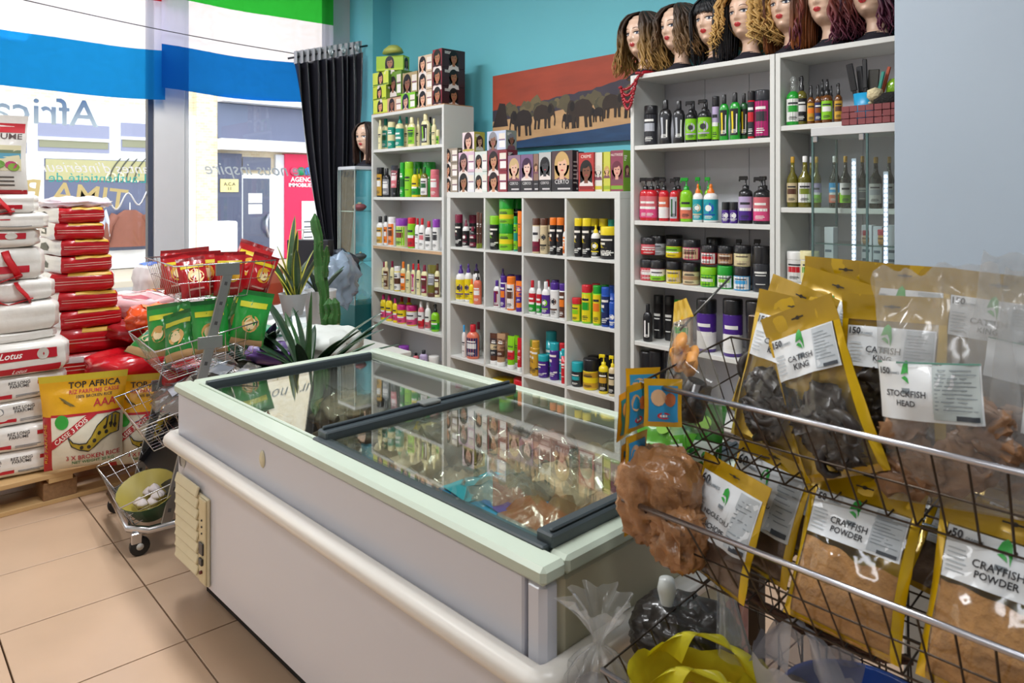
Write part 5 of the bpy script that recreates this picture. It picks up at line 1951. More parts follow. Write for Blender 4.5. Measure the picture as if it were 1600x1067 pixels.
zs = [(.148, .15, 222, True), (.298, .13, 226, True), (.43, .155, 229, True), (.585, .135, 219, False), (.72, .10, 187, False), (.82, .10, 183, False), (.92, .105, 186, False), (1.025, .09, 170, False), (1.115, .09, 166, False), (1.205, .09, 164, False), (1.295, .085, 160, False)]
for i, (z, hgt, px, big) in enumerate(zs):
    red_sack('red rice sack %s, %s from bottom of the red stack' % ('with grey tag' if big else 'with yellow top', ORD[i]), px, z, hgt, 40 + i, .80 if not big else .70, -4.5, .5, big)
t = thing('plastic_bag', 'shiny clear pink-white bag lying on top of the red stack', 'bag', (-4.72, .93, 1.381), .2)
M = sack_fn((.42, .34, .055), 77, 3, .02)
sack_body(M, mat('e6cfd8', .2, 0, .2, 20, .3, .5)).build('film', t)

# pallet
WOOD = mat('c9a572', .7, 0, .18, 6, .1, 0, 0, 0, (1, .15, 1))
CHIP = mat('8a6846', .9, 0, .35, 60, .4)
pl = thing('pallet', 'pale wooden pallet on the floor carrying the rice sacks', 'pallet', (-3.955, .73, 0), radians(3.5))
for i in range(6):
    x = -.01 - i * .196
    MB().box((x - .11, -.62, .124), (x, .62, .146), WOOD, .002).build('deck_board', pl)
for y in (-.60, 0, .60):
    MB().box((-1.10, y - .05, .102), (-.01, y + .05, .124), WOOD, .002).build('stringer_board', pl)
    for x in (-.12, -.56, -1.0):
        MB().box((x - .05, y - .07, .022), (x + .10, y + .07, .102), CHIP, .003).build('block', pl)
for x in (-.07, -.55, -1.04):
    MB().box((x - .05, -.62, 0), (x + .05, .62, .022), WOOD, .002).build('bottom_board', pl)

# ------------------------------------------------------------------ wire trolley
def wire_basket(parent, x0, x1, y0, z0, dep, tilt, hb, m, step=.034, r=.0016, rim=.0032, name='basket'):
    """rim front edge at (y0,z0), back edge raised by tilt; sides taper towards the bottom"""
    ct_, st_ = cos(tilt), sin(tilt)

    def P(x, v, w_):
        tp = .05 * w_ / max(hb, .01)
        xx = lerp(x0 + tp, x1 - tp, x)
        d = lerp(tp * .7, dep - tp * .7, v)
        return Vector((xx, y0 + d * ct_ + w_ * st_, z0 + d * st_ - w_ * ct_))
    b = MB()
    b.tube([P(0, 0, 0), P(1, 0, 0), P(1, 1, 0), P(0, 1, 0)], rim, m, 6, True)
    o = b.build(name + '_rim', parent)
    b = MB()
    nx, nd_ = max(2, int((x1 - x0) / step)), max(2, int(dep / step))
    for i in range(nx + 1):
        f = i / nx
        b.tube([P(f, 0, 0), P(f, 0, hb), P(f, 1, hb), P(f, 1, 0)], r, m, 4, smooth=False)
    for j in range(nd_ + 1):
        f = j / nd_
        b.tube([P(0, f, 0), P(0, f, hb), P(1, f, hb), P(1, f, 0)], r, m, 4, smooth=False)
    b.tube([P(0, 0, hb), P(1, 0, hb), P(1, 1, hb), P(0, 1, hb)], rim * .7, m, 5, True)
    b.tube([P(0, 0, hb * .5), P(1, 0, hb * .5), P(1, 1, hb * .5), P(0, 1, hb * .5)], r, m, 4, True)
    q = b.build(name + '_wires', parent)
    q['kind'] = 'stuff'
    return P


tr = thing('wire_trolley', 'chrome wheeled trolley of four tilted wire baskets beside the freezer', 'trolley', (-3.148, .823, 0), radians(-4.4))
b = MB()
pts = []
for (x, y) in ((-.56, .06), (-.50, .0), (-.06, .0), (0, .06), (0, .36), (-.06, .42), (-.50, .42), (-.56, .36)):
    pts.append((x, y, .105))
b.tube(pts, .016, CHROME, 8, True)
b.build('base_frame', tr)
for x in (0.0, -.56):
    b = MB()
    xf = Matrix.Translation((x, .12, .10)) @ Matrix.Rotation(-math.atan2(.26, 1.06), 4, 'X')
    b.box((-.006, -.02, 0), (.006, .02, 1.09), STEEL, .002, xf)
    for k in range(12):
        b.box((-.0065, -.006, .06 + .085 * k), (.0065, .006, .075 + .085 * k), mat('3a3a3a', .6), 0, xf)
    b.build('post', tr)
TB4 = [(.157, 1.156, 0.01, .42, .15), (.085, .814, radians(11), .42, .14), (.025, .518, radians(14), .42, .13), (-.045, .217, radians(15), .42, .11)]
TP = [wire_basket(tr, -.56, -.004, y0, z0, dp, tl, hb, CHROME, .046, .0014) for y0, z0, tl, dp, hb in TB4]
for y0, z0, tl, dp, hb in TB4[:3]:
    for x in (.004, -.566):
        MB().box((x - .003, y0 + dp * .5 - .05, z0 + dp * .5 * sin(tl) - .05), (x + .003, y0 + dp * .5 + .05, z0 + dp * .5 * sin(tl) + .002), STEEL, .001).build('bracket', tr)
for x, y in ((-.03, .02), (-.53, .02), (-.03, .40), (-.53, .40)):
    b = MB()
    b.box((x - .012, y - .02, .05), (x + .012, y + .02, .095), CHROME, .003)
    c = b.build('caster', tr)
    MB().lathe([(.034, -.011), (.038, -.008), (.038, .008), (.034, .011)], mat('1b1b1c', .5), 16, xf=Matrix.Translation((x, y + .012, .038)) @ Matrix.Rotation(pi / 2, 4, 'Y')).build('wheel', c)
    MB().lathe([(.014, -.0125), (.014, .0125)], mat('c9c9c4', .35), 10, xf=Matrix.Translation((x, y + .012, .038)) @ Matrix.Rotation(pi / 2, 4, 'Y')).build('hub', c)


def trw(x, y, z):
    return tr.matrix_basis @ Vector((x, y, z))


def pack(lab, cat, loc, rot, W, Ht, D, base, prints, seed, group=None, name='snack_bag', seal=None, clear=None):
    """pillow bag; prints = (u0,u1,v0,v1,colour) or ('o',u,v,r,colour) or ('t',text,u,v,size,colour)"""
    t = thing(name, lab, cat, loc, rot, group)
    Sf = pouch_fn(W, Ht, D, seed, .010 * (W / .15))
    fm = film(base, .2)
    mb = MB()
    mb.grid(lambda u, v: Sf(u, v), 12, 12, fm, -1, 1, 0, .92)
    mb.grid(lambda u, v: Sf(u, v), 12, 2, film(seal or base, .2), -1, 1, .92, 1)
    mb.grid(lambda u, v: Vector((Sf(u, v).x, -.8 * Sf(u, v).y + .0015, Sf(u, v).z)), 10, 12, fm, -1, 1, 0, 1, flip=True)
    mb.build('film', t)
    if prints:
        P = MB()
        for i, q in enumerate(prints):
            e = .0016 + .0003 * i
            if q[0] == 'o':
                P.poly([(q[1] + q[3] * cos(k * pi / 7), q[2] + q[3] * W / 2 / Ht * sin(k * pi / 7)) for k in range(14)], mat(q[4], .35), lambda a, b: Sf(a, b, e), True)
            elif q[0] == 't':
                P.text(q[1], mat(q[5], .4), lambda a, b: Sf(q[2] + a * q[4], q[3] + b * q[4] * W / 2 / Ht, e), 1, bold=.015)
            else:
                P.grid(lambda a, b: Sf(a, b, e), 6, 3, mat(q[4], .35), q[0], q[1], q[2], q[3])
        P.build('print', t)
    return t


RP = [('o', .1, .5, .55, 'd8a024'), ('o', .1, .5, .36, 'e6cf9a'), (-.8, .8, .72, .80, 'd8c020'), (-.5, .5, .16, .2, 'e0a8a0')]
i = 0
PLC = 'in the trolley top basket'
for x, y, a, hh_, bw in ((-.50, .27, 1.0, .18, .13), (-.43, .36, .75, .19, .14), (-.30, .25, 1.2, .175, .13), (-.34, .44, .3, .17, .13), (-.18, .33, 1.1, .19, .13), (-.10, .27, 1.45, .175, .12), (-.08, .40, 1.25, .19, .13), (-.22, .48, .9, .23, .16), (-.07, .50, 1.5, .18, .12)):
    p = trw(x, y, 1.012)
    pack('%s %s from window %s' % ('upright red bag of crisps,' if i != 7 else 'tallest red bag showing its yellow oval,', ORD[i], PLC), 'bag', p, (rng.uniform(-.3, .2), rng.uniform(-.35, .35), a), bw, hh_, .036, 'a8141c' if i % 2 else 'b41820', RP, 100 + i, 'red bags in the trolley', 'snack_bag', '8a0e16')
    i += 1
GP = [('o', .0, .42, .5, 'c89a54'), ('o', 0, .42, .34, 'e0c79a'), (-.8, .8, .70, .80, 'c8c82c'), (-.9, .9, .0, .12, 'b89468')]
i = 0
PLC = 'in the trolley second basket'
for x, y, a, tl, hh_ in ((-.53, .13, .2, .7, .20), (-.46, .10, .5, .8, .20), (-.50, .20, .5, .5, .22), (-.40, .24, .6, .45, .22), (-.30, .18, .7, .4, .23), (-.44, .36, .3, .4, .23), (-.28, .36, .6, .3, .24), (-.16, .22, .8, .3, .22), (-.10, .33, 1.2, .15, .23), (-.18, .44, .6, .1, .24), (-.06, .46, 1.2, .1, .24), (-.33, .47, .3, .2, .22)):
    p = trw(x, y, .72 + (y - .1) * .19)
    pack('green bag %s, %s from window %s' % (('leaning forward', 'standing crooked')[i % 2], ORD[i], PLC), 'bag', p, (-tl + rng.uniform(-.2, .3), rng.uniform(-.35, .35), a), .15, hh_, .036, '1c7a2e' if i % 2 else '218c34', GP, 130 + i, 'green bags in the trolley', 'snack_bag', '1c6a28')
    i += 1
i = 0
for x, y, a, z in ((-.47, .18, .2, .0), (-.33, .14, -.1, .012), (-.20, .18, .3, .0), (-.10, .20, -.2, .03), (-.38, .28, .1, .03), (-.22, .32, .4, .04), (-.07, .34, .0, .05)):
    p = trw(x, y, .455 + z + (y) * .25)
    t = thing('fish_packet', 'clear packet of dried fish with pale label, %s from window in the third basket' % ORD[i], 'packet', p, (-1.05, rng.uniform(-.1, .1), a), 'dried fish packets in the trolley')
    Sf = pouch_fn(.15, .2, .022, 160 + i, .005)
    MB().grid(lambda u, v: Sf(u, v), 10, 10, CLEARB, -1, 1, 0, 1).build('film', t)
    b = MB()
    b.grid(lambda u, v: Vector((Sf(u * .9, v).x, .5 * Sf(u * .9, v).y + .006 * noise.noise((u * 6, v * 9, i)), Sf(u, v).z)), 12, 12, mat('5a4636', .7, 0, .5, 40, .6), -.9, .9, .03, .72)
    b.build('dried_fish', t)
    MB().grid(lambda u, v: Sf(u, v, .002), 6, 4, mat('c8cad6', .3), -.7, .7, .45, .8).build('label', t)
    i += 1
t = thing('crate', 'black plastic tray leaning in the lowest trolley basket', 'tray', trw(-.30, .15, .20), (radians(-40), 0, radians(-4)))
M_ = mat('15151a', .45, 0, .3, 25)
b = MB()
b.box((-.24, -.008, 0), (.27, .0, .27), M_, .002)
b.box((-.24, -.03, 0), (-.23, -.008, .27), M_)
b.box((.26, -.03, 0), (.27, -.008, .27), M_)
b.build('panel', t)
bo = thing('plastic_bowl', 'green plastic basin with yellowed inside in the lowest trolley basket', 'bowl', trw(-.13, .10, .135), (radians(16), radians(10), 0))
MB().lathe([(0, 0), (.07, 0), (.115, .10), (.117, .10)], mat('2c5a3c', .4, 0, .1), 24, sx=1.25, closed=False).build('outside', bo)
MB().lathe([(.117, .10), (.113, .10), (.068, .006), (0, .005)], mat('9a8a34', .45, 0, .15), 24, sx=1.25, closed=False).build('inside', bo)
for k in range(7):
    a = k * 2.3
    p = bo.matrix_basis @ Vector((.05 * cos(a) * (.4 + .2 * (k % 3)) * 1.6 - .02, .05 * sin(a) * .8, .022 + .012 * (k % 2)))
    t = thing('garlic_bulb', 'white garlic bulb in the green trolley basin, %s from the window' % ORD[k], 'garlic', p, rng.uniform(0, 3), 'garlic in the basin')
    def gb(u, v):
        an = 2 * pi * u
        r = .022 * sin(pi * min(1, v * .98 + .01)) ** .7 * (1 + .10 * abs(sin(3.5 * an)))
        return (r * cos(an), r * sin(an), .034 * v + .006 * max(0, v - .8) * 5)
    MB().grid(gb, 21, 8, mat('cfc4c4', .6, 0, .15, 30)).build('bulb', t)

# yellow oil can behind the trolley
t = thing('oil_can', 'yellow plastic oil can standing behind the trolley', 'can', (-3.35, 1.42, 0), .3)
YP = film('d2b414', .3)
MB().box((-.10, -.07, 0), (.10, .07, .30), YP, .025).lathe([(.03, .30), (.03, .335), (0, .335)], mat('b01c1c', .4), 12, c=(.05, 0, 0)).build('body', t)
MB().tube([(-.09, 0, .29), (-.07, 0, .345), (-.01, 0, .345), (.01, 0, .30)], .012, YP, 8).build('handle', t)

# ------------------------------------------------------------------ goods piled between the trolley and the window
tb = thing('display_table', 'low white table under the rice bags and plant pots by the window', 'table', (-4.2, 2.1, 0))
MB().box((-.42, -.2, .44), (.40, .50, .47), WHT, .004).build('top', tb)
for x in (-.38, .36):
    for y in (-.16, .46):
        MB().box((x - .02, y - .02, 0), (x + .02, y + .02, .44), WHT).build('leg', tb)
lw = thing('display_table', 'low table beneath the window carrying pink and orange bags', 'table', (-4.75, 1.62, 0))
MB().box((-.4, -.35, .54), (.32, .2, .57), WHT, .004).build('top', lw)
for x in (-.35, .28):
    for y in (-.3, .15):
        MB().box((x - .02, y - .02, 0), (x + .02, y + .02, .54), WHT).build('leg', lw)


def soft(lab, cat, name, px, py, t_, dims, rot, m, seed, prints=(), wr=.012, n=4, extra=None, zb=None):
    p = atT(px, py, t_)
    if zb is not None:
        p.z = zb
    t = thing(name, lab, cat, p, rot)
    M = sack_fn(dims, seed, n, wr)
    sack_body(M, m).build('film', t)
    if prints:
        P = MB()
        for i, q in enumerate(prints):
            e = .002 + .0005 * i
            fx = {'z': lambda a, b: M(a, b, 1, e), 'x': lambda a, b: M(1, a, b, e), 'y': lambda a, b: M(a, -1, b, e)}[q[0]]
            if q[1] == 't':
                P.text(q[2], mat(q[6], .4), lambda a, b: fx(q[3] + a * q[5], q[4] + b * q[5]), 1, bold=.01)
            else:
                P.grid(fx, 8, 4, mat(q[5], .35), q[1], q[2], q[3], q[4])
        P.build('print', t)
    return t


soft('pink and white striped rice bag lying by the window', 'bag', 'rice_bag', 212, 492, 4.45, (.48, .42, .13), .5, film('d9a8aa', .25), 201, (('z', -.9, .9, -.7, -.3, 'b4283c'), ('z', -.9, .9, .1, .35, 'e8d8d8'), ('z', -.3, .6, .5, .8, 'c85a4a'), ('x', -.9, .9, -.3, .3, 'e6dcdc')), .02)
soft('red rice bag with dark print under the pink striped bag', 'bag', 'rice_bag', 222, 525, 4.2, (.44, .40, .10), .2, film('9a1c22', .25), 202, (('z', -.8, .8, -.4, .4, 'b83c30'),), .016)
soft('orange bag with pointed corner behind the green bags', 'bag', 'snack_bag', 246, 512, 4.0, (.26, .30, .12), .3, film('d8501c', .2), 203, (('z', -.5, .5, -.5, .5, 'e07a2c'),), .03, 3)
soft('large bright red bag at floor level behind the yellow rice bag', 'bag', 'rice_bag', 222, 590, 3.98, (.40, .50, .16), .2, film('c01420', .2), 204, (), .02)
soft('grey-white sack with blue top in front of the window', 'bag', 'sack', 240, 470, 4.9, (.22, .24, .26), .3, mat('cfc8c4', .5, 0, .1, 12), 205, (('z', -.6, .6, -.6, .6, '2c6ad0'),), .02, 3)
soft('yellow and orange packet lying under the top basket', 'packet', 'snack_bag', 258, 468, 4.7, (.22, .20, .07), .4, film('e0a014', .25), 206, (('z', -.6, .2, -.5, .5, 'c8421c'),), .015, 3)
soft('orange red packet standing behind the trolley post', 'packet', 'snack_bag', 300, 500, 4.5, (.14, .20, .24), .2, film('d84a30', .25), 207, (('x', -.5, .5, -.3, .4, 'e0b89a'),), .015)
soft('white sack filling the gap behind the trolley', 'bag', 'sack', 330, 520, 4.55, (.30, .40, .38), .2, mat('e6e3e2', .5, 0, .05), 208, (), .02)
soft('orange red cardboard carton below the top basket', 'carton', 'carton', 412, 478, 4.7, (.08, .26, .24), .25, mat('c86a50', .5, 0, .1), 209, (('x', -.95, .95, -.9, .2, 'b8482c'),), .002, 14)
t = thing('water_bottle', 'clear large bottle with blue cap and dark red drink', 'bottle', atT(364, 492, 4.45))
MB().lathe([(.085, 0), (.09, .02), (.09, .06), (.05, .125), (.022, .15), (.022, .17)], glass('bottle_plastic', (.9, .9, .93), .03, .2), 18).build('body', t)
MB().lathe([(.08, .004), (.083, .02), (.08, .065), (0, .066)], mat('5a1420', .2), 16).build('drink', t)
MB().lathe([(.025, .16), (.027, .165), (.027, .195), (.024, .2)], mat('1c4ad0', .35), 14).build('cap', t)
soft('white and green rice bag lying on the display table', 'bag', 'rice_bag', 418, 535, 3.95, (.34, .40, .10), .35, film('d9e2e0', .25), 210, (('z', -.9, .9, -.9, -.2, '1f8a64'), ('x', -.9, .9, -.8, .4, '1c7a5a'), ('x', -.8, .8, .0, .12, 'e6ecea')), .012)
soft('second white and green rice bag under the first', 'bag', 'rice_bag', 428, 558, 3.95, (.34, .42, .085), .3, film('d4dcda', .25), 211, (('x', -.9, .9, -.6, .5, '1c6a54'),), .012)
soft('purple and white rice bag lying before the snake plant', 'bag', 'rice_bag', 450, 560, 3.72, (.30, .40, .09), .5, film('8a62b4', .25), 212, (('z', -.7, .9, -.2, .7, 'd8d4e0'), ('x', -.9, .9, -.5, .0, 'e0dce6'), ('x', -.9, .9, .15, .5, '6a3c9a')), .014)
soft('pale sack with grey lettering beside the cactus', 'bag', 'sack', 505, 560, 3.85, (.36, .40, .16), .5, mat('cfd2cc', .5, 0, .1, 10), 213, (('x', 't', 'VILLEE', .1, .1, .28, '8a8a86'),), .02, 3)
soft('red packet with white letters at the trolley foot', 'packet', 'snack_bag', 298, 606, 3.55, (.16, .26, .12), .2, film('b81420', .25), 214, (('x', 't', 'NAA', .1, -.1, .5, 'efe6e2'),), .01)
t = thing('paper_bag', 'black paper shopping bag with cord handles by the window', 'bag', atT(484, 440, 5.2), radians(38))
MB().box((-.15, -.05, 0), (.16, .05, .30), mat('1d1d24', .5, 0, .1), .003).build('body', t)
for y in (-.052, .052):
    MB().tube([(-.08, y, .05), (-.085, y * 1.05, .28), (-.07, y, .37), (.05, y, .38), (.07, y * 1.05, .28), (.075, y, .05)], .004, mat('b9b4a8', .6), 5).build('handle', t)
soft('crumpled grey blue plastic bag between curtain and glass cabinet', 'bag', 'plastic_bag', 522, 478, 5.0, (.26, .34, .34), .4, mat('8a9aac', .2, 0, .35, 10, .3, .5), 215, (), .06, 3)
soft('dark grey bag at the foot of the curtain', 'bag', 'plastic_bag', 528, 458, 5.3, (.24, .26, .30), .2, mat('30333c', .3, 0, .3, 12, .2), 216, (), .05, 3)

# ------------------------------------------------------------------ plants
def leaf(parent, base, az, ln, wd, lean, curl, mid, edge=None, n=10, th=.003, twist=.4):
    b = MB()
    dirv = Vector((cos(az), sin(az), 0))
    side = Vector((-sin(az), cos(az), 0))
    L, R, C, EL, ER = [], [], [], [], []
    p = Vector(base)
    for i in range(n + 1):
        t = i / n
        ang = lean + curl * t
        step = ln / n
        if i:
            p = p + (dirv * sin(ang) + Vector((0, 0, cos(ang)))) * step
        wv = wd * (sin(pi * (.14 + .86 * t)) ** .55 if t < .999 else .02)
        tw = twist * (t - .3)
        sd = side * cos(tw) + dirv * sin(tw)
        nn = (dirv * cos(ang) - Vector((0, 0, sin(ang)))) * (th + .12 * wv)
        EL.append(p - sd * wv / 2)
        L.append(p - sd * wv * .36 - nn * .6)
        C.append(p - nn)
        R.append(p + sd * wv * .36 - nn * .6)
        ER.append(p + sd * wv / 2)
    rows = [EL, L, C, R, ER]
    for k in range(4):
        m = (edge or mid) if k in (0, 3) else mid
        vs = rows[k] + rows[k + 1]
        b.add(vs, [(i, i + 1, n + 1 + i + 1, n + 1 + i) for i in range(n)], m, True)
    b.build('leaf', parent)


sp = thing('snake_plant', 'potted snake plant with yellow-edged leaves standing by the window', 'plant', atT(458, 492, 4.35))
MB().lathe([(.055, 0), (.085, .13), (.088, .13), (.080, .13), (.07, .11), (0, .11)], mat('d9dbe0', .35), 24).build('pot', sp)
SG, SE = mat('2c4a24', .4, 0, .4, 25, 0, .2, 0, 0, (1, 1, 4)), mat('c4bf4c', .4, 0, .1)
for az, ln, wd, le, cu, x in ((2.4, .50, .05, .12, .25, -.03), (.6, .40, .055, .02, .1, .0), (-.5, .34, .05, .3, .35, .03), (3.6, .30, .05, .35, .4, -.03), (1.5, .30, .05, .25, .3, .01), (-1.2, .28, .045, .35, .5, .02), (.2, .34, .05, .45, .4, .03), (2.0, .26, .045, .5, .3, -.02), (-2.2, .27, .045, .4, .4, -.01), (4.6, .32, .05, .2, .2, 0)):
    leaf(sp, (x, x * .5, .11), az, ln, wd, le, cu, SG, SE)
wp = thing('plant_pot', 'tall white plant pot standing behind the cactus', 'pot', atT(500, 520, 4.55))
MB().lathe([(.075, 0), (.10, .26), (.104, .27), (.096, .27), (.085, .22), (0, .22)], mat('dcdcdc', .35), 24).build('body', wp)
for k in range(5):
    leaf(wp, (0, 0, .22), k * 1.26 + .4, .26, .05, .5, .5, mat('24401f', .4, 0, .2), None)
cp_ = atT(512, 548, 4.15)
ca = thing('cactus', 'tall ribbed green cactus with side arms standing by the curtain', 'cactus', cp_)
CG_ = mat('2d5a22', .45, 0, .2, 18)


def rib(parent, pts, r, nm):
    b = MB()
    n = 12
    pts = [Vector(p) for p in pts]
    vs, fs = [], []
    for i, p in enumerate(pts):
        t = (pts[min(i + 1, len(pts) - 1)] - pts[max(i - 1, 0)]).normalized()
        a = t.cross(Vector((0, 1, .2))).normalized()
        c = a.cross(t)
        f = i / (len(pts) - 1)
        rr = r * (1 if f < .85 else sqrt(max(.02, 1 - ((f - .85) / .15) ** 2))) * (.85 + .15 * sin(f * 14))
        for k in range(n):
            q = 2 * pi * k / n
            m = rr * (1.15 if k % 2 == 0 else .72)
            vs.append(p + (a * cos(q) + c * sin(q)) * m)
    for i in range(len(pts) - 1):
        for k in range(n):
            fs.append((i * n + k, i * n + (k + 1) % n, (i + 1) * n + (k + 1) % n, (i + 1) * n + k))
    b.add(vs, fs, CG_)
    b.poly(vs[-n:], CG_)
    s = b.build(nm, parent)
    sb = MB()
    for i in range(1, len(pts) * 1):
        for k in range(0, n, 2):
            v = Vector(vs[i * n + k])
            o = (v - pts[i]).normalized()
            sb.tube([v, v + o * .006], [.0014, .0003], mat('8a7a5a', .6), 3, smooth=False)
    q = sb.build('spines', s)
    q['kind'] = 'stuff'


up = lambda x, z, k=13, dx=0, dz=1: [(lerp(x, dx, i / k) + .006 * sin(i), .004 * cos(i * 1.7), lerp(z, dz, i / k)) for i in range(k + 1)]
rib(ca, up(.02, .0, 18, -.155, .78), .032, 'stem')
rib(ca, up(.05, .0, 10, .02, .30), .036, 'stem')
rib(ca, up(.085, .02, 10, .085, .31), .030, 'stem')
rib(ca, up(-.035, .42, 6, .0, .60), .017, 'arm')
rib(ca, up(-.13, .56, 4, -.085, .62), .014, 'arm')
rib(ca, up(.10, .06, 6, .13, .17), .016, 'arm')
MB().lathe([(.08, -.2), (.10, 0), (.104, 0), (.09, 0), (0, -.01)], mat('b8b4ae', .5), 20).build('pot', ca)

dl = thing('strap_leaf_plant', 'dark green strap-leaved plant standing just behind the freezer', 'plant', atT(478, 640, 3.5))
MB().lathe([(.08, 0), (.11, .18), (.115, .18), (.1, .16), (0, .15)], mat('3a3436', .5), 20).build('pot', dl)
DL = mat('1c3a20', .35, 0, .25, 12, 0, .3)
DL2 = mat('2c5226', .35, 0, .2, 12, 0, .3)
for az, ln, wd, le, cu, x in ((1.0, .42, .052, .0, .1, .02), (.25, .42, .05, .7, .5, .05), (.0, .46, .05, .95, .4, .06), (.5, .40, .05, .8, .2, .05), (2.4, .36, .05, .45, .3, -.02), (3.0, .38, .055, .7, .4, -.05), (3.4, .34, .055, .4, .6, -.05), (-2.6, .34, .06, .6, .6, -.04), (-.6, .36, .05, .6, .5, .02), (-1.4, .30, .055, .5, .5, 0), (1.7, .30, .05, .5, .4, 0), (4.0, .28, .06, .7, .5, -.05), (-.2, .38, .05, .55, .5, .04), (.6, .50, .055, .85, .2, .06), (.35, .46, .06, .5, .6, .05), (-.4, .44, .06, .9, .3, .05), (2.8, .46, .06, .3, .5, -.04), (-3.0, .44, .065, .8, .3, -.05), (2.1, .46, .06, .6, .5, -.02)):
    leaf(dl, (x, 0, .15), az + .75, ln, wd, le, cu, DL if cu > .35 else DL2, None)
d2 = thing('strap_leaf_plant', 'second dark-leaved plant between the trolley and the freezer', 'plant', atT(402, 640, 3.75))
MB().lathe([(.07, 0), (.10, .17), (.104, .17), (.09, .15), (0, .14)], mat('3a3436', .5), 20).build('pot', d2)
for k in range(15):
    leaf(d2, (.02 * cos(k), .02 * sin(k), .14), k * 2.4, .40 + .08 * sin(k * 3), .075, .15 + .28 * (k % 3), .7, DL, None)
# ------------------------------------------------------------------ frozen goods in the freezer
def frz(lab, cat, name, x, y, z, dims, rot, m, seed, wr=.03, n=3.0, prints=(), wrap=None, grp='frozen packets in the freezer'):
    t = thing(name, lab, cat, fzpt(x, y, z), radians(2) + rot, grp)
    M = sack_fn(dims, seed, n, wr, 0, 1 if wr > .03 else 0)
    sack_body(M, m, 10).build('contents', t)
    if wrap:
        M2 = sack_fn([d + .016 for d in dims], seed + 1, n, wr * 1.5)
        sack_body(M2, wrap, 9).build('film', t)
    if prints:
        P = MB()
        for q in prints:
            P.grid(lambda a, b: M(a, b, 1, .004), 6, 6, mat(q[4], .4), q[0], q[1], q[2], q[3])
        P.build('print', t)
    return t


FROST = [mat(c, .5, 0, .5, 26, .9, .2) for c in ('927864', '9c7c6a', '887660', 'a48c72', '98645a', '7c6c5a', 'b4a086', '786858')]
i = 0
r3 = random.Random(12)
TONE = ['brown', 'pinkish brown', 'grey brown', 'tan', 'reddish', 'dark grey brown', 'pale tan', 'dull brown']
for gx in range(7):                                             # lower layer, mostly hidden
    for gy in range(3):
        x, y = -1.70 + gx * .265, .15 + gy * .265
        frz('frozen packet in the lower layer, place %s along, row %s from the aisle' % (ORD[gx], ORD[gy]), 'packet', 'frozen_packet', x, y, .172, (.25, .25, .30), r3.uniform(-.2, .2), FROST[i % 8], 300 + i, .02, 4)
        i += 1
for gx in range(4):                                             # upper layer under the right-hand lid
    for gy in range(4):
        if (gx, gy) in ((3, 0), (3, 1), (2, 0)):
            continue
        x, y = -.88 + gx * .225 + r3.uniform(-.02, .02), .16 + gy * .185
        k = i % 8
        frz('%s frozen bag, column %s from the lid bar, row %s from the aisle' % (TONE[k], ORD[gx], ORD[gy]), 'bag', 'frozen_bag', x, y, .40, (.24, .20, .24 + .06 * r3.random()), r3.uniform(-.5, .5), FROST[k], 330 + i, .035, 2.6, (), CLEARB if i % 2 else CLEAR)
        i += 1
frz('crumpled brown paper-like frozen bag at the aisle end of the freezer', 'bag', 'frozen_bag', -.22, .28, .42, (.30, .28, .28), .3, mat('7a5a38', .3, 0, .4, 16, 1, .5), 380, .05, 2.5)
frz('blue and teal flat frozen box at the aisle side of the freezer', 'box', 'frozen_box', -.47, .32, .565, (.30, .20, .10), -.15, film('2c7aa8', .25), 381, .004, 12, ((-.9, .0, -.9, .9, '2a9ab0'), (.1, .9, -.6, .2, '1c4a9a'), (.2, .6, .3, .7, 'b83a2c')))
frz('small pale bag with netting beside the brown crumpled bag', 'bag', 'frozen_bag', -.16, .55, .42, (.20, .18, .22), .5, FROST[6], 382, .04, 2.5, (), CLEARB)
FISH = mat('4a3a26', .4, 0, .5, 25, .5, .2)
FISH2 = mat('6e6250', .4, 0, .4, 25, .5, .2)


def fish(lab, x, y, z, ln, r, rot, bend, m, seed):
    t = thing('frozen_fish', lab, 'fish', fzpt(x, y, z + .13), radians(2) + rot, 'frozen fish in the freezer')
    b = MB()
    n = 16
    pts, rs = [], []
    for i in range(n + 1):
        f = i / n
        pts.append((ln * (f - .5), bend * sin(pi * f), r * .7))
        rs.append(r * (max(.06, sin(pi * min(1, f * .8 + .14)) ** .8)) * (1 - .5 * f))
    b.tube(pts, rs, m, 12, flat=.75)
    b.build('body', t)
    tp = Vector(pts[-1])
    MB().add([tp + Vector((-.02, 0, .004)), tp + Vector((.07, .05, .002)), tp + Vector((.045, 0, .006)), tp + Vector((.07, -.05, .002)), tp + Vector((-.02, 0, -.006)), tp + Vector((.045, 0, -.004))],
             [(0, 2, 1), (0, 3, 2), (4, 1, 2, 5), (4, 5, 2, 3)], m).build('tail', t)
    MB().add([Vector(pts[6]) + Vector((0, 0, r * .5)), Vector(pts[10]) + Vector((0, 0, r * .3)), Vector(pts[9]) + Vector((0, .0, r * 1.1)), Vector(pts[8]) + Vector((0, .006, r * .5))], [(0, 1, 2), (0, 2, 3), (3, 2, 1)], m).build('fin', t)
    for s in (-1, 1):
        MB().lathe([(0, 0), (.006, .002), (0, .005)], mat('cfc9a8', .2), 8, c=(pts[1][0], pts[1][1] + s * rs[1] * .8, pts[1][2] + .008)).build('eye', t)


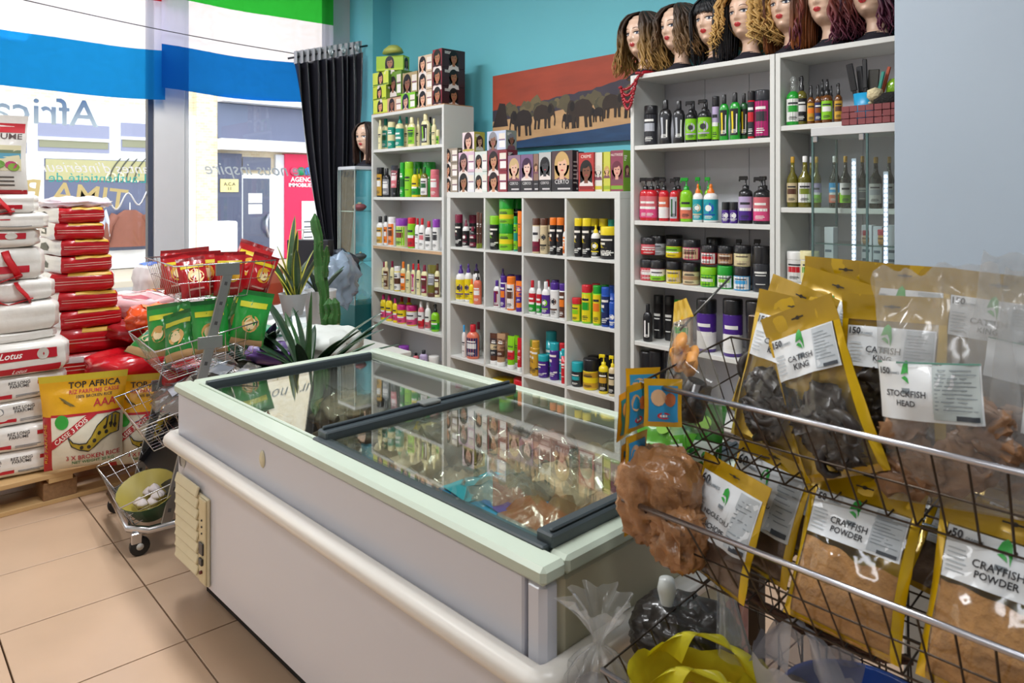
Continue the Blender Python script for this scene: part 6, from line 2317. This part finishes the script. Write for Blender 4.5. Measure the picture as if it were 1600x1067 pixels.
for k, (x, y, ln, r, rot, bd, m, nm) in enumerate(((-1.45, .66, .52, .05, 2.7, .06, FISH, 'dark frozen fish nearest the back rim'), (-1.35, .50, .48, .048, 2.5, .08, FISH2, 'grey frozen fish beside the dark one at the back'), (-1.28, .36, .46, .05, .8, .10, FISH, 'dark curved frozen fish in the middle of the left-hand lid'), (-1.55, .40, .46, .045, 2.2, -.08, FISH2, 'grey frozen fish curved the other way near the window end'), (-1.20, .20, .40, .04, .4, .05, FISH2, 'small grey frozen fish nearest the lid bar'))):
    fish(nm, x, y, .41, ln, r, rot, bd, m, k)
frz('frozen bag with green print among the fish', 'bag', 'frozen_bag', -1.12, .22, .50, (.18, .18, .12), .4, FROST[5], 391, .03, 2.6, ((-.5, .5, -.3, .3, '2f8a3a'),), CLEAR)
frz('yellow tinged frozen bag near the back rim by the lid bar', 'bag', 'frozen_bag', -1.10, .62, .50, (.24, .18, .13), .2, mat('b0963a', .4, 0, .4, 18, .8, .3), 392, .03, 2.6)
frz('dark brown frozen bag at the window end of the freezer', 'bag', 'frozen_bag', -1.68, .22, .50, (.22, .24, .12), .1, FROST[7], 393, .03, 2.6, (), CLEARB)
frz('large pale wrapped frozen packet at the window end near the back', 'packet', 'frozen_packet', -1.70, .62, .50, (.22, .26, .12), .2, FROST[6], 394, .03, 2.6, (), CLEARB)
frz('brown frozen packet next to the aisle under the left-hand lid', 'packet', 'frozen_packet', -1.42, .17, .50, (.26, .16, .10), -.1, FROST[0], 395, .03, 2.6, (), CLEARB)

# ------------------------------------------------------------------ white cabinet behind the front rack
t = thing('cabinet', 'white cabinet standing behind the wire rack of pouches', 'cabinet', (-.53, 1.50, 0))
MB().box((0, 0, 0), (.75, .42, 1.0), mat('b9b9b4', .45), .004).build('body', t)
MB().box((-.006, -.012, .985), (.756, .426, 1.005), mat('c4c4c0', .4), .004).build('worktop', t)

# ------------------------------------------------------------------ wire rack of pouches
RK0, RK1 = -.80, .22
rk = thing('wire_rack', 'tiered wire rack of gold pouches standing at the freezer end', 'rack', (0, 0, 0))
DKW = mat('4a4038', .4, .8, .2)
RAIL = mat('b9bac2', .25, 1, .05)
T1 = (1.035, 1.118, radians(8), .30, .13)
T2 = (.985, .925, radians(8), .32, .12)
T3 = (.93, .655, radians(6), .40, .13)
for y0, z0, tl, dp, hb in (T1, T2, T3):
    P = wire_basket(rk, RK0, RK1, y0, z0, dp, tl, hb, DKW, .042, .0017, .0024)
    b = MB()
    b.tube([(RK0, y0, z0), (RK1, y0, z0)], .0048, RAIL, 8)
    b.build('front_rail', rk)
b = MB()                                                        # rear grid that carries the baskets
for k in range(21):
    x = lerp(RK0 + .02, RK1 - .02, k / 20)
    b.tube([(x, 1.40, .04), (x, 1.40, 1.16)], .0022, mat('1d1b1a', .5), 4)
for z in (.1, .4, .7, .95, 1.15):
    b.tube([(RK0 + .02, 1.40, z), (RK1 - .02, 1.40, z)], .003, mat('1d1b1a', .5), 5)
b.build('rear_grid', rk)
for x in (RK0 + .02, RK1 - .02):
    MB().box((x - .012, 1.385, .0), (x + .012, 1.415, 1.20), DKW, .002).build('post', rk)
    MB().box((x - .015, .95, .0), (x + .015, 1.42, .035), DKW, .003).build('foot', rk)
MB().tube([atT(1062, 516, 1.40), atT(1142, 432, 1.44)], .0022, mat('6a6864', .35, .9), 6).build('support_rod', rk)
MB().tube([atT(1436, 820, 1.14), atT(1520, 846, 1.10), atT(1612, 872, 1.06)], .0062, RAIL, 8).build('price_rail', rk)

GOLD = mat('d2aa08', .2, .25, .4, 6, .6, .5)
GOLDD = mat('b08c08', .22, .25, .4, 6, .6, .5)
LBL = mat('d9dde0', .3, 0, .02, 10, 0, .3)


def emblem(P, fn, x, y, s):
    gr = mat('2f9a3c', .4)
    P.pfill([(x + s * a, y + s * b) for a, b in ((-.9, .1), (-.5, .55), (.1, .75), (.7, .55), (.95, .0), (.8, -.5), (.62, -.1), (.2, .2), (-.3, .15))], gr, lambda a, b: fn(a, b, .0018))
    P.pfill([(x + s * a, y + s * b) for a, b in ((-.8, -.05), (-.2, .05), (.3, -.05), (.5, -.3), (.0, -.2))], gr, lambda a, b: fn(a, b, .0021))
    P.grid(lambda a, b: fn(a, b, .0018), 4, 1, mat('7c868c', .5), x - s * .8, x + s * .6, y - s * .75, y - s * .5)


def gold_pouch(lab, loc, rot, W, Ht, D, seed, grams, l1, l2, fill, fm, lv=(.52, .80), group='gold pouches in the front rack', film_=CLEAR, gold=True, label=True, fish_=False, lab_u=(-.84, .84)):
    """gold-backed pouch with clear window, printed label and hanging slot"""
    t = thing('food_pouch', lab, 'pouch', loc, rot, group)
    Sf = pouch_fn(W, Ht, D, seed, .0065)
    gm = GOLD if gold else CLEARB
    b = MB()
    b.grid(lambda u, v: Vector((Sf(u, v).x, -.55 * Sf(u, v).y + .001, Sf(u, v).z)), 16, 18, gm, -1, 1, 0, 1, flip=True)
    b.build('back_film', t)
    if gold:
        b = MB()
        b.grid(lambda u, v: Sf(u, v), 2, 18, GOLD, -1, -.86, 0, .84)
        b.grid(lambda u, v: Sf(u, v), 2, 18, GOLD, .86, 1, 0, .84)
        b.grid(lambda u, v: Sf(u, v), 16, 1, GOLDD, -.86, .86, 0, .04)
        b.build('side_seam', t)
        b = MB()
        b.grid(lambda u, v: Sf(u, v), 16, 4, GOLDD, -1, 1, .84, 1)
        b.poly([(a * .16, .93 + c * .012) for a, c in ((-1, -.4), (-.3, -.4), (-.12, -1), (.12, -1), (.3, -.4), (1, -.4), (1, .4), (.3, .4), (.12, 1), (-.12, 1), (-.3, .4), (-1, .4))], mat('2a2010', .7), lambda a, c: Sf(a, c, .0012))
        b.build('header', t)
    w_ = MB()
    w_.grid(lambda u, v: Sf(u, v, .0004), 16, 18, film_, -.86 if gold else -1, .86 if gold else 1, .0, .84 if gold else 1)
    w_.build('clear_window', t)
    b = MB()
    if fish_:
        for k in range(9):
            rr = random.Random(seed * 9 + k)
            cx, cz = rr.uniform(-.5, .5) * W * .5, rr.uniform(.04, fill - .04) * Ht
            if k > 6:
                ln, a0 = W * rr.uniform(.3, .42), rr.uniform(0, 6.28)
                pts = [Vector((max(-W * .42, min(W * .42, cx + ln * cos(a0 + q * .42) * .62)), -D * .45 + .004 * sin(q), max(.02 * Ht, cz + ln * sin(a0 + q * .42) * .55))) for q in range(9)]
                b.tube(pts, [W * .04, W * .075, W * .085, W * .085, W * .08, W * .07, W * .06, W * .04, W * .02], fm, 8, flat=.8)
            else:
                lx = W * rr.uniform(.34, .5)
                M = sack_fn((lx, D * .75, lx * rr.uniform(.6, .9)), seed * 5 + k, 2.4, .014)
                bb = sack_body(M, fm, 6)
                xf = Matrix.Translation((cx * .8, -D * .30, cz)) @ Matrix.Rotation(rr.uniform(-.7, .7), 4, 'Y')
                b.add([xf @ Vector(v) for v in bb.v], bb.f, fm, True)
    else:
        def top(u):
            return fill * (1 + .10 * noise.noise((u * 2, seed, 1)) - .05 * u)
        b.grid(lambda u, v: Sf(u * .93, v * top(u), -.0022) + Vector((0, .0016 * noise.noise((u * 20, v * 20, seed)), 0)), 18, 14, fm, -1, 1, .02, 1)
    b.build('contents', t)
    if label:
        u0, u1 = lab_u
        v0, v1 = lv
        lb = MB().grid(lambda a, c: Sf(a, c, .0016), 14, 8, LBL, u0, u1, v0, v1).build('label', t)
        P = MB()
        asp = W / 2 / Ht
        X = lambda f: lerp(u0, u1, f)
        Y = lambda f: lerp(v0, v1, f)
        hgt = v1 - v0
        g = lambda a, c, e=.0026: Sf(a, c, .0004 + e)
        dk, gy, lg = mat('26262c', .5), mat('7e868c', .5), mat('b3babf', .5)
        cap = hgt / asp                                          # label height measured in u
        tx = lambda s, m, x, y, sz, bo=.02: P.text(s, m, lambda a, c: g(x + a * sz, y + c * sz * asp), 1, 0, 0, 1, 0, bo)
        P.grid(lambda a, c: g(a, c, .0018), 6, 4, lg, X(.68), X(.985), Y(.06), Y(.97))
        for k in range(9):
            P.grid(lambda a, c: g(a, c, .0024), 4, 1, gy, X(.70), X(.96 - .05 * (k % 3)), Y(.24 + .075 * k), Y(.255 + .075 * k))
        P.grid(lambda a, c: g(a, c, .0026), 4, 1, mat('3a4048', .5), X(.78), X(.97), Y(.05), Y(.13))
        for k in range(6):
            P.grid(lambda a, c: g(a, c, .0024), 3, 1, lg, X(.03), X(.20 - .02 * (k % 2)), Y(.14 + .085 * k), Y(.165 + .085 * k))
        tx(grams, dk, X(.085), Y(.80), cap * .22, .03)
        tx('GRAMMES', gy, X(.23), Y(.80), cap * .075)
        emblem(P, lambda a, c, e: g(a, c, e), X(.47), Y(.74), (u1 - u0) * .07)
        tx(l1, dk, X(.45), Y(.36), min(cap * .24, (u1 - u0) * .46 / (len(l1) * .62)), .012)
        tx(l2, dk, X(.45), Y(.17), min(cap * .19, (u1 - u0) * .38 / (len(l2) * .62)), .02)
        P.build('print', lb)
    return t


POW = mat('b07f45', .8, 0, .35, 70, .6)
DKF = mat('241b16', .45, 0, .6, 14, .6, .15)
BRF = mat('5a4232', .5, 0, .5, 30, .7, .2)

# tier 2
z2 = .822
gold_pouch('gold pouch of crayfish powder between the sixty gramme pouches and its twin', (-.452, 1.035, z2), (-.42, .0, -.05), .168, .225, .030, 11, '50', 'CRAYFISH', 'POWDER', .50, POW, (.55, .83))
gold_pouch('gold pouch of crayfish powder below the chrome price rail', (-.262, 1.030, z2), (-.40, .0, -.04), .178, .235, .032, 12, '50', 'CRAYFISH', 'POWDER', .52, POW, (.55, .83))
gold_pouch('gold pouch of brown crumbs at the far end of the crayfish pouches', (-.06, 1.03, z2), (-.40, 0, .03), .17, .23, .03, 19, '50', 'CRAYFISH', 'POWDER', .5, POW, (.55, .83))
gold_pouch('nearest of three sixty gramme gold pouches, by the brown bag', (-.662, 1.040, z2 - .002), (-.24, .08, -.26), .148, .185, .018, 13, '60', 'NDOLE CRU', 'INCHOPE', .40, BRF, (.34, .86), lab_u=(-.9, .9))
gold_pouch('middle of three sixty gramme gold pouches', (-.632, 1.105, z2 + .010), (-.28, .07, -.22), .156, .198, .018, 14, '60', 'NDOLE CRU', 'INCHOPE', .40, BRF, (.34, .86), lab_u=(-.9, .9))
gold_pouch('furthest of three sixty gramme gold pouches, under the catfish', (-.600, 1.175, z2 + .026), (-.30, .05, -.18), .165, .205, .018, 15, '60', 'NDOLE CRU', 'INCHOPE', .40, BRF, (.34, .86), lab_u=(-.9, .9))
for k, (x, y, z, a) in enumerate(((-.50, 1.20, .85, .3), (-.43, 1.25, .86, -.2), (-.36, 1.21, .84, .1))):
    gold_pouch('gold pouch lying in shadow behind the crayfish, %s from the window' % ORD[k], (x, y, z), (-.75, .1 * k, a), .14, .18, .016, 40 + k, '60', 'NDOLE CRU', 'INCHOPE', .4, BRF, (.40, .82))
for k, (x, z) in enumerate(((-.30, .895), (-.22, .89))):
    gold_pouch('black labelled gold pouch behind the chrome price rail, %s from the window' % ORD[k], (x, 1.24, z - .06), (-.45, .12, -.15), .15, .18, .016, 50 + k, '50', 'CRAYFISH', 'POWDER', .4, DKF, (.5, .82))
# brown bags in the near corner
BRB = mat('9a6c44', .28, 0, .5, 26, 1, .3)
t = thing('plastic_bag', 'crumpled brown plastic bag bulging over the corner of the rack', 'bag', (-.765, 1.045, .852), .3)
M = sack_fn((.135, .115, .15), 401, 3.0, .013, 0, 1)
sack_body(M, BRB, 14).build('body', t)
t = thing('plastic_bag', 'brown wrapped bundle pressed against the wires beside the crumpled bag', 'bag', (-.712, 1.025, .832), -.2)
M = sack_fn((.08, .07, .095), 405, 3.4, .012, 0, 1)
sack_body(M, BRB, 12).build('body', t)
for k, (px, py, tt, c, lab) in enumerate(((1040, 745, 1.38, '4f9a2c', 'green and white packet leaning behind the brown bag'), (1085, 735, 1.40, '2a6a24', 'dark green packet standing behind the brown bag'), (1010, 760, 1.40, '5fae3a', 'light green packet under the hanging sachets'))):
    p = atT(px, py, tt)
    pack(lab, 'packet', p, (-.5, .3 * (k - 1), radians(20)), .10, .13, .012, c, [(-.9, .9, .0, .42, 'c9d6cc'), (-.6, .4, .2, .3, '3a8a44'), ('o', .2, .7, .3, '8ac24a')], 410 + k, None, 'seed_packet')

# tier 1
z1 = 1.022
gold_pouch('foremost gold catfish pouch tilted sideways in the top basket', (-.462, 1.085, z1 + .012), (-.16, -.44, -.10), .142, .262, .030, 21, '150', 'CATFISH', 'KING', .36, DKF, (.58, .84), fish_=True)
gold_pouch('gold catfish pouch half behind the tilted one', (-.605, 1.115, z1 + .01), (-.20, .08, -.18), .150, .255, .028, 22, '150', 'CATFISH', 'KING', .42, DKF, (.56, .84), fish_=True)
gold_pouch('gold catfish pouch leaning towards the freezer with white glare', (-.655, 1.18, z1 + .02), (-.22, .20, -.30), .150, .262, .026, 23, '150', 'CATFISH', 'KING', .42, DKF, (.58, .84), fish_=True)
gold_pouch('gold pouch whose orange top edge shows above the leaning one', (-.602, 1.225, z1 + .035), (-.22, .16, -.24), .150, .262, .024, 24, '150', 'CATFISH', 'KING', .42, DKF, (.60, .84), fish_=True)
gold_pouch('rearmost gold pouch before the bookcase divider', (-.565, 1.285, z1 + .055), (-.12, .02, -.05), .160, .260, .022, 25, '150', 'CATFISH', 'KING', .42, DKF, (.60, .84), fish_=True)
gold_pouch('gold catfish pouch half covered by the clear stockfish bag', (-.432, 1.165, z1 + .02), (-.20, -.05, .0), .160, .255, .028, 26, '150', 'CATFISH', 'KING', .40, DKF, (.55, .80), fish_=True)
gold_pouch('rear gold pouch in front of the light strip cabinet', (-.455, 1.275, z1 + .055), (-.10, .0, .02), .150, .258, .022, 27, '150', 'CATFISH', 'KING', .42, DKF, (.60, .84), fish_=True)
gold_pouch('gold pouch seen faintly behind the tall clear bags', (-.335, 1.27, z1 + .05), (-.12, .06, .05), .150, .26, .022, 28, '150', 'CATFISH', 'KING', .42, DKF, (.6, .84), fish_=True)
STK_ = mat('8a6444', .5, 0, .5, 22, .7, .2)


def clear_bag(lab, loc, rot, W, Ht, D, seed, fill, lv, lu, fm, txt=True):
    t = thing('stockfish_bag', lab, 'bag', loc, rot, 'clear bags of stockfish in the top basket')
    Sf0 = pouch_fn(W, Ht, D, seed, .008)

    def Sf(u, v, e=0):                                           # ruffled open top
        p = Sf0(u, v, e)
        f = max(0, v - .6) / .4
        p.y += .022 * f * noise.noise((u * 4 + seed, v * 9, 2.)) + .01 * f * noise.noise((u * 11, v * 14, seed))
        p.x *= 1 - .12 * f
        p.z += .02 * f * noise.noise((u * 3, seed, 4.))
        return p
    MB().grid(lambda u, v: Sf(u, v), 22, 26, CLEARB, -1, 1, 0, 1).build('front_film', t)
    MB().grid(lambda u, v: Vector((Sf(u, v).x, -.6 * Sf0(u, v).y + .02 * max(0, v - .6) * noise.noise((u * 5, v * 8, seed + 5)) + .002, Sf(u, v).z)), 18, 20, CLEARB, -1, 1, 0, 1, flip=True).build('back_film', t)
    rr = random.Random(seed)
    for k in range(11):
        cx, cz, ln = rr.uniform(-.34, .34) * W, rr.uniform(.10, fill) * Ht, W * rr.uniform(.32, .46)
        a = rr.uniform(-.9, .9)
        b = MB()
        M = sack_fn((ln, D * .55, ln * .5), seed * 3 + k, 2.6, .014)
        body = sack_body(M, fm, 6)
        xf = Matrix.Translation((cx, -D * .28, cz - ln * .25)) @ Matrix.Rotation(a, 4, 'Y')
        body.v = [tuple(xf @ Vector(v)) for v in body.v]
        body.build('dried_fish', t)
    u0, u1 = lu
    v0, v1 = lv
    lb = MB().grid(lambda a, c: Sf(a, c, .0022), 12, 8, LBL, u0, u1, v0, v1).build('label', t)
    P = MB()
    asp = W / 2 / Ht
    X = lambda f: lerp(u0, u1, f)
    Y = lambda f: lerp(v0, v1, f)
    cap = (v1 - v0) / asp
    g = lambda a, c, e=.003: Sf(a, c, e + .001)
    dk, gy, lg = mat('26262c', .5), mat('7e868c', .5), mat('aeb8b8', .5)
    P.grid(lambda a, c: g(a, c, .0024), 6, 4, lg, X(.58), X(.985), Y(.05), Y(.97))
    for k in range(11):
        P.grid(lambda a, c: g(a, c), 4, 1, gy, X(.60), X(.96 - .04 * (k % 3)), Y(.22 + .065 * k), Y(.235 + .065 * k))
    P.grid(lambda a, c: g(a, c), 4, 1, mat('3a4048', .5), X(.78), X(.97), Y(.06), Y(.14))
    P.grid(lambda a, c: g(a, c, .0024), 4, 1, mat('4a7a6a', .5), X(.0), X(1), Y(.97), Y(1))
    tx = lambda s, m, x, y, sz, bo=.02: P.text(s, m, lambda a, c: g(x + a * sz, y + c * sz * asp), 1, 0, 0, 1, 0, bo)
    if txt:
        tx('150', dk, X(.08), Y(.78), cap * .16, .03)
        tx('GRAMMES', gy, X(.18), Y(.78), cap * .06)
        emblem(P, lambda a, c, e: g(a, c, e), X(.32), Y(.74), (u1 - u0) * .06)
        tx('STOCKFISH', dk, X(.31), Y(.40), cap * .15)
        tx('HEAD', dk, X(.31), Y(.24), cap * .14)
    P.build('print', lb)
    return t


clear_bag('clear bag labelled stockfish head at the front of the top basket', (-.318, 1.10, z1 + .005), (-.10, -.14, -.02), .185, .325, .045, 31, .40, (.36, .60), (-.92, .62), STK_)
clear_bag('taller clear bag with grey label beside the stockfish head bag', (-.21, 1.14, z1 + .01), (-.08, .04, .0), .19, .32, .045, 33, .36, (.34, .58), (-.5, .9), STK_, False)
clear_bag('clear stockfish bag furthest along the top rail', (-.09, 1.10, z1 + .01), (-.12, -.06, .05), .20, .34, .045, 35, .36, (.34, .58), (-.7, .8), STK_)
clear_bag('clear bag with ruffled top standing behind the labelled ones', (-.27, 1.24, z1 + .03), (-.05, .1, .1), .20, .31, .04, 37, .24, (.42, .60), (-.7, .7), STK_, False)
# orange crisps bag by the near end
t = thing('snack_bag', 'open gold bag of orange chips and dark fish at the near end of the rack', 'bag', (-.745, 1.12, z1 + .0), (-.20, -.34, -.30))
Sf = pouch_fn(.16, .25, .035, 55, .006)
b = MB()
tap = lambda p, v: Vector((p.x * (1 - .75 * max(0, v - .35) / .65) - .04 * max(0, v - .4), p.y, p.z))
b.grid(lambda u, v: tap(Vector((Sf(u, v).x, -.5 * Sf(u, v).y + .001, Sf(u, v).z)), v), 14, 16, CLEARB, -1, 1, 0, .84, flip=True)
b.grid(lambda u, v: tap(Sf(u, v), v), 2, 12, GOLD, -1, -.85, .3, .84)
b.grid(lambda u, v: tap(Sf(u, v), v), 10, 3, GOLD, -1, 1, .84, 1)
b.build('film', t)
MB().grid(lambda u, v: tap(Sf(u, v), v), 14, 16, CLEAR, -.85, 1, 0, .84).build('clear_window', t)
for k in range(7):
    rr = random.Random(70 + k)
    MB().lathe([(0, -.002), (.022, 0), (.024, .002), (0, .003)], mat('d08a2c', .5, 0, .2), 12, xf=Matrix.Translation((rr.uniform(-.035, .02), -.012 + .004 * (k % 3), rr.uniform(.10, .165))) @ Matrix.Rotation(pi / 2 + rr.uniform(-.5, .5), 4, 'X')).build('chip', t)
b = MB()
for k in range(4):
    rr = random.Random(90 + k)
    b.tube([(rr.uniform(-.05, .05), -.012, rr.uniform(.02, .09)) for q in range(4)], [.014, .018, .018, .01], DKF, 8)
b.build('dried_fish', t)

# sachets hanging from the near end of the top rail
YEL = film('d9a81c', .25)
for k, (px, py, tt, yaw, n, lab) in enumerate(((1036, 592, 1.25, .25, 1, 'blue and yellow sachet hanging face on from the top rail'), (1000, 600, 1.27, 1.15, 3, 'strip of yellow and blue sachets hanging edge on'), (984, 612, 1.30, 1.35, 2, 'second strip of sachets nearest the freezer'), (1005, 575, 1.33, .5, 1, 'yellow sachet folded over the top rail'))):
    p = atT(px, py, tt)
    t = thing('sachet_strip', lab, 'sachet', p, (.06, .0, radians(28) + yaw), 'sachets on the rack')
    for j in range(n):
        z = -.088 * (j + 1) + .004
        Sf = pouch_fn(.066, .084, .005, 500 + 7 * k + j, .002)
        m = MB()
        o = Vector((0, .006 * sin(j * 2 + k), z))
        m.grid(lambda u, v: Sf(u, v) + o, 8, 8, YEL, -1, 1, 0, 1)
        m.grid(lambda u, v: Vector((Sf(u, v).x, -Sf(u, v).y + .001, Sf(u, v).z)) + o, 8, 8, YEL, -1, 1, 0, 1, flip=True)
        s = m.build('sachet', t)
        P = MB()
        f = lambda e: (lambda a, b: Sf(a, b, e) + o)
        P.grid(f(.001), 6, 6, mat('2a94cc', .3), -.78, .78, .12, .86)
        P.poly([(-.25 + .42 * cos(q * pi / 6), .62 + .17 * sin(q * pi / 6)) for q in range(12)], mat('d8b088', .4), f(.0014))
        P.poly([(.38 + .3 * cos(q * pi / 6), .58 + .14 * sin(q * pi / 6)) for q in range(12)], mat('b8683c', .4), f(.0016))
        P.poly([(.05 + .36 * cos(q * pi / 6), .25 + .07 * sin(q * pi / 6)) for q in range(12)], mat('c8283c', .4), f(.0016))
        for q in range(3):
            P.grid(lambda a, b: Sf(a, b, .002) + o, 2, 1, mat('f4ece8', .4), -.16 + .14 * q, -.06 + .14 * q, .23, .27)
        P.build('print', s)

# ------------------------------------------------------------------ bags and basin in the lowest basket
YBM = mat('d9d028', .35, 0, .12, 8, .3, .2)
nt = YBM.node_tree


def filmmix(name, col, fac):
    m = bpy.data.materials.new(name)
    m.use_nodes = True
    n_ = m.node_tree
    b = n_.nodes['Principled BSDF']
    b.inputs['Base Color'].default_value = (*lin(col), 1)
    b.inputs['Roughness'].default_value = .3
    tr_ = n_.nodes.new('ShaderNodeBsdfTransparent')
    tr_.inputs['Color'].default_value = (*lin(col), 1)
    mx = n_.nodes.new('ShaderNodeMixShader')
    mx.inputs[0].default_value = fac
    n_.links.new(tr_.outputs[0], mx.inputs[1])
    n_.links.new(b.outputs[0], mx.inputs[2])
    n_.links.new(mx.outputs[0], n_.nodes['Material Output'].inputs['Surface'])
    return m


YF_ = filmmix('yellow_film', 'e4da34', .72)


def carrier(lab, loc, rot, W, D, Ht, m, seed, handles=True, inner=None):
    t = thing('carrier_bag', lab, 'bag', loc, rot)

    def fn(u, v):
        a = 2 * pi * u
        r = 1 + .10 * noise.noise((cos(a) * 2, sin(a) * 2, v * 3 + seed)) + .045 * sin(5 * a + seed) * v
        top = .12 * noise.noise((cos(a) * 3 + seed, sin(a) * 3, 0))
        return (W / 2 * cos(a) * r * (.8 + .25 * v), D / 2 * sin(a) * r * (.8 + .2 * v), Ht * v * (1 + top * v))
    MB().grid(fn, 48, 16, m).build('film', t)
    MB().poly([fn(k / 20, 0) for k in range(20)], m).build('bottom', t)
    if handles:
        for s, y in ((1, -.25), (-1, .3)):
            P = []
            b = MB()

            def hf(u, v):
                x = lerp(-.30, .30, u) * W
                hgt = Ht * (.92 + .48 * sin(pi * u))
                wd = .028 * (1.3 - .5 * sin(pi * u))
                return (x + (v - .5) * wd * cos(pi * u) * 1.6, y * D + .02 * sin(3 * u + v * 4) + (v - .5) * wd * .5, hgt + (v - .5) * wd * sin(pi * u) + .008 * sin(9 * u))
            b.grid(hf, 20, 4, m)
            b.build('handle', t)
    if inner:
        M = sack_fn((W * .7, D * .7, Ht * .7), seed + 3, 2.5, .02)
        sack_body(M, inner, 8).build('contents', t)
    return t


b3 = .545
carrier('yellow carrier bag with looped handles in the lowest rack basket', (-.665, 1.035, b3 - .012), .5, .25, .18, .122, YF_, 3, True, mat('9a5a1c', .5, 0, .3))
carrier('milky white carrier bag beside the yellow one', (-.53, 1.10, b3), .2, .15, .15, .19, filmmix('white_film', 'd4d4da', .45), 8, True, mat('8a8078', .5, 0, .2))
t = thing('plastic_bag', 'clear bag tied in a frayed knot hanging at the freezer end', 'bag', (-.855, .985, .515), .3)
TIED = [(.035, 0), (.062, .03), (.060, .075), (.035, .11), (.008, .135), (.011, .15), (.03, .185), (.055, .215)]


def tied(u, v):
    a = 2 * pi * u
    k = v * (len(TIED) - 1)
    i = min(len(TIED) - 2, int(k))
    f = k - i
    r = lerp(TIED[i][0], TIED[i + 1][0], f)
    z = lerp(TIED[i][1], TIED[i + 1][1], f)
    r *= 1 + (.16 if v < .55 else .5) * noise.noise((cos(a) * 4, sin(a) * 4, v * 4)) + .14 * sin(9 * a)
    return (r * cos(a), r * sin(a), z)


MB().grid(tied, 64, 30, CLEARB).build('film', t)
M = sack_fn((.085, .08, .075), 92, 2.5, .012)
sack_body(M, mat('4a3f3a', .5, 0, .4, 20), 8).build('contents', t)
t = thing('plastic_bag', 'dark wrapped bundle with white tied neck behind the yellow bag', 'bag', (-.80, 1.17, .555), .4)
M = sack_fn((.19, .14, .12), 95, 2.6, .014, 0, 1)
sack_body(M, mat('2c2826', .3, 0, .6, 16, .7, .4), 14).build('body', t)
MB().lathe([(.02, .105), (.012, .125), (.018, .15), (.014, .17), (.0, .172)], mat('c9ccc8', .3), 12, c=(-.03, -.02, 0)).build('tied_neck', t)
t = thing('plastic_bag', 'clear twisted bag end hanging under the second basket', 'bag', (-.70, 1.13, .655), 0)
MB().grid(lambda u, v: ((.012 + .03 * abs(v - .55) + .006 * sin(8 * 6.28 * u)) * cos(6.28 * u) + .03 * (1 - v), (.012 + .03 * abs(v - .55)) * sin(6.28 * u), .17 * v), 28, 14, CLEARB).build('film', t)
t = thing('basin', 'blue plastic basin standing in the lowest rack basket', 'basin', (-.47, 1.16, .545))
MB().lathe([(.08, 0), (.115, .105), (.122, .108), (.118, .100), (.076, .004), (0, .004)], mat('123c8a', .35, 0, .05), 28).build('body', t)
t = thing('twig_bundle', 'bundle of thin brown dried vines lying along the wires', 'twigs', (0, 0, 0))
a, c = atT(1128, 903, 1.27), atT(1415, 1030, 1.02)
for k in range(7):
    r4 = random.Random(k)
    MB().tube([a + (c - a) * (q / 10) + Vector((r4.uniform(-.008, .008), r4.uniform(-.008, .008), r4.uniform(-.008, .008) - .02 * sin(pi * q / 10))) for q in range(11)], .0038, mat('4a2f22', .8, 0, .3, 30), 5).build('vine', t)
# low crate under the strap-leaved plants
t = thing('crate', 'dark plastic crate under the strap-leaved plants behind the freezer', 'crate', (-3.25, 1.62, 0))
MB().box((-.20, -.28, 0), (.22, .22, .38), mat('2a2a2e', .5), .01).build('body', t)
